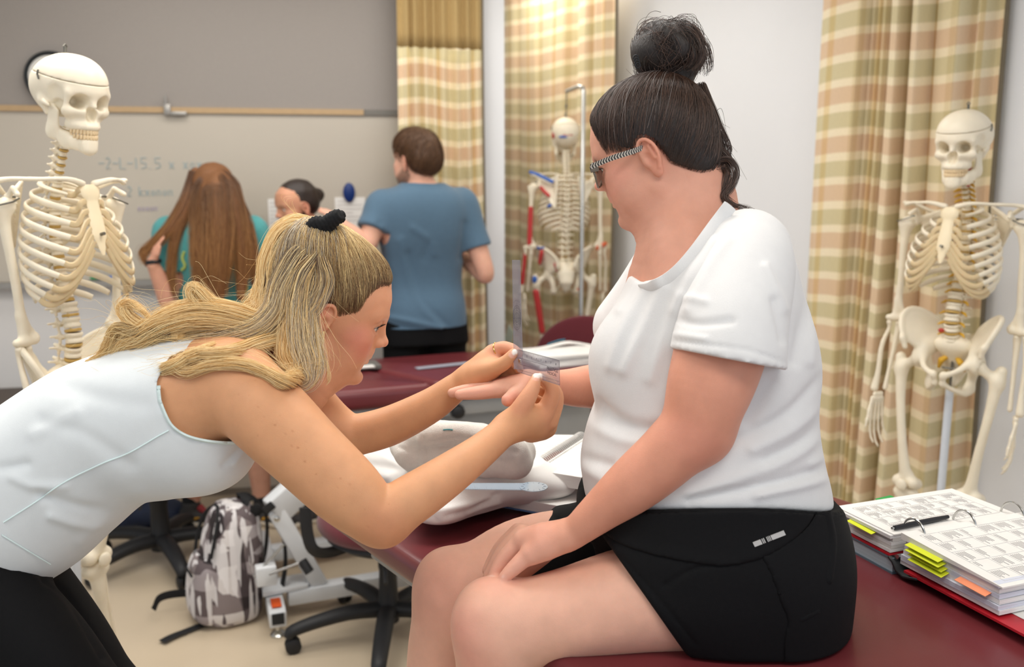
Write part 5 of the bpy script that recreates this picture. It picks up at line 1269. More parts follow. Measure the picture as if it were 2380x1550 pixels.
# seams and neck ribbing
def seamline(name, P, r, m, V_, n=40, lift=.0005, fl=(1, .5)):
    B = MB(); B.tube([tuple(surf(V_, *q[:2], lift)) for q in spline([(a_, b_) for a_, b_ in P], n)], r, 6, flat=fl); return SW.mb(name, B, m)
RB = np.array([tuple(surf(TEE, *q, .001)) for q in spline([(1697, 478), (1662, 524), (1619, 583), (1580, 628), (1545, 655), (1512, 668), (1484, 664)], 60)])
for _ in range(6): RB[1:-1] = .25 * RB[:-2] + .5 * RB[1:-1] + .25 * RB[2:]
B = MB(); B.tube([tuple(q) for q in RB], [.0095] * 46 + list(np.linspace(.0095, .002, 14)), 10, flat=(.32, 1.15), up=lambda i, p: Vector(p) - NC)
SW.mb('neck_rib', B, m_tee)
# shorts
SH = Solid(.0042)
def shorts_body(S_, g):
    loft_px(S_, SF, [((1360, 1040), (1905, 1040), .196), ((1345, 1110), (1922, 1105), .205), ((1345, 1150), (1932, 1145), .212), ((1345, 1200), (1945, 1190), .222), ((1400, 1250), (1950, 1250), .225), ((1460, 1320), (1944, 1320), .225), ((1480, 1390), (1938, 1385), .222), ((1500, 1440), (1925, 1425), .21), ((1540, 1468), (1890, 1452), .19)], k=.02, n=2.5, grow=g - .007)
    chain_px(S_, NTH[:4], n=30, k=.05, grow=g); chain_px(S_, FTH[:5], n=30, k=.05, grow=g)
shorts_body(SH, .007)
pa, pb = pt(1425, 1258, 1.36), pt(1596, 1500, 1.36); c_ = pt(1500, 1392, 1.392); vdir = (pb - pa).normalized()
fpl = Vector((-1, -.1, .45)).normalized()
def legcut(X, Y, Z):
    # near half: plane through the near leg opening; far half: plane through the far one
    n1 = (vdir.cross(ray(1510, 1380).normalized())).normalized(); n1 = n1 if n1.x < 0 else -n1
    q1 = pt(1500, 1385, 1.38); q2 = pt(1272, 1205, 1.62); n2 = Vector((-.80, .15, .58)).normalized()
    d1 = (X - q1.x) * n1.x + (Y - q1.y) * n1.y + (Z - q1.z) * n1.z; d2 = (X - q2.x) * n2.x + (Y - q2.y) * n2.y + (Z - q2.z) * n2.z
    m = pt(1500, 1330, 1.50); s_ = np.clip(((X - m.x) * -.208 + (Y - m.y) * .978) / .05 * .5 + .5, 0, 1)
    return -(d1 * (1 - s_) + d2 * s_)
SH._a([-9] * 3, [9] * 3, legcut, .004, 's')
SH.cut((0, 0, TZ + .003), (0, 0, -1), k=.006); SH._a([-9] * 3, [9] * 3, lambda X, Y, Z: -hem_fn(-1, .001)(X, Y, Z), .003, 's')
V, Q = SH.mesh(); N = normals(V, Q)
V = folds(V, N, [([(1440, 1290), (1530, 1390), (1618, 1498)], 4, -.002), ([(1920, 1180), (1935, 1260), (1925, 1350)], 10, .005), ([(1900, 1200), (1910, 1290)], 8, -.004), ([(1545, 1360), (1620, 1320), (1700, 1305)], 5, -.0025), ([(1240, 1165), (1310, 1215)], 5, -.002), ([(1900, 1420), (1860, 1440)], 8, .004)])
SHV = V + N * (noise3(V, 30, 2) * .001)[:, None]
SW.add('shorts', SHV, Q, m_shorts); SHQ = Q
cv = spline([(1385, 1222), (1440, 1262), (1520, 1290), (1620, 1310), (1700, 1313), (1780, 1292), (1850, 1250), (1890, 1205), (1912, 1140)], 60)
ed = spline([(1270, 1755), (1330, 1790), (1400, 1815), (1440, 1830), (1490, 1822)], 30)
PV = []
def panel(name, out, g):
    P = Solid(.0034); shorts_body(P, g)
    def fn(X, Y, Z):
        D = Y * CT - (Z - CAMZ) * ST; U = Y * ST + (Z - CAMZ) * CT; x = 1190 + F * X / D; y = 775 - F * U / D; m = (Y - pt(1600, 1300, 1.5).y) * 2000
        return -np.maximum(out(x, y), m) * D / F * .8
    P._a([-9] * 3, [9] * 3, fn, .002, 's'); P.cut((0, 0, TZ + .004), (0, 0, -1), k=.004); P._a([-9] * 3, [9] * 3, lambda X, Y, Z: -hem_fn(-1, -.004)(X, Y, Z), .003, 's')
    v, q = P.mesh(); n_ = normals(v, q); PV.append(v); return SW.add(name, v + n_ * (noise3(v, 30, 2) * .001)[:, None], q, m_shorts)
pn = panel('overlay_panel', lambda x, y: np.maximum(y - np.interp(x, cv[:, 0], cv[:, 1]), x - 1908), .011)
pn2 = panel('side_vent_panel', lambda x, y: np.maximum(np.interp(y, ed[:, 0], ed[:, 1]) - x, np.interp(x, cv[:, 0], cv[:, 1]) - 4 - y), .0095)
m_refl = mat('reflective_print', 'b9b7b4', .4, .03)
B = MB(); e0, e1 = np.array([1752, 1266]), np.array([1824, 1238])
for t0, t1 in ((0, .25), (.28, .31), (.33, .36), (.43, .455), (.475, .50), (.52, .545), (.57, 1)):
    P = []
    for t, o in ((t0, 0), (t1, 0), (t1, 1), (t0, 1)):
        p = e0 + (e1 - e0) * t + np.array([-1.0, -11.0]) * (o - .5) * .95 + np.array([4, 0]) * (.5 - o); P.append(surf(PV[0], p[0], p[1], .0022))
    B.add(P + [p + Vector((0, .001, 0)) for p in P], [(3, 2, 1, 0), (4, 5, 6, 7), (0, 1, 5, 4), (1, 2, 6, 5), (2, 3, 7, 6), (3, 0, 4, 7)])
pn_print = B; o = SW.mb('reflective_logo', B, m_refl, pn)
# hair: a close cap, the bun, loose curls at the nape
m_hairs = hair_mat('dark_hair_strand', '5a4236', '1a120f', None, .36)
m_cap = mat('dark_hair', '211814', .45, .3, 220, .6, 600, stretch=(1, 1, .2))
S = Solid(.0033)
S.el((-.012, 0, .046), (.101, .082, .089)); S.el((.03, 0, .050), (.066, .072, .070), k=.03); S.el((-.055, 0, -.005), (.052, .068, .060), k=.04); S.el((-.070, 0, -.040), (.030, .050, .035), k=.03)
S.el((.128, 0, .030), (.062, .15, .092), k=.010, op='s'); S.el((.075, 0, -.058), (.098, .15, .068), k=.012, op='s'); S.el((-.002, 0, -.016), (.026, .15, .040), k=.008, op='s'); S.el((-.01, 0, -.09), (.055, .15, .060), k=.02, op='s')
S.el((.055, -.07, .0), (.028, .03, .018), k=.012, op='s'); S.el((.055, .07, .0), (.028, .03, .018), k=.012, op='s')
cv_, cq = S.mesh(); capV = xf(cv_, HS)
tv, tq = thin_edge(cv_, cq, hm[0]); hcap = SW.add('hair', xf(tv, HS), tq, m_cap)
bunc = HI @ pt(1556, 168, 1.505)
kd = kd_of(cv_)
hv = hm[0][(hm[0][:, 2] > -.05) & (np.abs(hm[0][:, 1]) < .0735) & ~((hm[0][:, 0] > .02) & (hm[0][:, 2] < .01))]; dd = np.array([kd.find(v)[2] for v in hv]); edge_ = hv[(dd < .007)]
st_ = cap_strands(cv_, cq, cv_[cv_[:, 2] > -.08], bunc, 4200, 11, jitter=.006) 
SW.hair('hair_strands', [xf(q, HS) for q in st_], m_hairs, hcap, .0003, .0002)
SW.hair('hairline_strands', [xf(q, HS) for q in cap_strands(cv_, cq, edge_, bunc, 2600, 19, lenr=(.3, .8), off=.0015)], m_hairs, hcap, .00009, .00024)
# grey strands at the temple
gs = cap_strands(cv_, cq, cv_[(cv_[:, 1] > .03) & (cv_[:, 0] > -.05) & (cv_[:, 0] < .06) & (cv_[:, 2] > .02)], bunc, 70, 12, off=.004)
SW.hair('grey_strands', [xf(q, HS) for q in gs], mat('grey_hair', '7a6f6a', .4), hcap, .0003, .00015)
# bun: wound loops of hair round a core
bc = pt(1552, 122, 1.505); r = np.random.default_rng(5)
S = Solid(.003); bx, by, bz = Vector((1, 0, 0)), Vector((0, 1, 0)), Vector((0, 0, 1))
S.el(bc + Vector((-.004, 0, .0)), (.050, .046, .040)); S.el(bc + Vector((-.028, -.01, -.002)), (.028, .036, .034), k=.02); S.el(bc + Vector((.032, 0, .006)), (.026, .034, .032), k=.02); S.rc(bc + Vector((.01, 0, -.02)), bc + Vector((.004, 0, -.055)), .034, .036, k=.03)
for i in range(7):
    a0 = r.uniform(0, 2 * pi); t = Vector((cos(a0), sin(a0), 0)); P = [bc + (t * cos(u) * .046 + (bz * .8 + t.cross(bz) * .6 * (-1) ** i) * sin(u) * .040) for u in np.linspace(-.6, 2.6, 10)]
    S.chain(P, [.008, .012, .013, .014, .014, .013, .013, .012, .010, .006], k=.008, n=18)
bun = S.build('bun', m_cap, None); bun.parent = hcap; bun.location = -Vector(SW.off)
L = []
for i in range(1700):
    a0 = r.uniform(0, 2 * pi); t = Vector((cos(a0), sin(a0), r.normal() * .3)).normalized(); w = (bz + t.cross(bz) * r.normal() * .8).normalized(); R0 = r.uniform(.046, .060); s0 = r.uniform(0, 6)
    L.append(np.array([bc + Vector((0, 0, .002)) + (t * cos(u) * R0 * 1.02 + w * sin(u) * R0 * .80) for u in np.linspace(s0, s0 + r.uniform(1, 2.4), 14)]))
L += bundle([pt(1590, 85, 1.48), pt(1628, 110, 1.48), pt(1638, 150, 1.48), pt(1636, 180, 1.48)], [.012, .016, .016, .010], 110, 3, .004, 16)
L += bundle([pt(1540, 70, 1.5), pt(1600, 80, 1.47), pt(1620, 130, 1.46), pt(1600, 165, 1.47)], [.010, .018, .018, .016], 160, 4, .004, 16)
SW.hair('bun_strands', L, m_hairs, hcap, .0004, .00018)
B = MB()
for i in range(4): B.tube([pt(1478 + 1.5 * i, 134 + 6 * i, 1.46) + Vector((.004 * cos(u), 0, .004 * sin(u))) for u in np.linspace(0, 2 * pi, 9)[:-1]], .0012, 6, closed=True)
SW.mb('hair_tie', B, m_black, hcap)
# nape curls
K = []
for P, rd, n, sd in (([(1648, 330, 1.47), (1682, 360, 1.465), (1688, 385, 1.465), (1664, 392, 1.46), (1650, 375, 1.46)], [.006, .010, .008, .004], 90, 1),
                     ([(1655, 378, 1.465), (1690, 372, 1.46), (1706, 400, 1.455), (1698, 430, 1.45), (1682, 455, 1.445), (1700, 475, 1.44), (1735, 483, 1.435), (1757, 492, 1.43)], [.005, .009, .007, .004, .003], 110, 2),
                     ([(1660, 385, 1.475), (1684, 400, 1.46), (1680, 440, 1.45), (1700, 470, 1.44), (1740, 490, 1.43)], [.004, .006, .004, .002], 60, 6),
                     ([(1625, 200, 1.50), (1662, 290, 1.478), (1688, 350, 1.47), (1668, 385, 1.465)], [.012, .012, .010, .006], 170, 7)):
    K += bundle([pt(*q) for q in P], rd, n, sd, .0025, 30)
for i in range(60):
    x0, y0 = 1585 + r.uniform(0, 70), 388 + r.uniform(-6, 14); D0 = 1.452 + (x0 - 1585) * .0005
    K.append(np.array([pt(a_, b_, D0) for a_, b_ in spline([(x0, y0 - 14), (x0 + r.uniform(-14, 2), y0 + 16), (x0 + r.uniform(-30, 0), y0 + r.uniform(25, 60))], 7)]))
K += [pt(1575, 165, 1.5).lerp(pt(1560, 170, 1.48), 0).to_tuple() and np.array([pt(a_, b_, 1.47) for a_, b_ in spline([(1500 + 9 * i, 200 + 3 * i), (1470 + 10 * i, 175 - 4 * i), (1455 + 14 * i, 160 - 10 * i)], 8)]) for i in range(5)]
for i in range(26):
    x0, y0 = 1610 + r.uniform(0, 60), 250 + r.uniform(0, 140); K.append(np.array([pt(a_, b_, 1.48) for a_, b_ in spline([(x0, y0), (x0 + r.uniform(10, 40), y0 + r.uniform(-10, 40)), (x0 + r.uniform(30, 70), y0 + r.uniform(20, 120))], 8)]))
SW.hair('loose_curls', K, m_hairs, hcap, .00038, .00012)
# ear-to-ear glasses with herringbone temples
def herring():
    m = bpy.data.materials.new('herringbone_temple'); m.use_nodes = True; nt = m.node_tree; N, L = nt.nodes, nt.links; b = N['Principled BSDF']; b.inputs['Roughness'].default_value = .3
    uv = N.new('ShaderNodeUVMap'); sp = N.new('ShaderNodeSeparateXYZ'); L.new(uv.outputs[0], sp.inputs[0])
    ab = N.new('ShaderNodeMath'); ab.operation = 'PINGPONG'; ab.inputs[1].default_value = .5; L.new(sp.outputs[1], ab.inputs[0])
    ad = N.new('ShaderNodeMath'); ad.operation = 'ADD'; L.new(sp.outputs[0], ad.inputs[0]); L.new(ab.outputs[0], ad.inputs[1])
    fr_ = N.new('ShaderNodeMath'); fr_.operation = 'FRACT'; L.new(ad.outputs[0], fr_.inputs[0]); r_ = N.new('ShaderNodeValToRGB'); r_.color_ramp.interpolation = 'CONSTANT'; e = r_.color_ramp.elements; e[0].color = (*lin('2a2624'), 1); e[1].position = .52; e[1].color = (*lin('b9b1a4'), 1); L.new(fr_.outputs[0], r_.inputs[0]); L.new(r_.outputs[0], b.inputs['Base Color'])
    return m
m_her = herring(); m_frame = mat('tortoise_frame', '6b6358', .25, .2, 200); m_lens = mat('glasses_lens', '8a8270', .05, 0, alpha=.55)
GL = empty('eyeglasses', pt(1400, 390, 1.42), 0, 'glasses with grey herringbone temple worn by the seated woman', 'glasses'); go = Vector(GL.location)
def gpt(*q): return pt(*q) - go
def gl(name, B, m): return B.build(name, m, GL)
for y, D in ((1, 1.449), (-1, 1.560)):
    P = [(1372, 388, D - .012 * y), (1420, 368, D - .018 * y), (1470, 352, D - .014 * y), (1506, 338, D - .010 * y)]
    Q_ = spline([tuple(gpt(*q)) for q in P], 24); w = .0043; V = []; 
    for i, q in enumerate(Q_):
        q = Vector(q)
        for dz, dy in ((-w, -.0012), (w, -.0012), (w, .0012), (-w, .0012)): V.append(q + Vector((0, dy, dz)))
    Fq = [tuple((i * 4 + j, i * 4 + (j + 1) % 4, (i + 1) * 4 + (j + 1) % 4, (i + 1) * 4 + j)) for i in range(23) for j in range(4)] + [(0, 3, 2, 1), (92, 93, 94, 95)]
    o = mesh_fast('temple', V, Fq, m_her, GL, False); l = o.data.uv_layers.new(name='UVMap')
    for lp in o.data.loops: l.data[lp.index].uv = (lp.vertex_index // 4 * 1.0, (0, 1, 1, 0)[lp.vertex_index % 4])
    B = MB(); B.tube([tuple(q) for q in spline([tuple(gpt(*q)) for q in ((1500, 340, D - .011 * y), (1525, 328, D - .012 * y), (1550, 330, D - .012 * y), (1564, 350, D - .010 * y), (1570, 372, D - .008 * y))], 20)], [.003] * 6 + [.005] * 8 + [.0045] * 6, 8, flat=(.6, 1.3)); gl('temple_end', B, m_black)
ec = [HS @ Vector((.1010, y * .031, .004)) - go for y in (1, -1)]; gx = (HS.to_3x3() @ Vector((1, 0, .12))).normalized(); gz = (HS.to_3x3() @ Vector((-.12, 0, 1))).normalized(); gy = gz.cross(gx)
for i, c in enumerate(ec):
    P = [c + gy * (.0235 * cos(t) * (1 if sin(t) < 0 else 1.08)) + gz * (.0195 * sin(t)) - gx * (.004 * abs(cos(t))) for t in np.linspace(0, 2 * pi, 40)[:-1]]
    B = MB(); B.tube(P, [.0016 + .0013 * max(0, sin(t)) for t in np.linspace(0, 2 * pi, 40)[:-1]], 8, closed=True); gl('rim', B, m_frame)
    B = MB(); n_ = len(P); B.add([c + gx * .0008] + P, [(0, j + 1, (j + 1) % n_ + 1) for j in range(n_)]); o = gl('lens', B, m_lens); md = o.modifiers.new('thick', 'SOLIDIFY'); md.thickness = .0014
B = MB(); B.tube([ec[0] + gy * -.022 + gz * .006, (ec[0] + ec[1]) / 2 + gz * .010 + gx * .003, ec[1] + gy * .022 + gz * .006], .0016, 8); gl('bridge', B, m_frame)
for i, y in ((0, 1), (1, -1)):
    B = MB(); B.box(ec[i] + gy * y * .0265 + gz * .010 - gx * .006, (.014, .004, .010), basis(gx, gy, gz), .001); gl('hinge', B, m_frame)
# ---------------------------------------------------------------- the blonde woman bending forward in a white tank top
m_tank = mat('white_knit', 'dde2e4', .8, .015, 60, .15, 1200, sheen=.15); m_trim = mat('pale_aqua_binding', 'd9eae9', .75, .02)
m_legg = mat('black_leggings_cloth', '08080a', .75, .1, 150, .2, 1000, spec=.25)
BW = Body('woman bending forward in a white tank top and black leggings, long blonde half-ponytail', pt(60, 1400, 1.53).to_tuple()[:2] + (0,))
BFR = frame(pt(330, 1080, 1.53), (.53, 0, -.85), (.85, .03, .53))
BT = [((115, 1337), (-92, 1034), .165), ((180, 1297), (-24, 972), .158), ((262, 1222), (66, 907), .145), ((340, 1158), (150, 857), .142), ((420, 1142), (224, 828), .150), ((500, 1103), (300, 796), .155),
      ((552, 1052), (385, 772), .155), ((590, 1012), (455, 757), .150), ((630, 975), (530, 748), .125), ((676, 930), (606, 752), .085)]
NARM = [(545, 895, 1.415, 92), (620, 962, 1.385, 97), (710, 1050, 1.365, 90), (800, 1135, 1.352, 84), (866, 1192, 1.35, 68), (905, 1190, 1.355, 62), (965, 1155, 1.372, 58), (1050, 1098, 1.405, 49), (1125, 1042, 1.448, 39), (1185, 990, 1.48, 33)]
FARMB = [(640, 880, 1.61, 72), (700, 930, 1.635, 68), (760, 985, 1.645, 60), (806, 1010, 1.645, 52), (840, 1008, 1.645, 48), (910, 988, 1.642, 46), (1000, 943, 1.632, 40), (1060, 900, 1.622, 33), (1095, 876, 1.616, 30)]
sb = .98
HB = Matrix.Translation(pt(759, 729, 1.555)) @ basis(Vector((.985, .172, 0)), Vector((-.172, .985, 0)), Vector((0, 0, 1))).to_4x4() @ Matrix.Rotation(radians(22), 4, 'Y') @ Matrix.Scale(sb, 4)
HBI = HB.inverted()
S = Solid(.0032); A1, A2 = Solid(.0032), Solid(.0032)
loft_px(S, BFR, BT[3:], grow=-.003)
chain_px(A1, NARM, n=70, k=.03); A1.el(pt(528, 892, 1.43), (.058, .048, .058), k=.05); A1.el(pt(893, 1226, 1.352), (.026, .024, .024), k=.03)
A1.el(pt(478, 912, 1.462), (.070, .040, .070), k=.06)
for P in ([(1180, 993, 1.482, 31), (1222, 972, 1.486, 34), (1260, 964, 1.50, 24)], [(1182, 998, 1.486, 28), (1230, 990, 1.502, 33), (1266, 990, 1.524, 23)], [(1235, 1000, 1.52, 28), (1262, 1003, 1.54, 20)]): chain_px(A1, P, k=.014, n=12)
NF = {'thumb': [(1196, 972, 1.475, 25), (1222, 932, 1.468, 21.5), (1238, 903, 1.472, 17), (1246, 878, 1.482, 11.5)],
      'index': [(1266, 958, 1.50, 22), (1284, 915, 1.497, 18.5), (1276, 890, 1.495, 15.5), (1259, 876, 1.490, 11.5)],
      'middle': [(1277, 980, 1.515, 21), (1293, 930, 1.515, 18), (1285, 902, 1.512, 15), (1264, 888, 1.506, 12)],
      'ring': [(1274, 996, 1.535, 20), (1288, 944, 1.54, 17), (1274, 916, 1.535, 14.5), (1252, 905, 1.525, 12)],
      'little': [(1264, 1004, 1.552, 18), (1273, 960, 1.56, 15), (1258, 935, 1.555, 13), (1240, 925, 1.545, 11)]}
for k_, P in NF.items(): chain_px(A1, P, k=.004 if k_ != 'thumb' else .009, n=16)
chain_px(A2, FARMB, n=60, k=.03)
for P in ([(1092, 878, 1.616, 29), (1125, 846, 1.61, 29), (1148, 823, 1.61, 22)], [(1096, 880, 1.604, 25), (1135, 862, 1.592, 25), (1158, 850, 1.588, 18)]): chain_px(A2, P, k=.014, n=12)
FF = {'index': [(1144, 819, 1.61, 18.5), (1168, 809, 1.60, 16.5), (1190, 812, 1.588, 14), (1205, 821, 1.575, 11)],
      'thumb': [(1110, 868, 1.596, 23), (1145, 857, 1.576, 19.5), (1173, 843, 1.562, 16.5), (1194, 821, 1.555, 12)],
      'middle': [(1150, 836, 1.62, 17.5), (1178, 838, 1.612, 15.5), (1196, 846, 1.60, 13.5), (1206, 858, 1.585, 11)],
      'ring': [(1148, 848, 1.622, 17), (1176, 858, 1.616, 15), (1194, 866, 1.604, 13), (1202, 880, 1.592, 11)],
      'little': [(1140, 860, 1.624, 16), (1164, 874, 1.618, 14), (1180, 881, 1.608, 12), (1194, 888, 1.598, 10)]}
for k_, P in FF.items(): chain_px(A2, P, k=.004 if k_ != 'thumb' else .009, n=16)
S.group(A1, .02); S.group(A2, .02)
V1, Q1 = S.mesh(); V1 = relax(V1, Q1, 6)
L3 = lambda px, py, D: HBI @ pt(px, py, D)
nk = [([Vector((-.030, 0, -.005)), L3(680, 800, 1.545), L3(640, 850, 1.54), L3(590, 900, 1.535)], [.056, .055, .060, .075]), ([Vector((.02, 0, -.06)), L3(720, 880, 1.545), L3(655, 930, 1.54)], [.034, .046, .06])]
hm = make_head(neck=nk, nose=.78, chin=1.05, cheek=.96, lid=.001, skin='dca07c', lip='b9625a', blush='d5766a')
SKB = 'd59d74'
def nail(P, r=.0042):
    a, b = pt(*P[-1][:3]), pt(*P[-2][:3]); d = (a - b).normalized(); v = (CAMP - a).normalized(); o = v * (P[-1][3] * P[-1][2] / F * .8)
    return [(a + o - d * .004, a + o - d * .001, r, .0012, 'e8b7a4', .9), (a + o + d * .0035, a + o + d * .006, r, .0008, 'f6f1ea', 1)]
mk = nail(NF['thumb'], .0055) + nail(NF['index']) + nail(FF['thumb'], .0052)
mk += [(pt(1284, 915, 1.48), pt(1293, 930, 1.50), .01, .02, 'd58c70', .4), (pt(1272, 985, 1.51), pt(1262, 962, 1.49), .008, .018, 'd58c70', .35), (pt(1160, 812, 1.60), pt(1190, 815, 1.58), .014, .02, 'dd9a84', .5), (pt(893, 1230, 1.33), pt(880, 1220, 1.33), .02, .03, 'c9825e', .5), (pt(1210, 940, 1.46), pt(1240, 890, 1.46), .012, .012, 'd8937a', .4)]
r = np.random.default_rng(21)
for i in range(70):
    a = np.array(NARM[1][:2]) + (np.array(NARM[4][:2]) - np.array(NARM[1][:2])) * r.uniform(-.3, 1.0) + r.normal(size=2) * 45; q = surf(V1, a[0], a[1], 0); mk.append((q, q, r.uniform(.0002, .0007), .0009, 'a8683f', r.uniform(.2, .55)))
V, Q, C = joinm([(V1, Q1, paint(V1, SKB, mk)), (xf(hm[0], HB), hm[1], hm[2])])
BW.add('body', V, Q, m_skin, C); BODYB = V1
eyes(BW, HB, '5c4630', (1, -.22, -.12), True, .001); brows(BW, HB, mat('brown_brow', '6b4830', .6), 300, 4, th=.9)
# tank top
T = Solid(.0040); loft_px(T, BFR, BT, k=.02, grow=.0045)
T.el(pt(480, 1050, 1.45), (.07, .055, .06), k=.06); T.el(pt(480, 1050, 1.61), (.07, .055, .06), k=.06)
T.cut(pt(12, 1200, 1.53), BFR.to_3x3() @ Vector((0, 0, -1)), k=.004)
hole = [(452, 806), (520, 808), (590, 834), (645, 885), (740, 850), (760, 1075), (640, 1075), (566, 1024), (520, 1027), (470, 1022), (430, 1009), (398, 985), (375, 940), (366, 888), (396, 832)]
px_cut(T, hole, 1.53, (np.array(pt(350, 1100, 1.40)) - .1, np.array(pt(760, 780, 1.55)) + .1))
T.el(pt(600, 900, 1.66), (.12, .10, .12), k=.004, op='s')
T.rc(pt(690, 860, 1.54), pt(760, 760, 1.54), .066, .10, k=.006, op='s')
V, Q = T.mesh(); N = normals(V, Q)
V = folds(V, N, [([(90, 1150), (190, 1180), (280, 1190)], 14, -.005), ([(120, 1200), (200, 1222), (260, 1215)], 12, .005), ([(30, 1110), (80, 1130), (150, 1130)], 12, .004), ([(0, 1090), (60, 1080)], 14, -.005), ([(330, 1150), (260, 1190), (190, 1260)], 14, .004), ([(150, 900), (260, 930), (330, 940)], 22, -.003), ([(100, 980), (200, 1010), (300, 1080)], 18, -.003), ([(520, 1080), (560, 1040)], 8, -.003), ([(545, 1075), (575, 1035)], 7, .003), ([(80, 1010), (180, 960)], 16, .003)])
V = V + N * (noise3(V, 26, 9) * .0016)[:, None]; TK = V
tk = BW.add('tank_top', V, Q, m_tank)
def bline(name, P, r_, m, VV, n=50, lift=.0006, fl=(1, .5), parent=None):
    B = MB(); B.tube([tuple(surf(VV, *q, lift)) for q in spline(P, n)], r_, 6, flat=fl); return BW.mb(name, B, m, parent)
bline('side_seam', [(392, 1000), (366, 1014), (300, 1052), (235, 1078), (150, 1120), (80, 1168), (8, 1214)], .0012, m_trim, TK, parent=tk)
bline('armhole_binding', [(368, 896), (370, 920), (374, 938), (396, 985), (428, 1010), (470, 1023), (520, 1029), (562, 1027)], .0052, m_trim, TK, parent=tk, fl=(.5, 1))
bline('hem_stitching', [(4, 1243), (60, 1277), (118, 1312)], .0009, m_trim, TK, 20, parent=tk)
# leggings and shoes
G = Solid(.006)
loft_px(G, BFR, [((150, 1318), (-70, 1000), .163), ((112, 1345), (-95, 1045), .168), ((70, 1385), (-180, 1110), .172), ((20, 1440), (-240, 1200), .165)], k=.03, grow=-.002)
G.el(pt(-130, 1260, 1.53), (.11, .15, .12), k=.06)
for hip, knee, ank in ((((-40, 1385, 1.44, 122)), (232, 1668, 1.45, 84), (105, 2190, 1.75, 52)), ((40, 1365, 1.62, 112), (250, 1640, 1.64, 84), (170, 2060, 1.9, 50))):
    mid = tuple((a + b) / 2 for a, b in zip(hip, knee)); mid = mid[:2] + (mid[2], 116 if hip[2] < 1.5 else 106)
    chain_px(G, [hip, mid, knee], n=30, k=.03); m2 = tuple(a + (b - a) * .35 for a, b in zip(knee, ank)); chain_px(G, [knee, m2[:3] + (88,), ank], n=30, k=.03)
V, Q = G.mesh(); N = normals(V, Q)
V = folds(V, N, [([(100, 1345), (150, 1380), (190, 1440), (240, 1530)], 9, -.005), ([(40, 1330), (90, 1350)], 8, .003)]); BW.add('leggings', V, Q, m_legg)
m_shoe = mat('grey_shoe', '4a4a4e', .6, .1)
for a in (pt(105, 2190, 1.75), pt(170, 2060, 1.9)):
    a = Vector((a.x, a.y, max(a.z, .02))); Z = Solid(.006); Z.rc((a.x - .02, a.y, .055), (a.x + .16, a.y + .02, .04), .042, .036, k=.02); Z.rc((a.x, a.y, .05), (a.x, a.y, .12), .042, .045, k=.02); Z.cut((0, 0, .002), (0, 0, -1)); v, q = Z.mesh(); BW.add('shoe', v, q, m_shoe)
# rings and earring
m_gold = mat('gold', 'd9b26a', .22, .03, metal=1)
def ring(P, i, t, r_, nm='ring'):
    a, b = pt(*P[i][:3]), pt(*P[i + 1][:3]); c = a.lerp(b, t); d = (b - a).normalized(); u = d.orthogonal().normalized(); w = d.cross(u); R_ = (P[i][3] + (P[i + 1][3] - P[i][3]) * t) * P[i][2] / F * 1.04
    B = MB(); B.tube([c + (u * cos(x) + w * sin(x)) * R_ for x in np.linspace(0, 2 * pi, 29)[:-1]], r_, 8, closed=True); BW.mb(nm, B, m_gold)
ring(NF['ring'], 0, .62, .0011); ring(FF['index'], 0, .55, .0012); ring(FF['ring'], 0, .5, .0010)
c = HB @ Vector((-.004, -.076, -.030)); B = MB(); B.lathe([(0, -.0015), (.0016, 0), (0, .0015)], Matrix.Translation(c), 8); BW.mb('earring', B, m_gold)
# hair: cap, half-ponytail, long locks over the back and shoulder
m_bl = hair_mat('blonde_strand', 'ffeab6', 'd8a75c', None, .34); m_blr = hair_mat('rooted_blonde_strand', 'fce0a2', 'b58a50', '6b4e34', .36); m_ash = hair_mat('ash_blonde_strand', 'eadfc8', 'a48e70', '5c4636', .36)
m_blcap = mat('blonde_hair', '8e6e48', .5, .3, 180, .6, 500, stretch=(1, 1, .25)); m_blvol = mat('blonde_lock', 'd9b274', .5, .25, 160, .5, 400)
S = Solid(.0028)
S.el((-.010, 0, .045), (.098, .080, .088)); S.el((.026, 0, .050), (.067, .0705, .074), k=.03); S.el((-.055, 0, .0), (.058, .072, .066), k=.04); S.el((-.052, 0, .095), (.055, .055, .045), k=.05)
S.el((.126, 0, .026), (.058, .15, .083), k=.016, op='s'); [S.el((.096, y * .062, .030), (.047, .050, .060), k=.012, op='s') for y in (-1, 1)]; S.el((.078, 0, -.060), (.098, .15, .070), k=.012, op='s'); S.el((.000, 0, -.010), (.022, .15, .036), k=.008, op='s'); S.el((.0, 0, -.085), (.050, .15, .055), k=.02, op='s')
S.el((.052, -.075, .0), (.030, .03, .020), k=.014, op='s')
cv2, cq2 = S.mesh(); tv, tq = thin_edge(cv2, cq2, hm[0]); cap = BW.add('hair', xf(tv, HB), tq, m_blcap)
tie = HBI @ pt(742, 548, 1.545)
fr_ = cap_strands(cv2, cq2, cv2[(cv2[:, 0] > -.02)], tie, 3400, 31, off=.003, jitter=.006, lift=.008)
BW.hair('crown_strands', [xf(q, HB) for q in fr_], m_blr, cap, .00028, .00026)
fr_ = cap_strands(cv2, cq2, cv2[(cv2[:, 0] < .0)], tie, 3600, 35, off=.004, jitter=.006, lift=.006)
BW.hair('back_strands', [xf(q, HB) for q in fr_[:1900]], m_ash, cap, .00028, .00026); BW.hair('back_strands', [xf(q, HB) for q in fr_[1900:]], m_blr, cap, .00028, .00026)
kd = kd_of(cv2)
hv = hm[0][(hm[0][:, 2] > -.03) & (np.abs(hm[0][:, 1]) < .0735) & ~((hm[0][:, 0] > .03) & (hm[0][:, 2] < .01))]; dd = np.array([kd.find(v)[2] for v in hv]); ed2 = hv[dd < .007]
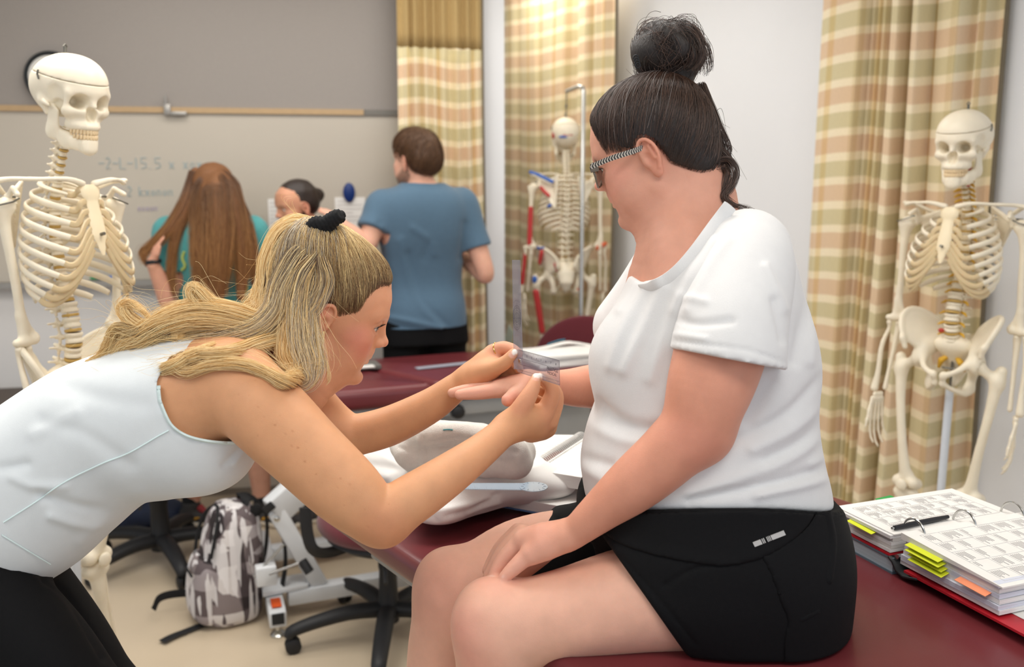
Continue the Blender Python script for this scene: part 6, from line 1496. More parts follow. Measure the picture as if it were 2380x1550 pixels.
BW.hair('hairline_strands', [xf(q, HB) for q in cap_strands(cv2, cq2, ed2, tie, 3000, 33, lenr=(.3, .9), off=.0018)], m_blr, cap, .0001, .00026)
def loc_b(name, rows, rad, n, seed, m, wav=.006, vol=.62, taper=.55, ro=.00027, samples=34):
    P = [pt(*q) for q in rows]
    if vol:
        z = Solid(.0035); Rr = np.interp(np.linspace(0, 1, len(rows)), np.linspace(0, 1, len(rad)), rad) * vol; z.chain(P, Rr, k=.004, n=4 * len(rows)); v, q = z.mesh()
        if len(v): BW.add('lock_core', v + normals(v, q) * (noise3(v * np.array([1, 1, 1]), 90, seed) * .0015)[:, None], q, m_blvol if m is not m_ash else mat('ash_lock', 'a8916f', .5, .25, 160, .5, 400), None, cap)
    L = bundle(P, [q * 1.08 for q in rad], int(n * 2.0), seed, wav, samples, taper); h_ = int(len(L) * (.55 if m is m_ash else 1)); BW.hair('lock_strands', L[:h_], m, cap, ro, .00014)
    if h_ < len(L): BW.hair('lock_strands', L[h_:], m_bl, cap, ro, .00014)
    return L
ALL = []
def sD(x, y, o=.010): return (x, y, proj(np.array([surf(BODYB, x, y, 0)]))[2][0] - o)
LK = [
 ([(742, 548, 1.545), (706, 540, 1.54), (676, 560, 1.53), (655, 615, 1.52), (645, 680, 1.51), (610, 745, 1.49), (510, 765, 1.47), (420, 780, 1.455), (340, 800, 1.45), (262, 838, 1.46)], [.016, .028, .034, .036, .034, .030, .028, .024, .016, .006], 620, 1, m_bl, .007),
 ([(735, 540, 1.565), (692, 530, 1.57), (660, 555, 1.57), (640, 605, 1.565), (628, 665, 1.55), (604, 700, 1.535), (584, 722, 1.52), (592, 742, 1.51), (612, 735, 1.505)], [.014, .024, .026, .026, .024, .020, .016, .012, .008], 380, 2, m_bl, .005),
 ([(735, 560, 1.50), (700, 600, 1.485), (672, 660, 1.475), (650, 725, 1.465), (600, 768, 1.455), (520, 790, 1.445), (440, 800, 1.44), (380, 830, 1.435), (330, 845, 1.435)], [.014, .024, .028, .028, .026, .022, .018, .012, .005], 420, 3, m_ash, .007),
 ([(740, 590, 1.478), (712, 640, 1.470), (700, 710, 1.462), (702, 780, 1.450), (712, 840, 1.438), (706, 880, 1.425), (680, 892, 1.41)], [.012, .022, .026, .028, .026, .020, .010], 460, 4, m_ash, .005),
 ([(690, 700, 1.465), (672, 760, 1.455), (668, 820, 1.44), (690, 870, 1.420), sD(664, 888, .012), sD(620, 866), sD(560, 846), sD(490, 848), sD(430, 866), sD(392, 848, .014)], [.012, .018, .018, .013, .010, .008, .008, .007, .006, .002], 230, 5, m_bl, .005),
 ([(640, 790, 1.45), (580, 806, 1.41), sD(520, 822), sD(450, 826), sD(405, 852, .014), (340, 880, 1.405), (290, 890, 1.405), (246, 878, 1.41)], [.014, .012, .010, .009, .007, .006, .004, .002], 180, 6, m_bl, .005),
 ([(600, 750, 1.46), (530, 735, 1.445), (460, 732, 1.44), (390, 752, 1.435), (330, 785, 1.435), (290, 800, 1.44), (255, 835, 1.445), (205, 842, 1.45)], [.018, .024, .026, .024, .018, .013, .009, .004], 420, 7, m_bl, .008),
 ([(540, 740, 1.45), (500, 715, 1.44), (466, 680, 1.435), (446, 668, 1.435), (442, 690, 1.43), (470, 725, 1.425), (510, 748, 1.425)], [.012, .012, .009, .007, .006, .006, .004], 110, 8, m_bl, .004),
 ([(420, 780, 1.435), (350, 770, 1.435), (305, 745, 1.44), (286, 718, 1.445), (300, 706, 1.445), (330, 722, 1.44), (362, 755, 1.435)], [.014, .014, .011, .009, .008, .006, .003], 170, 9, m_bl, .005),
 ([(400, 765, 1.43), (330, 775, 1.43), (275, 765, 1.435), (256, 800, 1.44), (232, 830, 1.445), (196, 842, 1.45)], [.013, .012, .009, .010, .009, .003], 190, 10, m_blr, .004),
 ([(520, 800, 1.42), sD(462, 822, .012), sD(425, 836, .012), sD(392, 850, .014), (360, 862, 1.40), (330, 880, 1.405)], [.010, .010, .008, .007, .005, .001], 120, 15, m_bl, .005),
 ([(745, 600, 1.470), (752, 650, 1.462), (735, 700, 1.458), (716, 740, 1.452), (724, 800, 1.442), (740, 850, 1.438), (735, 890, 1.435)], [.010, .016, .014, .010, .014, .012, .006], 260, 12, m_ash, .004)]
for a in LK: ALL += loc_b('lock', *a[:4], a[4], a[5])
ALL += loc_b('face_lock', [(752, 770, 1.462), (748, 815, 1.458), (760, 850, 1.458), (764, 880, 1.46), (756, 898, 1.46)], [.002, .003, .003, .003, .001], 24, 14, m_bl, .001, 0)
BW.hair('stray_hairs', fly(ALL, 520, 41, .035) + [np.array([pt(*q) for q in spline([(740, 545, 1.54), (700 - 4 * i, 505 - 3 * i, 1.54), (690 - 6 * i, 490 - 6 * i, 1.54), (676 + 3 * i, 470 - i * 3, 1.54)], 10)]) for i in range(7)], m_bl, cap, .00022, .0001)
# black scrunchie
Z = Solid(.0026); Z.chain([pt(*q) for q in ((722, 548, 1.50), (745, 553, 1.495), (768, 546, 1.50), (775, 535, 1.53), (750, 528, 1.57), (722, 538, 1.56), (716, 545, 1.53), (722, 548, 1.50))], [.012] * 8, k=.006, n=30)
Z.chain([pt(*q) for q in ((724, 540, 1.50), (735, 522, 1.495), (755, 522, 1.49), (770, 512, 1.49), (785, 503, 1.495), (790, 508, 1.51))], [.013, .0135, .012, .0125, .0115, .008], k=.006, n=24)
v, q = Z.mesh(); n_ = normals(v, q); v = v + n_ * (.0014 * np.sin(v[:, 0] * 900 + v[:, 2] * 500 + 2 * np.sin(v[:, 1] * 300)))[:, None]; BW.add('scrunchie', v, q, mat('black_knit', '141416', .9, .2, 400, .4, 1200), None, None, cap)
# ---------------------------------------------------------------- people in the back of the room
def standing(label, loc, yaw, H, shirt, bottom, skin, arms, legs, head_dir, head_at=None, hair=None, beard=None, wide=1.0, hem=.53, bot_len=.33, seated=False, head_pitch=0, shoe=None, sleeve=.62, creases=None):
    """a figure in its own frame (x forward, y left, z up, metres at height 1.75), scaled to H"""
    B = Body(label, loc); k = H / 1.75; M = Matrix.Translation(loc) @ Matrix.Rotation(yaw, 4, 'Z') @ Matrix.Scale(k, 4); Mi = M.inverted()
    w = lambda p: Mi @ Vector(p) if isinstance(p, Vector) else Vector(p)   # Vectors are world points, tuples are local
    S = Solid(.0075); T = Solid(.0065); P = Solid(.0075)
    zt = [.86, .95, 1.05, 1.15, 1.27, 1.37, 1.44, 1.49]; xf_ = [.11, .11, .105, .11, .125, .115, .09, .05]; xb_ = [-.12, -.11, -.085, -.09, -.115, -.12, -.105, -.07]; ww = [.165, .16, .148, .155, .175, .178, .15, .075]
    ww = [q * wide for q in ww]
    S.loft(Matrix(), zt, xf_, xb_, ww, n=2.4)
    g = .014; T.loft(Matrix(), [q + (.01 if i else 0) for i, q in enumerate(zt)], [q + g for q in xf_], [q - g for q in xb_], [q + g for q in ww], n=2.4, k=.02); T.cut((0, 0, 1.75 * hem), (0, 0, -1)); T.el((.02, 0, 1.545), (.075, .085, .055), k=.01, op='s')
    for y, (el, wr, tip) in zip((1, -1), arms):
        sh = Vector((0, y * .175 * wide, 1.405)); el, wr, tip = w(el), w(wr), w(tip)
        S.chain([sh, sh.lerp(el, .5), el, el.lerp(wr, .4), wr], [.052, .047, .040, .038, .027], k=.02, n=24)
        T.chain([Vector((0, y * .15 * wide, 1.415)), sh, sh.lerp(el, sleeve * .6), sh.lerp(el, sleeve)], [.06, .066, .062, .066], k=.03, n=14)
        d = (el - sh).normalized(); c = sh.lerp(el, sleeve)
        T._a(np.array(c) - .09, np.array(c) + .09, lambda X, Y, Z, c=c, d=d: np.maximum(-((X - c.x) * d.x + (Y - c.y) * d.y + (Z - c.z) * d.z) + .0, np.sqrt((X - c.x) ** 2 + (Y - c.y) ** 2 + (Z - c.z) ** 2) - .085), .004, 's')
        dd = (tip - wr).normalized(); sd = dd.cross(Vector((0, 0, 1))); sd = sd.normalized() if sd.length > .1 else Vector((1, 0, 0)); L = (tip - wr).length
        S.rc(wr, wr + dd * L * .45, .026, .032, k=.015, sq=(sd.cross(dd), .6))
        for f in range(4):
            a_ = wr + dd * L * .45 + sd * (.021 - .014 * f); e_ = a_ + dd * L * (.5, .56, .53, .42)[f] * 1.0 + sd * (.010 - .006 * f) + sd.cross(dd) * -.012; S.chain([a_, a_.lerp(e_, .5) + sd.cross(dd) * .006, e_], [.0095, .0085, .0065], k=.004)
        S.chain([wr + dd * L * .15 + sd * .02, wr + dd * L * .35 + sd * .045, wr + dd * L * .6 + sd * .052], [.013, .011, .008], k=.008)
    for y, (kn, an) in zip((1, -1), legs):
        hp = Vector((0, y * .09, .90)); kn, an = w(kn), w(an)
        S.chain([hp, hp.lerp(kn, .5), kn, kn.lerp(an, .35), an], [.088, .076, .054, .056, .036], k=.03, n=24)
        e = hp.lerp(kn, min(1, bot_len / .44)); P.chain([hp, hp.lerp(kn, .4), e], [.098, .095, .088], k=.03, n=14)
        f = Vector((1, y * .15, 0)) if not shoe else (w(shoe[0 if y > 0 else 1]) - an); f.z = 0; f.normalize()
        Z = Solid(.005); s0 = an + Vector((0, 0, -.045)) - f * .03; Z.rc(s0, s0 + f * .19 + Vector((0, 0, -.012)), .042, .036, k=.02, sq=(Vector((0, 0, 1)), .85)); Z.rc(an + Vector((0, 0, .012)), an + Vector((0, 0, -.035)), .044, .046, k=.02); zc = an.z - .085
        Z.cut((0, 0, zc + .024), (0, 0, -1), k=.002); v, q = Z.mesh(); o = B.add('shoe', xf(v, M), q, mat('dark_grey_shoe', '3d3a39', .7, .1))
        Z = Solid(.005); Z.rc(s0 + Vector((0, 0, -.02)), s0 + f * .205 + Vector((0, 0, -.02)), .043, .039, k=.01); Z.cut((0, 0, zc + .0245), (0, 0, 1), k=.002); Z.cut((0, 0, zc), (0, 0, -1), k=.002); v, q = Z.mesh(); B.add('sole', xf(v, M), q, mat('cream_sole', 'e2d7c4', .7), None, None, o)
        sdv = Vector((-f.y, f.x, 0))
        for q_ in (-1, 1):
            mb = MB(); b0 = s0 + sdv * q_ * .0405; mb.tube([M @ (b0 + f * .015 + Vector((0, 0, .004))), M @ (b0 + f * .05 + Vector((0, 0, -.006))), M @ (b0 + f * .10 + sdv * q_ * -.002 + Vector((0, 0, .012)))], [.003, .010, .003], 6, flat=(.35, 1), up=M.to_3x3() @ sdv); B.mb('swoosh', mb, mat('yellow_logo', 'dca22c', .6), o)
        mb = MB(); mb.tube([M @ (an + f * .045 + Vector((0, 0, .004))), M @ (an + f * .075 + Vector((0, 0, -.018)))], [.018, .014], 8); B.mb('tongue', mb, mat('red_tongue', '9c3436', .7), o)
        Z = Solid(.005); Z.rc(an + Vector((0, 0, .005)), an + Vector((0, 0, .04)), .0415, .0405); v, q = Z.mesh(); B.add('sock', xf(v, M), q, mat('black_sock', '1b1b1d', .9))
    P.loft(Matrix(), [.80, .87, .93, .97], [.108, .108, .10, .09], [-.128, -.122, -.105, -.09], [q * wide for q in (.178, .168, .154, .145)], k=.03, n=2.4)
    kn0 = [w(q[0]) for q in legs]
    for y, kn in zip((1, -1), kn0):
        hp = Vector((0, y * .09, .90)); e = hp.lerp(kn, min(1, bot_len / .44)); d = (kn - hp).normalized()
        P._a(np.array(e) - .12, np.array(e) + .12, lambda X, Y, Z, c=e, d=d: np.maximum(-((X - c.x) * d.x + (Y - c.y) * d.y + (Z - c.z) * d.z), np.sqrt((X - c.x) ** 2 + (Y - c.y) ** 2 + (Z - c.z) ** 2) - .12), .004, 's')
    hd = Vector(head_dir); hd.z = 0; hd.normalize(); hc = w(head_at) if head_at is not None else Vector((.02, 0, 1.62))
    HM = Matrix.Translation(M @ hc) @ basis(hd, Vector((-hd.y, hd.x, 0)), Vector((0, 0, 1))).to_4x4() @ Matrix.Rotation(head_pitch, 4, 'Y') @ Matrix.Scale(k * 1.02, 4)
    S.chain([hc + Vector((-.01, 0, -.02)), hc.lerp(Vector((-.02, 0, 1.46)), .6), Vector((-.02, 0, 1.44))], [.056, .056, .07], k=.03, n=8)
    hm = make_head(h=.0042, skin=skin, lip='b4685c', beard=beard, nose=1.0, cheek=.98)
    v, q = S.mesh(); v = relax(v, q, 4); V, Q, C = joinm([(xf(v, M), q, paint(v, skin, [])), (xf(hm[0], HM), hm[1], hm[2])]); B.add('body', V, Q, m_skin, C)
    v, q = T.mesh(); n_ = normals(v, q); v = v + n_ * (noise3(v * np.array([1, 1, .5]), 26, 3) * .003)[:, None]; v2 = xf(v, M); v2 = folds(v2, normals(v2, q), creases) if creases else v2; B.shirt = (v2, q); B.shirt_o = B.add('t_shirt', v2, q, shirt)
    v, q = P.mesh(); B.add('shorts', xf(v, M), q, bottom)
    eyes(B, HM, '3c2a1e', (1, 0, -.3), False); brows(B, HM, m_brow, 90, 2)
    if hair:
        Z = Solid(.004); hair(Z); v, q = Z.mesh(); n_ = normals(v, q); B.cap = (v, q); B.hairo = B.add('hair', xf(v + n_ * (noise3(v, 120, 7) * .0012)[:, None], HM), q, B_hair)
    B.HM = HM; B.M = M; return B
def short_hair(Z):
    Z.el((-.012, 0, .050), (.104, .084, .094)); Z.el((.035, 0, .075), (.062, .066, .062), k=.03); Z.el((-.055, 0, .005), (.056, .070, .060), k=.04)
    Z.el((.128, 0, .012), (.052, .15, .082), k=.010, op='s'); Z.el((.075, 0, -.062), (.100, .15, .072), k=.012, op='s'); Z.el((.0, 0, -.012), (.020, .15, .036), k=.008, op='s'); Z.el((-.0, 0, -.10), (.09, .15, .055), k=.02, op='s')
B_hair = mat('brown_hair', '553b28', .55, .35, 160, .7, 420)
m_blue = mat('slate_blue_jersey', '4e6a80', .8, .03, 60, .15, 900, sheen=.2)
pm = at(985, 600, 4.22)
MAN = standing('man with short brown hair and a slate blue T-shirt, seen from behind', Vector((pm.x, 4.22, 0)), radians(108), 1.81, m_blue, m_shorts, 'e0ac94',
    [(at(852, 568, 4.08), at(792, 522, 4.04), at(746, 480, 4.07)), ((-.06, -.265, 1.10), (.16, -.20, 1.17), (.30, -.12, 1.20))],
    [((.02, .10, .48), (-.01, .11, .085)), ((.02, -.10, .48), (-.01, -.11, .085))], (-.78, .62, 0), head_at=at(968, 378, 4.22), hair=short_hair, beard='6b5040', wide=1.06, hem=.50, creases=[([(930, 560), (950, 640), (990, 720), (1060, 790)], 11, .006), ([(960, 530), (1000, 560), (1010, 590)], 9, .004), ([(1000, 560), (985, 600)], 9, -.003), ([(950, 590), (975, 690), (1040, 760)], 9, -.006), ([(895, 735), (960, 748), (1030, 765), (1090, 790)], 6, .007), ([(890, 755), (960, 765), (1060, 790)], 6, -.007), ([(1080, 520), (1070, 600)], 8, -.006), ([(880, 520), (890, 600)], 8, -.005)])
HN = [xf(q, MAN.HM) for q in cap_strands(MAN.cap[0], MAN.cap[1], MAN.cap[0], (-.06, 0, .135), 2600, 51, off=.006, jitter=.006, lenr=(.12, .3))]
MAN.hair('hair_strands', HN, hair_mat('brown_strand', '7a573a', '3c281a'), MAN.hairo, .0006, .0002)
V, Q = MAN.shirt
# the woman with very long hair
m_teal = mat('teal_cotton', '4f9c9c', .85, .05, 50, .2, 800, sheen=.2)
pw = at(500, 700, 4.08); fl, frr = onz(447, 1218, 0), onz(612, 1216, 0)
B_hair = mat('long_brown_hair', '7f5330', .5, .3, 60, .5, 300, stretch=(6, 6, .4))
def long_cap(Z):
    Z.el((-.014, 0, .050), (.106, .088, .094)); Z.el((-.05, 0, -.01), (.066, .080, .075), k=.05); Z.el((.130, 0, .012), (.058, .15, .083), k=.010, op='s'); Z.el((.085, 0, -.07), (.095, .15, .085), k=.012, op='s')
TEALW = standing('woman with waist-length brown hair and a teal T-shirt, seen from behind', Vector((pw.x, 4.08, 0)), radians(90), 1.67, m_teal, mat('grey_shorts', '5c5e66', .8, .06, 80), 'dca48a',
    [(at(392, 700, 3.98), at(355, 612, 3.92), at(372, 545, 3.94)), ((.05, -.25, 1.08), (.24, -.14, 1.10), (.36, -.06, 1.12))],
    [(at(462, 1010, 4.08), Vector((fl.x, fl.y, .085))), (at(596, 1010, 4.08), Vector((frr.x, frr.y, .085)))], (0, 1, 0), head_at=at(500, 452, 4.08), hair=long_cap, wide=1.16, hem=.50, shoe=(Vector((fl.x + .1, fl.y - .03, 0)), Vector((frr.x + .1, frr.y - .05, 0))))
m_long = hair_mat('long_brown_strand', 'bd8a54', '744a2a', '60402a', .35)
A4 = lambda *q: at(*q)
cores = Solid(.006); LL = []
for rows, rad, n, sd in (
    ([(492, 408, 4.02), (474, 440, 3.96), (466, 520, 3.93), (464, 600, 3.91), (466, 690, 3.92)], [.03, .050, .048, .042, .030], 500, 1), ([(500, 405, 4.02), (505, 440, 3.95), (508, 520, 3.91), (505, 610, 3.89), (500, 700, 3.90)], [.03, .07, .072, .066, .05], 700, 2),
    ([(505, 405, 4.02), (535, 440, 3.97), (555, 520, 3.94), (566, 600, 3.93), (560, 690, 3.93)], [.03, .05, .046, .04, .025], 420, 3), ([(462, 420, 4.02), (428, 500, 3.97), (405, 570, 3.95), (398, 640, 3.95), (405, 690, 3.95)], [.03, .026, .020, .018, .010], 200, 4),
    ([(455, 400, 4.03), (432, 470, 3.98), (398, 525, 3.95), (360, 565, 3.93), (334, 590, 3.92), (340, 620, 3.92)], [.03, .034, .030, .024, .018, .006], 260, 5), ([(545, 440, 4.02), (575, 520, 3.98), (590, 600, 3.96), (588, 660, 3.96)], [.02, .028, .024, .01], 160, 6)):
    P = [A4(*q) for q in rows]; cores.chain(P, np.array(rad) * .72, k=.02, n=20, sq=((0, 1, 0), .6)); LL += bundle(P, rad, n, sd, .01, 26, .8, flat=.6)
v, q = cores.mesh(); n_ = normals(v, q); TEALW.add('hair_length', v + n_ * (noise3(v * np.array([3, 3, .15]), 40, 4) * .003)[:, None], q, B_hair, None, None, TEALW.hairo)
TEALW.hair('hair_strands', LL, m_long, TEALW.hairo, .0007, .0004)
mb = MB(); c = at(357, 608, 3.92); mb.tube([c + Vector((.031 * cos(t), .028 * sin(t), .004 * cos(t))) for t in np.linspace(0, 2 * pi, 25)[:-1]], .009, 8, flat=(.35, 1), closed=True, up=lambda i, p: Vector(p) - c); TEALW.mb('watch', mb, m_black)
for pts in ([(428, 585), (424, 600), (430, 618), (422, 628)], [(566, 560), (572, 600), (566, 640)], [(560, 655), (574, 668), (562, 690)]):
    mb = MB(); mb.tube([tuple(surf(TEALW.shirt[0], *q, .002)) for q in spline(pts, 12)], .006, 6); TEALW.mb('print', mb, mat('yellow_green_print', 'b9c86a', .8), TEALW.shirt_o)
# the bearded man
B_hair = mat('dark_tied_hair', '2c211c', .4, .3, 160, .4, 300, stretch=(.3, 3, 1))
m_maroon = mat('maroon_cotton', '7d2028', .85, .05, 60, .2, 800)
def tied(Z):
    Z.el((-.012, 0, .048), (.099, .080, .086)); Z.el((-.055, 0, .005), (.050, .066, .058), k=.04); Z.el((-.115, 0, .03), (.032, .034, .034), k=.02)
    Z.el((.130, 0, .014), (.058, .15, .080), k=.010, op='s'); Z.el((.080, 0, -.058), (.100, .15, .075), k=.012, op='s'); Z.el((.0, 0, -.012), (.022, .15, .036), k=.008, op='s'); Z.el((-.0, 0, -.10), (.09, .15, .055), k=.02, op='s')
ph = at(692, 482, 4.16)
BM = standing('bearded man with tied-back dark hair and a maroon shirt, facing the room', Vector((ph.x + .03, 4.19, 0)), radians(212), 1.60, m_maroon, mat('navy_shorts', '23262e', .8), 'd39a7c',
    [((.02, .25, 1.10), (.18, .14, 1.0), (.28, .08, .97)), ((.02, -.25, 1.10), (.18, -.14, 1.0), (.28, -.08, .97))], [((.02, .08, .48), (-.01, .085, .085)), ((.02, -.08, .48), (-.01, -.085, .085))], (-.80, -.60, 0), head_at=ph, hair=tied, beard='3a2a22', head_pitch=radians(14), hem=.52, bot_len=.40)
# ================================================================ small things
m_clear = mat('clear_tinted_plastic', '9c98a4', .08, .02, alpha=.34, spec=.6); m_clearb = mat('clear_blue_plastic', 'b4c6d6', .1, .02, alpha=.6)
m_print = mat('dark_print', '3c3846', .6)
def slab(B, P, th):
    n = (P[1] - P[0]).cross(P[2] - P[0]).normalized() * th; k = len(P); V = list(P) + [p + n for p in P]
    return B.add(V, [tuple(range(k - 1, -1, -1)), tuple(range(k, 2 * k))] + [(i, (i + 1) % k, k + (i + 1) % k, k + i) for i in range(k)])
def text(name, body, org, ux, uy, size, m, parent, lift=.0012):
    cu = bpy.data.curves.new(name, 'FONT'); cu.body = body; cu.size = size; cu.materials.append(m); cu.extrude = .00005
    o = bpy.data.objects.new(name, cu); COL.objects.link(o); x = ux.normalized(); y = (uy - x * uy.dot(x)).normalized(); z = x.cross(y)
    M = basis(x, y, z).to_4x4(); M.translation = org + z * lift; o.matrix_world = M
    me = bpy.data.meshes.new_from_object(o); bpy.data.objects.remove(o); o = bpy.data.objects.new(name, me); COL.objects.link(o)
    me.transform(M); o.parent = parent; return o
# goniometer held by the bending woman
GO = empty('goniometer', pt(1206, 836, 1.545), 0, 'clear plastic goniometer held at the wrist by the blonde woman', 'goniometer'); gO = Vector(GO.location)
A, Bq, Cq, Dq = [pt(*q) - gO for q in ((1207, 812, 1.545), (1301, 837, 1.440), (1301, 896, 1.440), (1209, 866, 1.545))]
ux, uy = (Bq - A), (A - Dq); hh = uy.length / 2; cen = (A + Dq) / 2
P = [Dq, Cq, Bq, A] + [cen + uy.normalized() * hh * cos(t) - ux.normalized() * hh * .95 * sin(t) for t in np.linspace(.3, pi - .3, 8)]
B = MB(); slab(B, P, .0011); B.build('fixed_arm', m_clear, GO, False)
v0, v1, v2, v3 = [pt(*q) - gO for q in ((1190, 604, 1.565), (1209, 604, 1.563), (1216, 858, 1.549), (1194, 858, 1.551))]
B = MB(); slab(B, [v3, v2, v1, v0], -.0011); B.build('moving_arm', m_clear, GO, False)
B = MB(); B.lathe([(0, -.001), (.0036, -.001), (.0036, .0012), (.002, .002), (0, .002)], Matrix.Translation(cen) @ basis(ux.normalized(), uy.normalized(), ux.normalized().cross(uy.normalized())).to_4x4(), 14); B.build('rivet', m_metal, GO)
L = MB(); nz = ux.cross(uy).normalized()
def on(a, b): return A + ux * a - uy * b + nz * .0014
def ln(p, q, w=.00022): L.tube([p, q], w, 4)
for b in (.36, .62, .86): ln(on(.0, b), on(.98 if b > .7 else (.70 if b > .5 else .98), b))
ln(on(0, .01), on(1, .01)); ln(on(1, .01), on(1, .99)); ln(on(.05, .985), on(1, .985))
for i in range(41): ln(on(.02 + i * .0238, .02), on(.02 + i * .0238, .10 if i % 5 == 0 else .06), .00014)
L.build('scale_marks', m_print, GO); GO.children[-1]['kind'] = 'stuff'
for i in range(8): text('numeral', str(i + 1), on(.10 + i * .118, .23), ux, uy, .0048, m_print, GO)
text('lettering', 'PRESTIGE', on(.715, .52), ux, uy, .0078, m_print, GO); text('lettering', 'MEDICAL', on(.72, .68), ux, uy, .0066, m_print, GO)
L = MB(); vx, vy = v1 - v0, v3 - v0; nv = vx.cross(vy).normalized(); nv = nv if (CAMP - gO).dot(nv) > 0 else -nv
def ov(a, b): return v0 + vx * a + vy * b + nv * .0014
for i in range(46): ln(ov(.02, .02 + i * .016), ov(.16 if i % 5 == 0 else .10, .02 + i * .016), .00014); ln(ov(.98, .02 + i * .016), ov(.86 if i % 5 == 0 else .91, .02 + i * .016), .00014)
for k, rr in enumerate((.045, .068, .09, .112)):
    L.tube([ov(.5 + .48 * min(1, rr / .1) * cos(t), .53 + rr * sin(t)) for t in np.linspace(0, 2 * pi, 33)[:-1]], .0002, 4, closed=True)
ln(ov(.5, .40), ov(.5, .66), .0002); ln(ov(.02, .535), ov(.98, .535), .0002)
for t in np.linspace(.5, pi - .5, 7): ln(ov(.5 - .45 * cos(t), .44 - .06 * sin(t)), ov(.5 - .5 * cos(t), .44 - .075 * sin(t)), .0002)
L.build('protractor_marks', m_print, GO); GO.children[-1]['kind'] = 'stuff'
# pillow
m_pil = mat('white_pillowcase', 'f1efec', .85, .015, 20, .2, 700, sheen=.1)
p1, pl_, pr = onz(1038, 1256, TZ), onz(838, 1112, TZ), onz(1300, 1190, TZ); ux, uy = (pl_ - p1), (pr - p1); cx = p1 + (ux + uy) / 2
PM = frame((cx.x, cx.y, TZ + .062), ux, (0, 0, 1)); a_, b_ = ux.length / 2, uy.length / 2 + .03
zz = np.linspace(-.058, .058, 9); sc_ = 1 - .30 * np.abs(zz / .058) ** 2.2; sc_[0] = sc_[-1] = .45
S = Solid(.005); S.loft(PM, zz, a_ * sc_, -a_ * sc_, b_ * sc_, n=3.6); Ab = np.array(PM)
for sx in (-1, 1):
    for sy in (-1, 1): S.el(PM @ Vector((sx * a_ * .84, sy * b_ * .84, -.010)), (.05, .05, .024), k=.05)
S.cut((0, 0, TZ + .002), (0, 0, -1), k=.01); V, Q = S.mesh(); N = normals(V, Q)
V = folds(V, N, [([(1000, 1190), (1060, 1180), (1140, 1160)], 8, .005), ([(1040, 1200), (1100, 1185), (1160, 1150)], 8, -.005), ([(990, 1140), (1000, 1190), (1030, 1230)], 9, -.004), ([(1020, 1225), (1080, 1222), (1130, 1210)], 5, .004), ([(870, 1080), (930, 1090), (990, 1085)], 10, -.004), ([(860, 1100), (900, 1110)], 8, .004), ([(1090, 1195), (1160, 1175)], 7, .005)])
V = V + N * (noise3(V, 30, 12) * .004 + noise3(V, 70, 13) * .0014)[:, None]
tag(mesh_fast('pillow', V, Q, m_pil), 'white pillow at the end of the maroon table under the rolled towel', 'pillow')
# rolled towel
m_ter = mat('white_terry', 'f0ede6', .95, .04, 90, .8, 700, sheen=.3)
zt_ = TZ + .105
def tz(px, py, z): return onz(px, py, z)
S = Solid(.004)
S.rc(tz(975, 1052, zt_ + .03), tz(1195, 1072, zt_ + .03), .042, .040, k=.01, sq=((0, 0, 1), .85)); S.rc(tz(1010, 1030, zt_ + .04), tz(1200, 1050, zt_ + .04), .042, .040, k=.008, sq=((0, 0, 1), .9))
S.chain([tz(935, 1040, zt_ + .04), tz(965, 1020, zt_ + .065), tz(1010, 1006, zt_ + .085), tz(1080, 1004, zt_ + .088), tz(1150, 1022, zt_ + .08), tz(1200, 1044, zt_ + .06)], [.020, .026, .024, .022, .024, .020], k=.02, n=22)
S.chain([tz(925, 1030, zt_ + .05), tz(940, 1056, zt_ + .035), tz(958, 1078, zt_ + .01)], [.014, .018, .014], k=.02, n=10)
V, Q = S.mesh(); N = normals(V, Q)
V = folds(V, N, [([(985, 1018), (992, 1050), (996, 1090)], 4, -.004), ([(972, 1020), (978, 1055), (982, 1085)], 3, .003), ([(1000, 1030), (1080, 1020), (1140, 1032), (1200, 1050)], 5, -.004), ([(1010, 1046), (1100, 1052), (1180, 1062)], 6, .003), ([(930, 1040), (950, 1048)], 4, -.003)])
V = V + N * (noise3(V, 60, 15) * .002 + noise3(V, 160, 16) * .0008)[:, None]
tw_ = mesh_fast('towel', V, Q, m_ter); tag(tw_, 'white terry towel folded in a loose roll on the pillow', 'towel')
B = MB(); B.tube([tuple(surf(V, *q, .001)) for q in spline([(1030, 999), (1042, 998), (1052, 999)], 12)], .0014, 6); B.build('teal_stitching', mat('teal_thread', '3f8f97', .8), tw_)
# clear ruler with a round head on the pillow
zp_ = TZ + .126; rl = [onz(*q, zp_) for q in ((1075, 1124), (1078, 1138), (1232, 1140), (1232, 1124))]
ru = empty('ruler', rl[2], 0, 'clear bluish goniometer ruler lying on the white pillow', 'ruler'); r0 = Vector(ru.location)
B = MB(); slab(B, [q - r0 for q in rl], .0014); B.build('blade', m_clearb, ru, False)
c = onz(1240, 1132, zp_ + .001) - r0; B = MB(); B.lathe([(0, 0), (.026, 0), (.026, .0014), (0, .0014)], Matrix.Translation(c), 24); B.build('dial', m_clearb, ru)
L = MB()
for i in range(30):
    t = i / 29; p = rl[0].lerp(rl[3], t) - r0 + Vector((0, 0, .0018)); q = rl[1].lerp(rl[2], t) - r0 + Vector((0, 0, .0018)); L.tube([q, q.lerp(p, .45 if i % 5 == 0 else .25)], .0003, 4)
for t in np.linspace(0, 2 * pi, 13)[:-1]: L.tube([c + Vector((.018 * cos(t), .018 * sin(t), .0018)), c + Vector((.023 * cos(t), .023 * sin(t), .0018))], .0003, 4)
L.build('scale_marks', mat('grey_print', '7a8694', .6), ru); ru.children[-1]['kind'] = 'stuff'
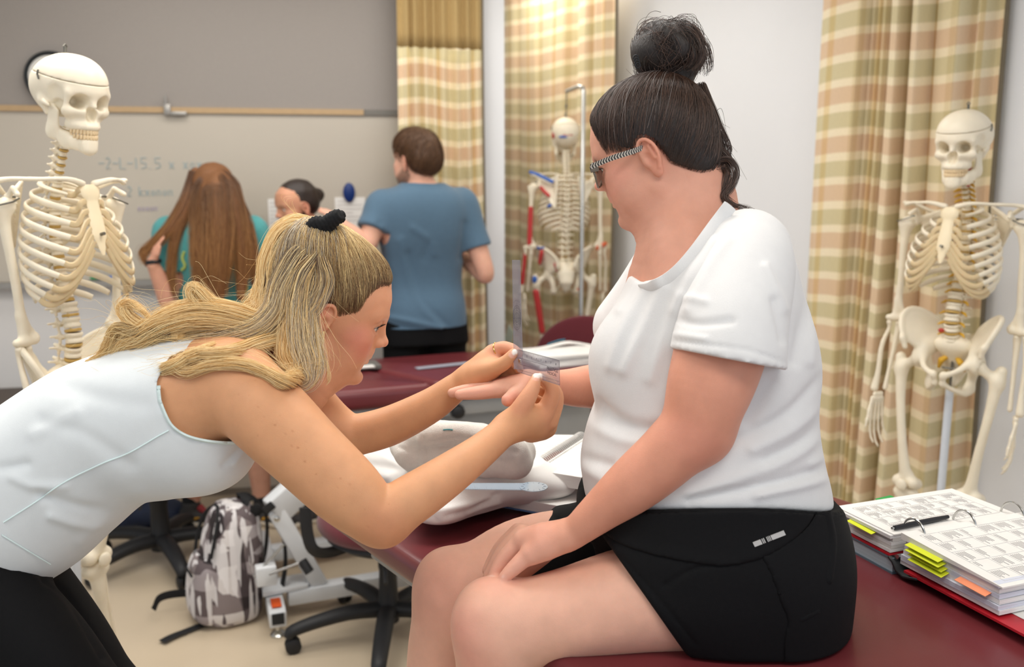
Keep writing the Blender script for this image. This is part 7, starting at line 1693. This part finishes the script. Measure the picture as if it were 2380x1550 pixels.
# spiral notebook lying open, and a booklet under it
zn = TZ + .085; s0, s1 = onz(1230, 1090, zn), onz(1352, 1012, zn); sd = (s1 - s0); sn = Vector((sd.y, -sd.x, 0)).normalized(); sn = sn if sn.x > 0 else -sn
nb = empty('spiral_notebook', s0, 0, 'open white spiral-bound notebook on the pillow beside the seated woman', 'notebook'); o0 = Vector(nb.location); up = Vector((0, 0, 1))
m_pageblock = mat('page_block', 'eeece8', .8, .06, 300, stretch=(.1, .1, 8))
B = MB(); q0 = s0 - o0 + sn * .012; slab(B, [q0 - up * .026, q0 + sn * .15 - up * .026, q0 + sn * .15 + sd - up * .026, q0 + sd - up * .026], .026); B.build('page_block', m_pageblock, nb, False)
B = MB(); q0 = s0 - o0 - sn * .010; B.m = 0; slab(B, [q0 + up * .0, q0 + sd * 1.0, q0 + sd * 1.0 - sn * .16 - up * .02, q0 - sn * .075 - up * .02], -.004); B.build('left_page', m_pageblock, nb, False)
B = MB()
for i in range(34):
    c = s0 - o0 + sd * ((i + .5) / 34) + up * -.004; B.tube([c + sn * .013 * cos(t) + up * (.011 * sin(t) + .002) + sd.normalized() * .0012 * cos(t) for t in np.linspace(-.5, pi + .5, 9)], .0010, 5)
B.build('wire_coil', mat('white_wire', 'd8d6d2', .4), nb); nb.children[-1]['kind'] = 'stuff'
B = MB()
for i in range(34): B.box(s0 - o0 + sd * ((i + .5) / 34) + sn * .019 + up * .0005, (.002, .004, .0006), RZ(atan2(sd.y, sd.x)))
B.build('punched_holes', mat('hole_shadow', '6f6a62', .9), nb, False); nb.children[-1]['kind'] = 'stuff'
B = MB(); ps = np.random.default_rng(3)
for i in range(16):
    for j in range(2): c = s0 - o0 - sn * (.03 + .05 * j) + sd * (.1 + i * .05) - up * (.0022 + .006 * j); B.box(c, (.0012, .03 + .012 * ps.uniform(), .0004), RZ(atan2(sd.y, sd.x)))
B.build('print_lines', mat('grey_ink', 'b3b0ad', .7), nb, False); nb.children[-1]['kind'] = 'stuff'
bk = onz(1285, 1140, TZ + .03); B = MB(); B.m = 0; B.box((bk.x + .02, bk.y + .03, TZ + .022), (.24, .17, .022), RZ(atan2(sd.y, sd.x)), .001)
o = B.build('booklet', m_pageblock, None, False); tag(o, 'white booklet with a blue cover under the spiral notebook', 'booklet')
B = MB(); B.box((bk.x + .02, bk.y + .03, TZ + .0095), (.245, .175, .003), RZ(atan2(sd.y, sd.x)), .001); B.build('cover', mat('blue_cover', '5d7fb0', .5), o, False)
# things on the far table
q = onz(838, 852, Z2 + .008); Rf = RF
fo = MB(); fo.box((q.x, q.y, Z2 + .012), (.15, .11, .018), Rf, .003); fo = fo.build('clipboard', mat('grey_clipboard', '6d6a66', .5, .05), None, False); tag(fo, 'grey clipboard with white paper on the far table by the bending woman', 'clipboard')
box('paper', (q.x + .01, q.y - .055, Z2 + .018), (.11, .04, .006), m_paper, fo, Rf, .001)
a, b = onz(968, 857, Z2 + .008), onz(1098, 843, Z2 + .008); B = MB(); d = (b - a).normalized(); sdv = Vector((-d.y, d.x, 0)); slab(B, [a - sdv * .018, b - sdv * .018, b + sdv * .018, a + sdv * .018], .003)
o = B.build('ruler', mat('frosted_ruler', 'b9bcc8', .3, .03, alpha=.85), None, False); tag(o, 'frosted ruler lying on the far maroon table', 'ruler')
L = MB()
for i in range(20): c = a.lerp(b, (i + .5) / 20) - sdv * .012 + up * .0035; L.tube([c, c + sdv * .008], .0006, 4)
L.build('scale_marks', mat('grey_print', '7a8694', .6), o); o.children[-1]['kind'] = 'stuff'
q = onz(1310, 838, Z2 + .01); st = empty('paper_stack', (q.x, q.y, Z2 + .004), atan2(FU.y, FU.x), 'stack of white papers with a turquoise corner on the far table', 'papers')
for i in range(4): box('sheaf', (.004 * (-1) ** i, .003 * i, .008 + .0115 * i), (.32, .21, .0105), m_pageblock if i != 2 else mat('grey_page_block', 'b7b5b4', .8), st, RZ(.03 * (-1) ** i), .001)
S = Solid(.004); S.chain([(-.16, .06, .048), (-.05, .08, .052), (.05, .10, .062), (.10, .10, .058), (.16, .07, .048)], [.006] * 5, k=.01, n=16, sq=((0, 1, 0), 4)); v, q_ = S.mesh(); mesh_fast('top_sheet', v, q_, m_paper, st)
B = MB(); B.tube([(-.02, .125, .056), (.04, .14, .066), (.07, .14, .068)], .004, 6, flat=(.5, 1.5)); B.build('turquoise_edge', mat('turquoise_card', '1f9cb8', .6), st)
q = at(1184, 780, 5.02); B = MB(); B.box(q, (.004, .07, .10), RZ(atan2(RD.y, RD.x) - pi / 2) @ Matrix.Rotation(.45, 3, 'X'), .001)
tag(B.build('note', mat('pale_green_paper', 'd3ded2', .8, .03), None, False), 'pale green paper note pinned to the curtain beside the white column', 'note')
# ---------------------------------------------------------------- open ring binder
L0 = Vector((.612, 1.664, 0)); bs = Vector((.936, .352, 0)).normalized(); bp = Vector((bs.y, -bs.x, 0))
BN = empty('ring_binder', (L0.x, L0.y, TZ), atan2(bs.y, bs.x), 'open red three-ring binder full of printed pages on the table corner', 'binder')
m_red = mat('red_binder_vinyl', 'b81f2b', .4, .04); m_blk = mat('black_binder_hinge', '1c1c1f', .5)
def bx(s_, p_, z_): return Vector((s_, -p_, z_))           # local: x along the spine, y = -p
def block(name, s0, s1, p0, p1, zb, zt0, zt1, m, parent=BN, sk=0):
    B = MB(); V = [bx(s0, p0, zb), bx(s1, p0, zb), bx(s1 + sk, p1, zb), bx(s0 + sk, p1, zb), bx(s0, p0, zt0), bx(s1, p0, zt0), bx(s1 + sk, p1, zt1), bx(s0 + sk, p1, zt1)]
    B.add(V, [(0, 1, 2, 3), (7, 6, 5, 4), (4, 5, 1, 0), (5, 6, 2, 1), (6, 7, 3, 2), (7, 4, 0, 3)]); return B.build(name, m, parent, False)
m_sheetedge = mat('page_edges', 'e3e1df', .8, .22, 1, stretch=(.5, .5, 900)); m_blueedge = mat('bluish_page_edges', 'a9b6bd', .8, .25, 1, stretch=(.5, .5, 700))
block('cover', -.006, .30, -.008, .150, .030, .034, .034, m_red)
block('cover', -.008, .30, .185, .47, .016, .020, .020, m_red)
B = MB()
for s_ in (-.006, .30):
    pass
P_ = [bx(0, .150, .032), bx(0, .160, .026), bx(0, .170, .014), bx(0, .185, .010), bx(0, .200, .014), bx(0, .215, .018)]
V = [p + Vector((-.010, 0, 0)) for p in P_] + [p + Vector((.30, 0, 0)) for p in P_]; B.add(V, [(i, i + 1, i + 7, i + 6) for i in range(5)]); o = B.build('spine', m_blk, BN); md = o.modifiers.new('th', 'SOLIDIFY'); md.thickness = .004
rs = np.random.default_rng(8)
z = .036
for i in range(5):
    j = rs.normal() * .003; block('page_stack', j, .280 + j, .002 + abs(j), .148, z, z + .0055, z + .006, m_sheetedge if i % 2 == 0 else mat('page_edges_warm', 'd3cfca', .8, .2, 1, stretch=(.5, .5, 800))); z += .0064
zl = z
topl = block('top_page', -.001, .283, .0, .150, zl, zl + .001, zl + .002, m_paper); 
z = .024
for i in range(6):
    j = rs.normal() * .002; f = 1 - i * .02; block('page_stack', j, .282 + j, .168 + .0015 * i, .372 - .0015 * i, z if i == 0 else z, z + .0105, z + .0072, m_sheetedge if i % 2 == 0 else mat('bluish_page', 'cfd2de', .8, .2, 1, stretch=(.5, .5, 800))); z += .0072 if i == 0 else .0082
topr = block('top_page', -.001, .284, .166, .374, .068, .0795, .0705, m_paper)
block('loose_page', .03, .30, .30, .52, .0205, .0212, .0212, m_paper)
# print on the top pages: table rules and short lines of type
def printing(parent, P0, zf, p0, p1, seed, cols, rows):
    T = MB(); G = MB(); r = np.random.default_rng(seed)
    for i in range(cols + 1):
        s_ = .02 + .24 * i / cols; a, b = bx(s_, p0 + .02, zf(p0 + .02)), bx(s_, p1 - .015, zf(p1 - .015)); G.tube([a, b], .0003, 4)
    for j in range(rows + 1):
        p_ = p0 + .02 + (p1 - p0 - .035) * j / rows; G.tube([bx(.02, p_, zf(p_)), bx(.26, p_, zf(p_))], .0003, 4)
    for i in range(cols):
        for j in range(rows):
            n = r.integers(2, 8)
            for k in range(n):
                s_ = .02 + .24 * i / cols + .005 + k * .0042
                if s_ > .02 + .24 * (i + 1) / cols - .003: break
                pa = p0 + .024 + (p1 - p0 - .035) * j / rows; w = (p1 - p0 - .035) / rows * r.uniform(.35, .8); c = pa + w / 2
                a, b = bx(s_, pa, zf(pa)), bx(s_, pa + w, zf(pa + w)); T.tube([a, b], .0007, 4, flat=(.5, 1), up=(0, 0, 1))
    T.build('type_lines', mat('grey_type', '9b989a', .8), parent, False)['kind'] = 'stuff'; G.build('table_rules', mat('light_rule', 'd2d0d0', .8), parent, False)['kind'] = 'stuff'
printing(topl, None, lambda p: zl + .0014 + .001 * p / .15, .0, .150, 5, 7, 4)
printing(topr, None, lambda p: .0798 - .009 * (p - .166) / .208, .166, .374, 6, 6, 5)
for i in range(3):
    s_ = .035 + .115 * i; B = MB(); B.tube([bx(s_, .158 + .026 * cos(t) * 1.0, .066 + .030 * sin(t)) for t in np.linspace(-.25, pi + .25, 20)], .0021, 8); B.build('ring', m_metal, BN)
B = MB(); B.tube([bx(-.004, .158, .030), bx(.29, .158, .030)], .010, 8, flat=(.5, 1.3)); B.build('ring_rail', m_metal, BN)
B = MB()
for i in range(24): c = bx(.16 + i * .0055, .166, .072); B.tube([c + Vector((.0014 * t, .007 * cos(t), .006 * sin(t))) for t in np.linspace(0, 5, 9)], .0006, 5)
B.build('page_coil', mat('grey_wire', 'a6a6a4', .4, metal=.5), BN)['kind'] = 'stuff'
m_yel = mat('yellow_sticky', 'd8e02a', .7, .04); m_orn = mat('orange_sticky', 'f0936a', .7); m_grn = mat('green_tab', '2f9a4a', .6)
def tab(m, s_, p0, p1, z0, w=.02, out=.014, dz=-.002, k=.0006):
    B = MB(); V = [bx(s_ + w, p0, z0 + .001), bx(s_ + w, p1, z0 + .0005), bx(s_ - out, p1 + .002, z0 + dz), bx(s_ - out, p0 + .002, z0 + dz + .0015)]; slab(B, V, k); B.build('sticky_tab', m, BN, False)
tab(m_yel, 0, .045, .110, zl - .004, out=.016, dz=-.006)
for i in range(4): tab(m_yel, 0, .185 + .004 * i, .258 + .004 * i, .072 - .006 * i, out=.013 + .003 * (i % 2), dz=-.006 - .001 * i)
tab(m_orn, 0, .292, .352, .056, out=.012, dz=-.007); tab(m_grn, .10, -.012, .02, zl, w=.04, out=0)
# pen in the gutter, and a notebook lying under the binder
a, b = bx(.012, .136, zl + .007), bx(.142, .128, zl + .007); Mw = Matrix.Translation(BN.location) @ Matrix.Rotation(atan2(bs.y, bs.x), 4, 'Z')
B = MB(); a, b = Mw @ a, Mw @ b; B.tube([a, a.lerp(b, .3), a.lerp(b, .7), b], [.0042, .0050, .0048, .0036], 10); pn_ = B.build('pen', mat('black_barrel', '26262a', .3)); tag(pn_, 'black pen lying between the binder pages by the rings', 'pen')
d = (a - b).normalized(); B = MB(); B.tube([a, a + d * .006], .0024, 8); B.build('clicker', m_metal, pn_)
NBK = empty('notebook', (L0.x, L0.y, TZ), atan2(bs.y, bs.x), 'thick notebook with bluish page edges under the left half of the binder', 'notebook')
block('page_block', -.004, .27, -.010, .155, .004, .026, .026, m_blueedge, NBK); block('cover', -.006, .272, -.012, .157, .0, .004, .004, mat('slate_cover', '5f6f7a', .5), NBK); block('cover', -.006, .272, -.012, .157, .026, .0295, .0295, mat('slate_cover', '5f6f7a', .5), NBK)
